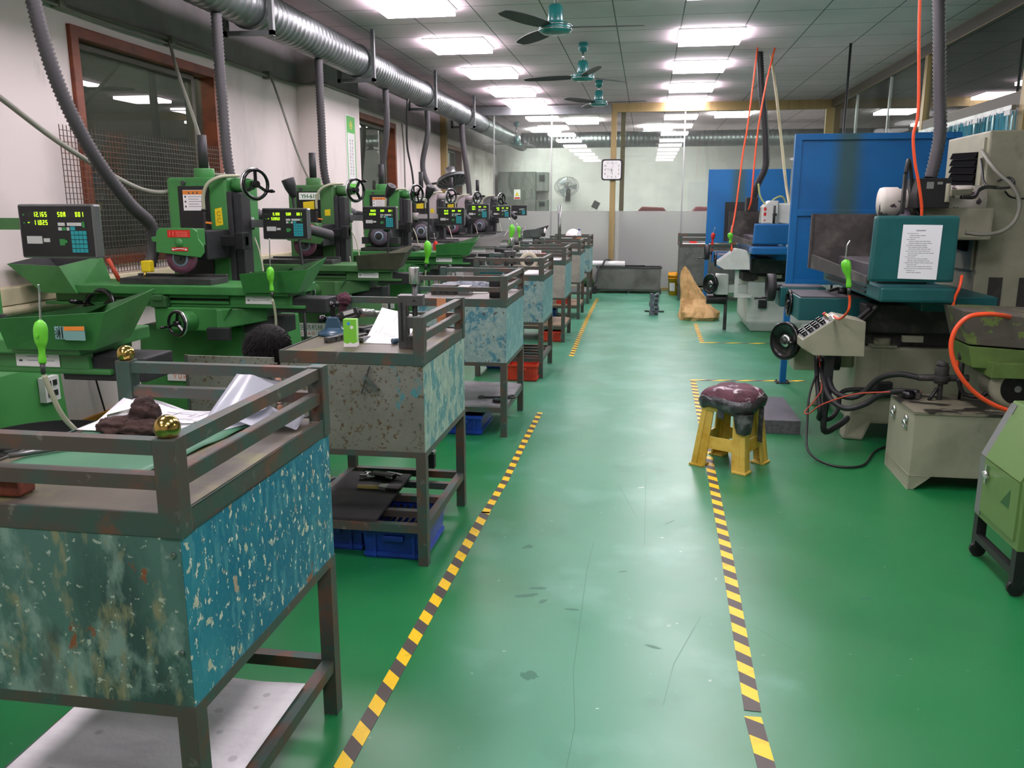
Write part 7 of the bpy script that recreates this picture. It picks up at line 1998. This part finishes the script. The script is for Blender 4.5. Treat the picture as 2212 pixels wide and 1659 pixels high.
for (x, y, L, w_) in ((0.0, -0.158, 0.05, 0.02), (0.165, 0.03, 0.20, 0.014)):
    g.hexa([(x - w_, y - 0.004, 0.36 - L), (x + w_, y - 0.004, 0.355 - L), (x + w_, y + 0.002, 0.355 - L), (x - w_, y + 0.002, 0.36 - L)], [(x - w_, y - 0.004, 0.37), (x + w_, y - 0.004, 0.37), (x + w_, y + 0.002, 0.37), (x - w_, y + 0.002, 0.37)])
g.build('plastic_wrap', 'bin_bag', t)
g = MB()
c = V((0.145, -0.145, 0.30))
vs = []
for i in range(20):
    th = 2 * PI * i / 20
    for zz, rr in ((-0.065, 0.040), (-0.03, 0.050), (0.01, 0.056), (0.05, 0.058)):
        nz = mnoise.noise(V((math.cos(th) * 3, math.sin(th) * 3, zz * 30)))
        k = rr * (1 + 0.15 * nz)
        vs.append(V((c.x - 0.022 + k * math.cos(th) - zz * 0.11, c.y + 0.022 + k * math.sin(th) + zz * 0.11, c.z + zz + 0.01 * nz)))
g.add(vs, [(i * 4 + j, ((i + 1) % 20) * 4 + j, ((i + 1) % 20) * 4 + j + 1, i * 4 + j + 1) for i in range(20) for j in range(3)], 0, True)
g.build('leg_wrap', 'bin_bag', t)

mat('block_grey', '#5d646c', 0.5, metal=0.2)
mat('granite', '#5c5b60', 0.35, layers=[('#4b4a4f', 'noise', 40, 0.45, 0.6)])
solid('surface_plate', MB().box(0.70, 1.07, 5.66, 6.40, 0, 0.095), 'granite', 'dark grey granite slab on the floor behind the yellow stool', 'slab', bevel=0.004)

# ---------------------------------------------------------------- floor near the back
mat('bucket_yellow', '#d99a12', 0.4)
t = thing('plastic_bucket', 'yellow plastic bucket against the frosted glass', 'bucket', (0.525, 14.85, 0))
MB().lathe([(0, 0), (0.098, 0), (0.115, 0.33), (0.122, 0.33), (0.122, 0.36), (0.116, 0.36), (0.116, 0.395), (0.108, 0.395), (0.095, 0.02), (0, 0.02)], (0, 0, 0), (0, 0, 1), 32).lathe([(0.114, 0.29), (0.121, 0.29), (0.121, 0.30), (0.114, 0.30)], (0, 0, 0), (0, 0, 1), 32).build('bucket_body', 'bucket_yellow', t)
g = MB()
for i in range(8):
    a0, a1 = math.radians(215 + i * 7), math.radians(222 + i * 7)
    g.quad((0.106 * math.cos(a0), 0.106 * math.sin(a0), 0.08), (0.106 * math.cos(a1), 0.106 * math.sin(a1), 0.08), (0.113 * math.cos(a1), 0.113 * math.sin(a1), 0.22), (0.113 * math.cos(a0), 0.113 * math.sin(a0), 0.22))
g.build('bucket_label', 'white_key', t)
MB().torus((0, -0.02, 0.30), (0, -1, 0.3), 0.12, 0.003, 32, 6).build('bail_handle', 'dark_steel', t)

mat('kraft', '#bf9d68', 0.75, layers=[('#94743f', 'noise', 6, 0.45, 0.65), ('#7d6a3c', 'noise', 3, 0.58, 0.74, 0.6)], bump=0.3, bscale=25)
g = MB()
secs = [(0.0, 0.745, 11.60, 0.235, 0.15), (0.04, 0.755, 11.60, 0.25, 0.165), (0.10, 0.755, 11.62, 0.24, 0.15), (0.17, 0.725, 11.66, 0.20, 0.12), (0.26, 0.675, 11.78, 0.155, 0.105), (0.36, 0.635, 11.80, 0.125, 0.09), (0.46, 0.60, 11.82, 0.10, 0.075), (0.55, 0.575, 11.83, 0.08, 0.06), (0.62, 0.56, 11.84, 0.055, 0.04), (0.68, 0.55, 11.85, 0.022, 0.018), (0.70, 0.548, 11.85, 0.004, 0.004)]
n = 40
vs = []
for k, (z, cx_, cy_, a, b) in enumerate(secs):
    for i in range(n):
        th = 2 * PI * i / n
        c, s = math.cos(th), math.sin(th)
        r = (abs(c) ** 3 + abs(s) ** 3) ** (-1 / 3)
        nz = mnoise.noise(V((c * 2.2, s * 2.2, z * 8))) * 0.16 + (1 - abs(mnoise.noise(V((c * 3.5 + 4, s * 3.5, z * 13)))) * 2) * 0.13
        vs.append(V((cx_ + c * r * a * (1 + nz), cy_ + s * r * b * (1 + nz), max(0, z + (0.02 * nz * 3 if k else 0)))))
g.add(vs, [(k * n + i, k * n + (i + 1) % n, (k + 1) * n + (i + 1) % n, (k + 1) * n + i) for k in range(len(secs) - 1) for i in range(n)], 0, False)
g.add(vs[:n], [tuple(range(n - 1, -1, -1))])
solid('paper_sack', g, 'kraft', 'crumpled brown paper sack slumped beside the yellow bucket', 'sack')

VB = ['topmost of the stack of five dark steel blocks on the floor', 'second block from the top of the steel stack on the floor', 'middle block of the steel stack on the floor', 'second block from the floor in the steel stack', 'lowest block of the steel stack on the floor']
for k in range(5):
    z = 0.062 * k
    dx = (0.0, 0.012, -0.004, 0.008, 0.006)[k]
    t = thing('vee_block', VB[4 - k], 'steel block', (0.145 + dx, 12.0, z), (0.05, -0.06, 0.08, -0.03, 0.1)[k], 'stack of steel blocks on the floor')
    MB().prism([(-0.062, 0), (0.062, 0), (0.062, 0.06), (0.03, 0.06), (0.0, 0.035), (-0.03, 0.06), (-0.062, 0.06)], (0, -0.05, 0), UX, UZ, (0, 0.1, 0)).build('block_body', 'block_grey', t, bevel=0.002)
    MB().box(0.005, 0.045, -0.0515, -0.05, 0.012, 0.036).build('window_slot', 'black', t)
solid('steel_bar', MB().bar((0.02, 12.35, 0.012), (0.30, 12.32, 0.012), 0.02), 'dark_steel', 'thin dark bar lying on the floor behind the block stack', 'bar')

mat('trough_grey', '#6d6e68', 0.45, metal=0.3, layers=[('#55564f', 'noise', 3, 0.45, 0.68), ('#8a8b85', 'noise', 6, 0.62, 0.74, 0.6)])
t = thing('steel_trough', 'long grey steel trough standing against the back glass', 'trough', (-0.28, 15.0, 0))
tray(t, 'trough_body', 'trough_grey', [(-0.56, 0, 0.455), (0.57, 0, 0.455), (0.57, 0.42, 0.455), (-0.56, 0.42, 0.455)], [(-0.55, 0, 0.06), (0.56, 0, 0.06), (0.56, 0.42, 0.06), (-0.55, 0.42, 0.06)], 0.008, 'trough_grey')
g = MB()
for a in ((-0.575, 0.585, -0.015, 0.005), (-0.575, 0.585, 0.415, 0.435), (-0.575, -0.555, 0.005, 0.415), (0.565, 0.585, 0.005, 0.415)):
    g.box(a[0], a[1], a[2], a[3], 0.445, 0.465)
g.box(-0.57, 0.58, -0.01, 0.0, 0.055, 0.075)
g.build('trough_rim', 'dark_steel', t)
for x in (-0.56, -0.01, 0.55):
    MB().box(x, x + 0.03, 0.0, 0.03, 0, 0.06).box(x, x + 0.03, 0.39, 0.42, 0, 0.06).build('trough_foot', 'dark_steel', t)
solid('plastic_pipe', MB().lathe([(0.045, 0), (0.05, 0), (0.05, 0.85), (0.045, 0.85), (0.045, 0)], (-1.20, 15.08, 0.517), (1, 0, 0), 28), 'white', 'white plastic pipe lying across the steel trough', 'pipe')
solid('dark_rod', MB().cyl((-0.38, 15.2, 0.478), (0.0, 15.22, 0.478), 0.012), 'charcoal', 'dark rod lying on the trough behind the white pipe', 'rod')
line_hose([(-0.90, 14.95, 0.18), (-0.85, 14.95, 0.2), (-0.83, 14.95, 0.36), (-0.80, 14.97, 0.47), (-0.74, 14.98, 0.50), (-0.70, 15.0, 0.58), (-0.62, 15.08, 0.585), (-0.57, 15.2, 0.5), (-0.56, 15.22, 0.3)], 0.018, 'hose_grey', 'grey hose hooked over the trough rim from the green pump', 'pump_hose')
t = thing('coolant_pump', 'dark green bottle-shaped pump on a dark box left of the trough', 'pump', (-0.98, 14.95, 0))
MB().box(-0.14, 0.14, -0.12, 0.12, 0, 0.12).build('pump_base', 'charcoal', t, bevel=0.006)
MB().lathe([(0, 0.12), (0.085, 0.12), (0.09, 0.22), (0.07, 0.27), (0.035, 0.29), (0.03, 0.33), (0, 0.33)], (0, 0, 0), (0, 0, 1), 24).build('pump_body', 'm_green_dark', t)
MB().cyl((0, 0, 0.33), (0, 0, 0.39), 0.014).build('pump_neck', 'bottle_clear', t)

# clutter on the far right bench
RBX = 'small things on the far right bench'
solid('red_box', MB().box(0.72, 0.84, 14.3, 14.4, ZT, ZT + 0.05), 'red', 'small red box at the left of the far right bench', 'box', RBX, 0.004)
sheet('drawing_sheet', [(0.6, 14.1, ZT), (1.05, 14.1, ZT), (1.05, 14.35, ZT), (0.6, 14.35, ZT)], 'paper', 'white sheet along the front of the far right bench', 'paper', marks=4, seed=21)
solid('parts_box', MB().box(1.2, 1.4, 14.3, 14.5, ZT, ZT + 0.12), 'alu', 'grey metal box on the far right bench', 'box', RBX, 0.004)
solid('wood_block', MB().box(1.38, 1.46, 14.15, 14.25, ZT, ZT + 0.07), 'wood_orange', 'orange wooden block on the far right bench', 'block', RBX, 0.004)
solid('gauge_block', MB().box(1.0, 1.1, 14.4, 14.52, ZT, ZT + 0.2), 'charcoal', 'tall dark block at the middle of the far right bench', 'block', RBX, 0.004)

# ---------------------------------------------------------------- hazard tape on the floor
mat('tape_yellow', '#e8c21c', 0.45, layers=[('#c9a51a', 'noise', 14, 0.55, 0.75)])
mat('tape_black', '#4a443e', 0.5)
def tape(pts, w_, label, pitch=0.142, slant=-0.045, start=0):
    P = [V((p[0], p[1], 0.002)) for p in pts]
    L = [0.0]
    for a, b in zip(P, P[1:]):
        L.append(L[-1] + (b - a).length)
    def at(s):
        s = min(max(s, 0), L[-1])
        for i in range(len(P) - 1):
            if s <= L[i + 1] + 1e-9:
                d = (P[i + 1] - P[i]).normalized()
                return P[i] + d * (s - L[i]), V((d.y, -d.x, 0))
    g = MB()
    n = int(L[-1] / (pitch / 2))
    for i in range(n + 1):
        a, b = i * pitch / 2, min((i + 1) * pitch / 2, L[-1])
        if b - a < 0.003:
            continue
        q = []
        for s, sd in ((a, -1), (b, -1), (b, 1), (a, 1)):
            p, nn = at(s + (slant * sd / 2 if 0 < s < L[-1] else 0))
            q.append(p + nn * sd * w_ / 2)
        lo = [V((p.x, p.y, 0.0004)) for p in q]
        g.hexa(lo, q, (i + start) % 2)
    return tag(g.build('floor_tape', ['tape_yellow', 'tape_black']), label, 'hazard tape', 'yellow and black hazard tape strips on the floor')
tape([(-0.775, 1.75), (-0.765, 2.8), (-0.75, 3.9)], 0.048, 'yellow and black tape along the nearest benches, left side of the aisle')
tape([(-0.75, 3.88), (-0.735, 4.4), (-0.74, 5.2), (-0.737, 6.0)], 0.04, 'thinner twisted yellow and black tape continuing up the left of the aisle', 0.13, -0.02)
tape([(-0.717, 8.45), (-0.735, 9.6), (-0.76, 11.5), (-0.77, 14.05)], 0.05, 'far strip of yellow and black tape beside the last benches', 0.15, -0.03)
tape([(0.385, 1.8), (0.365, 2.33)], 0.05, 'short end strip of yellow and black tape at the bottom of the photo', 0.17, -0.03)
tape([(0.368, 2.36), (0.40, 3.6), (0.425, 5.06)], 0.05, 'long yellow and black tape running up to the yellow stool', 0.135, -0.04, 1)
tape([(0.428, 5.1), (0.455, 7.36)], 0.05, 'yellow and black tape running from the stool to the floor corner', 0.125, -0.02)
tape([(0.43, 7.40), (0.95, 7.46), (1.44, 7.52)], 0.045, 'yellow and black tape crossing to the foot of the blue screen post', 0.22, -0.09)
tape([(0.67, 9.55), (0.675, 10.4), (0.685, 11.15)], 0.05, 'yellow and black tape in front of the paper sack', 0.14, -0.04)
tape([(0.70, 9.57), (1.1, 9.59), (1.42, 9.61)], 0.045, 'yellow and black tape crossing in front of the white grinder base', 0.26, -0.09)
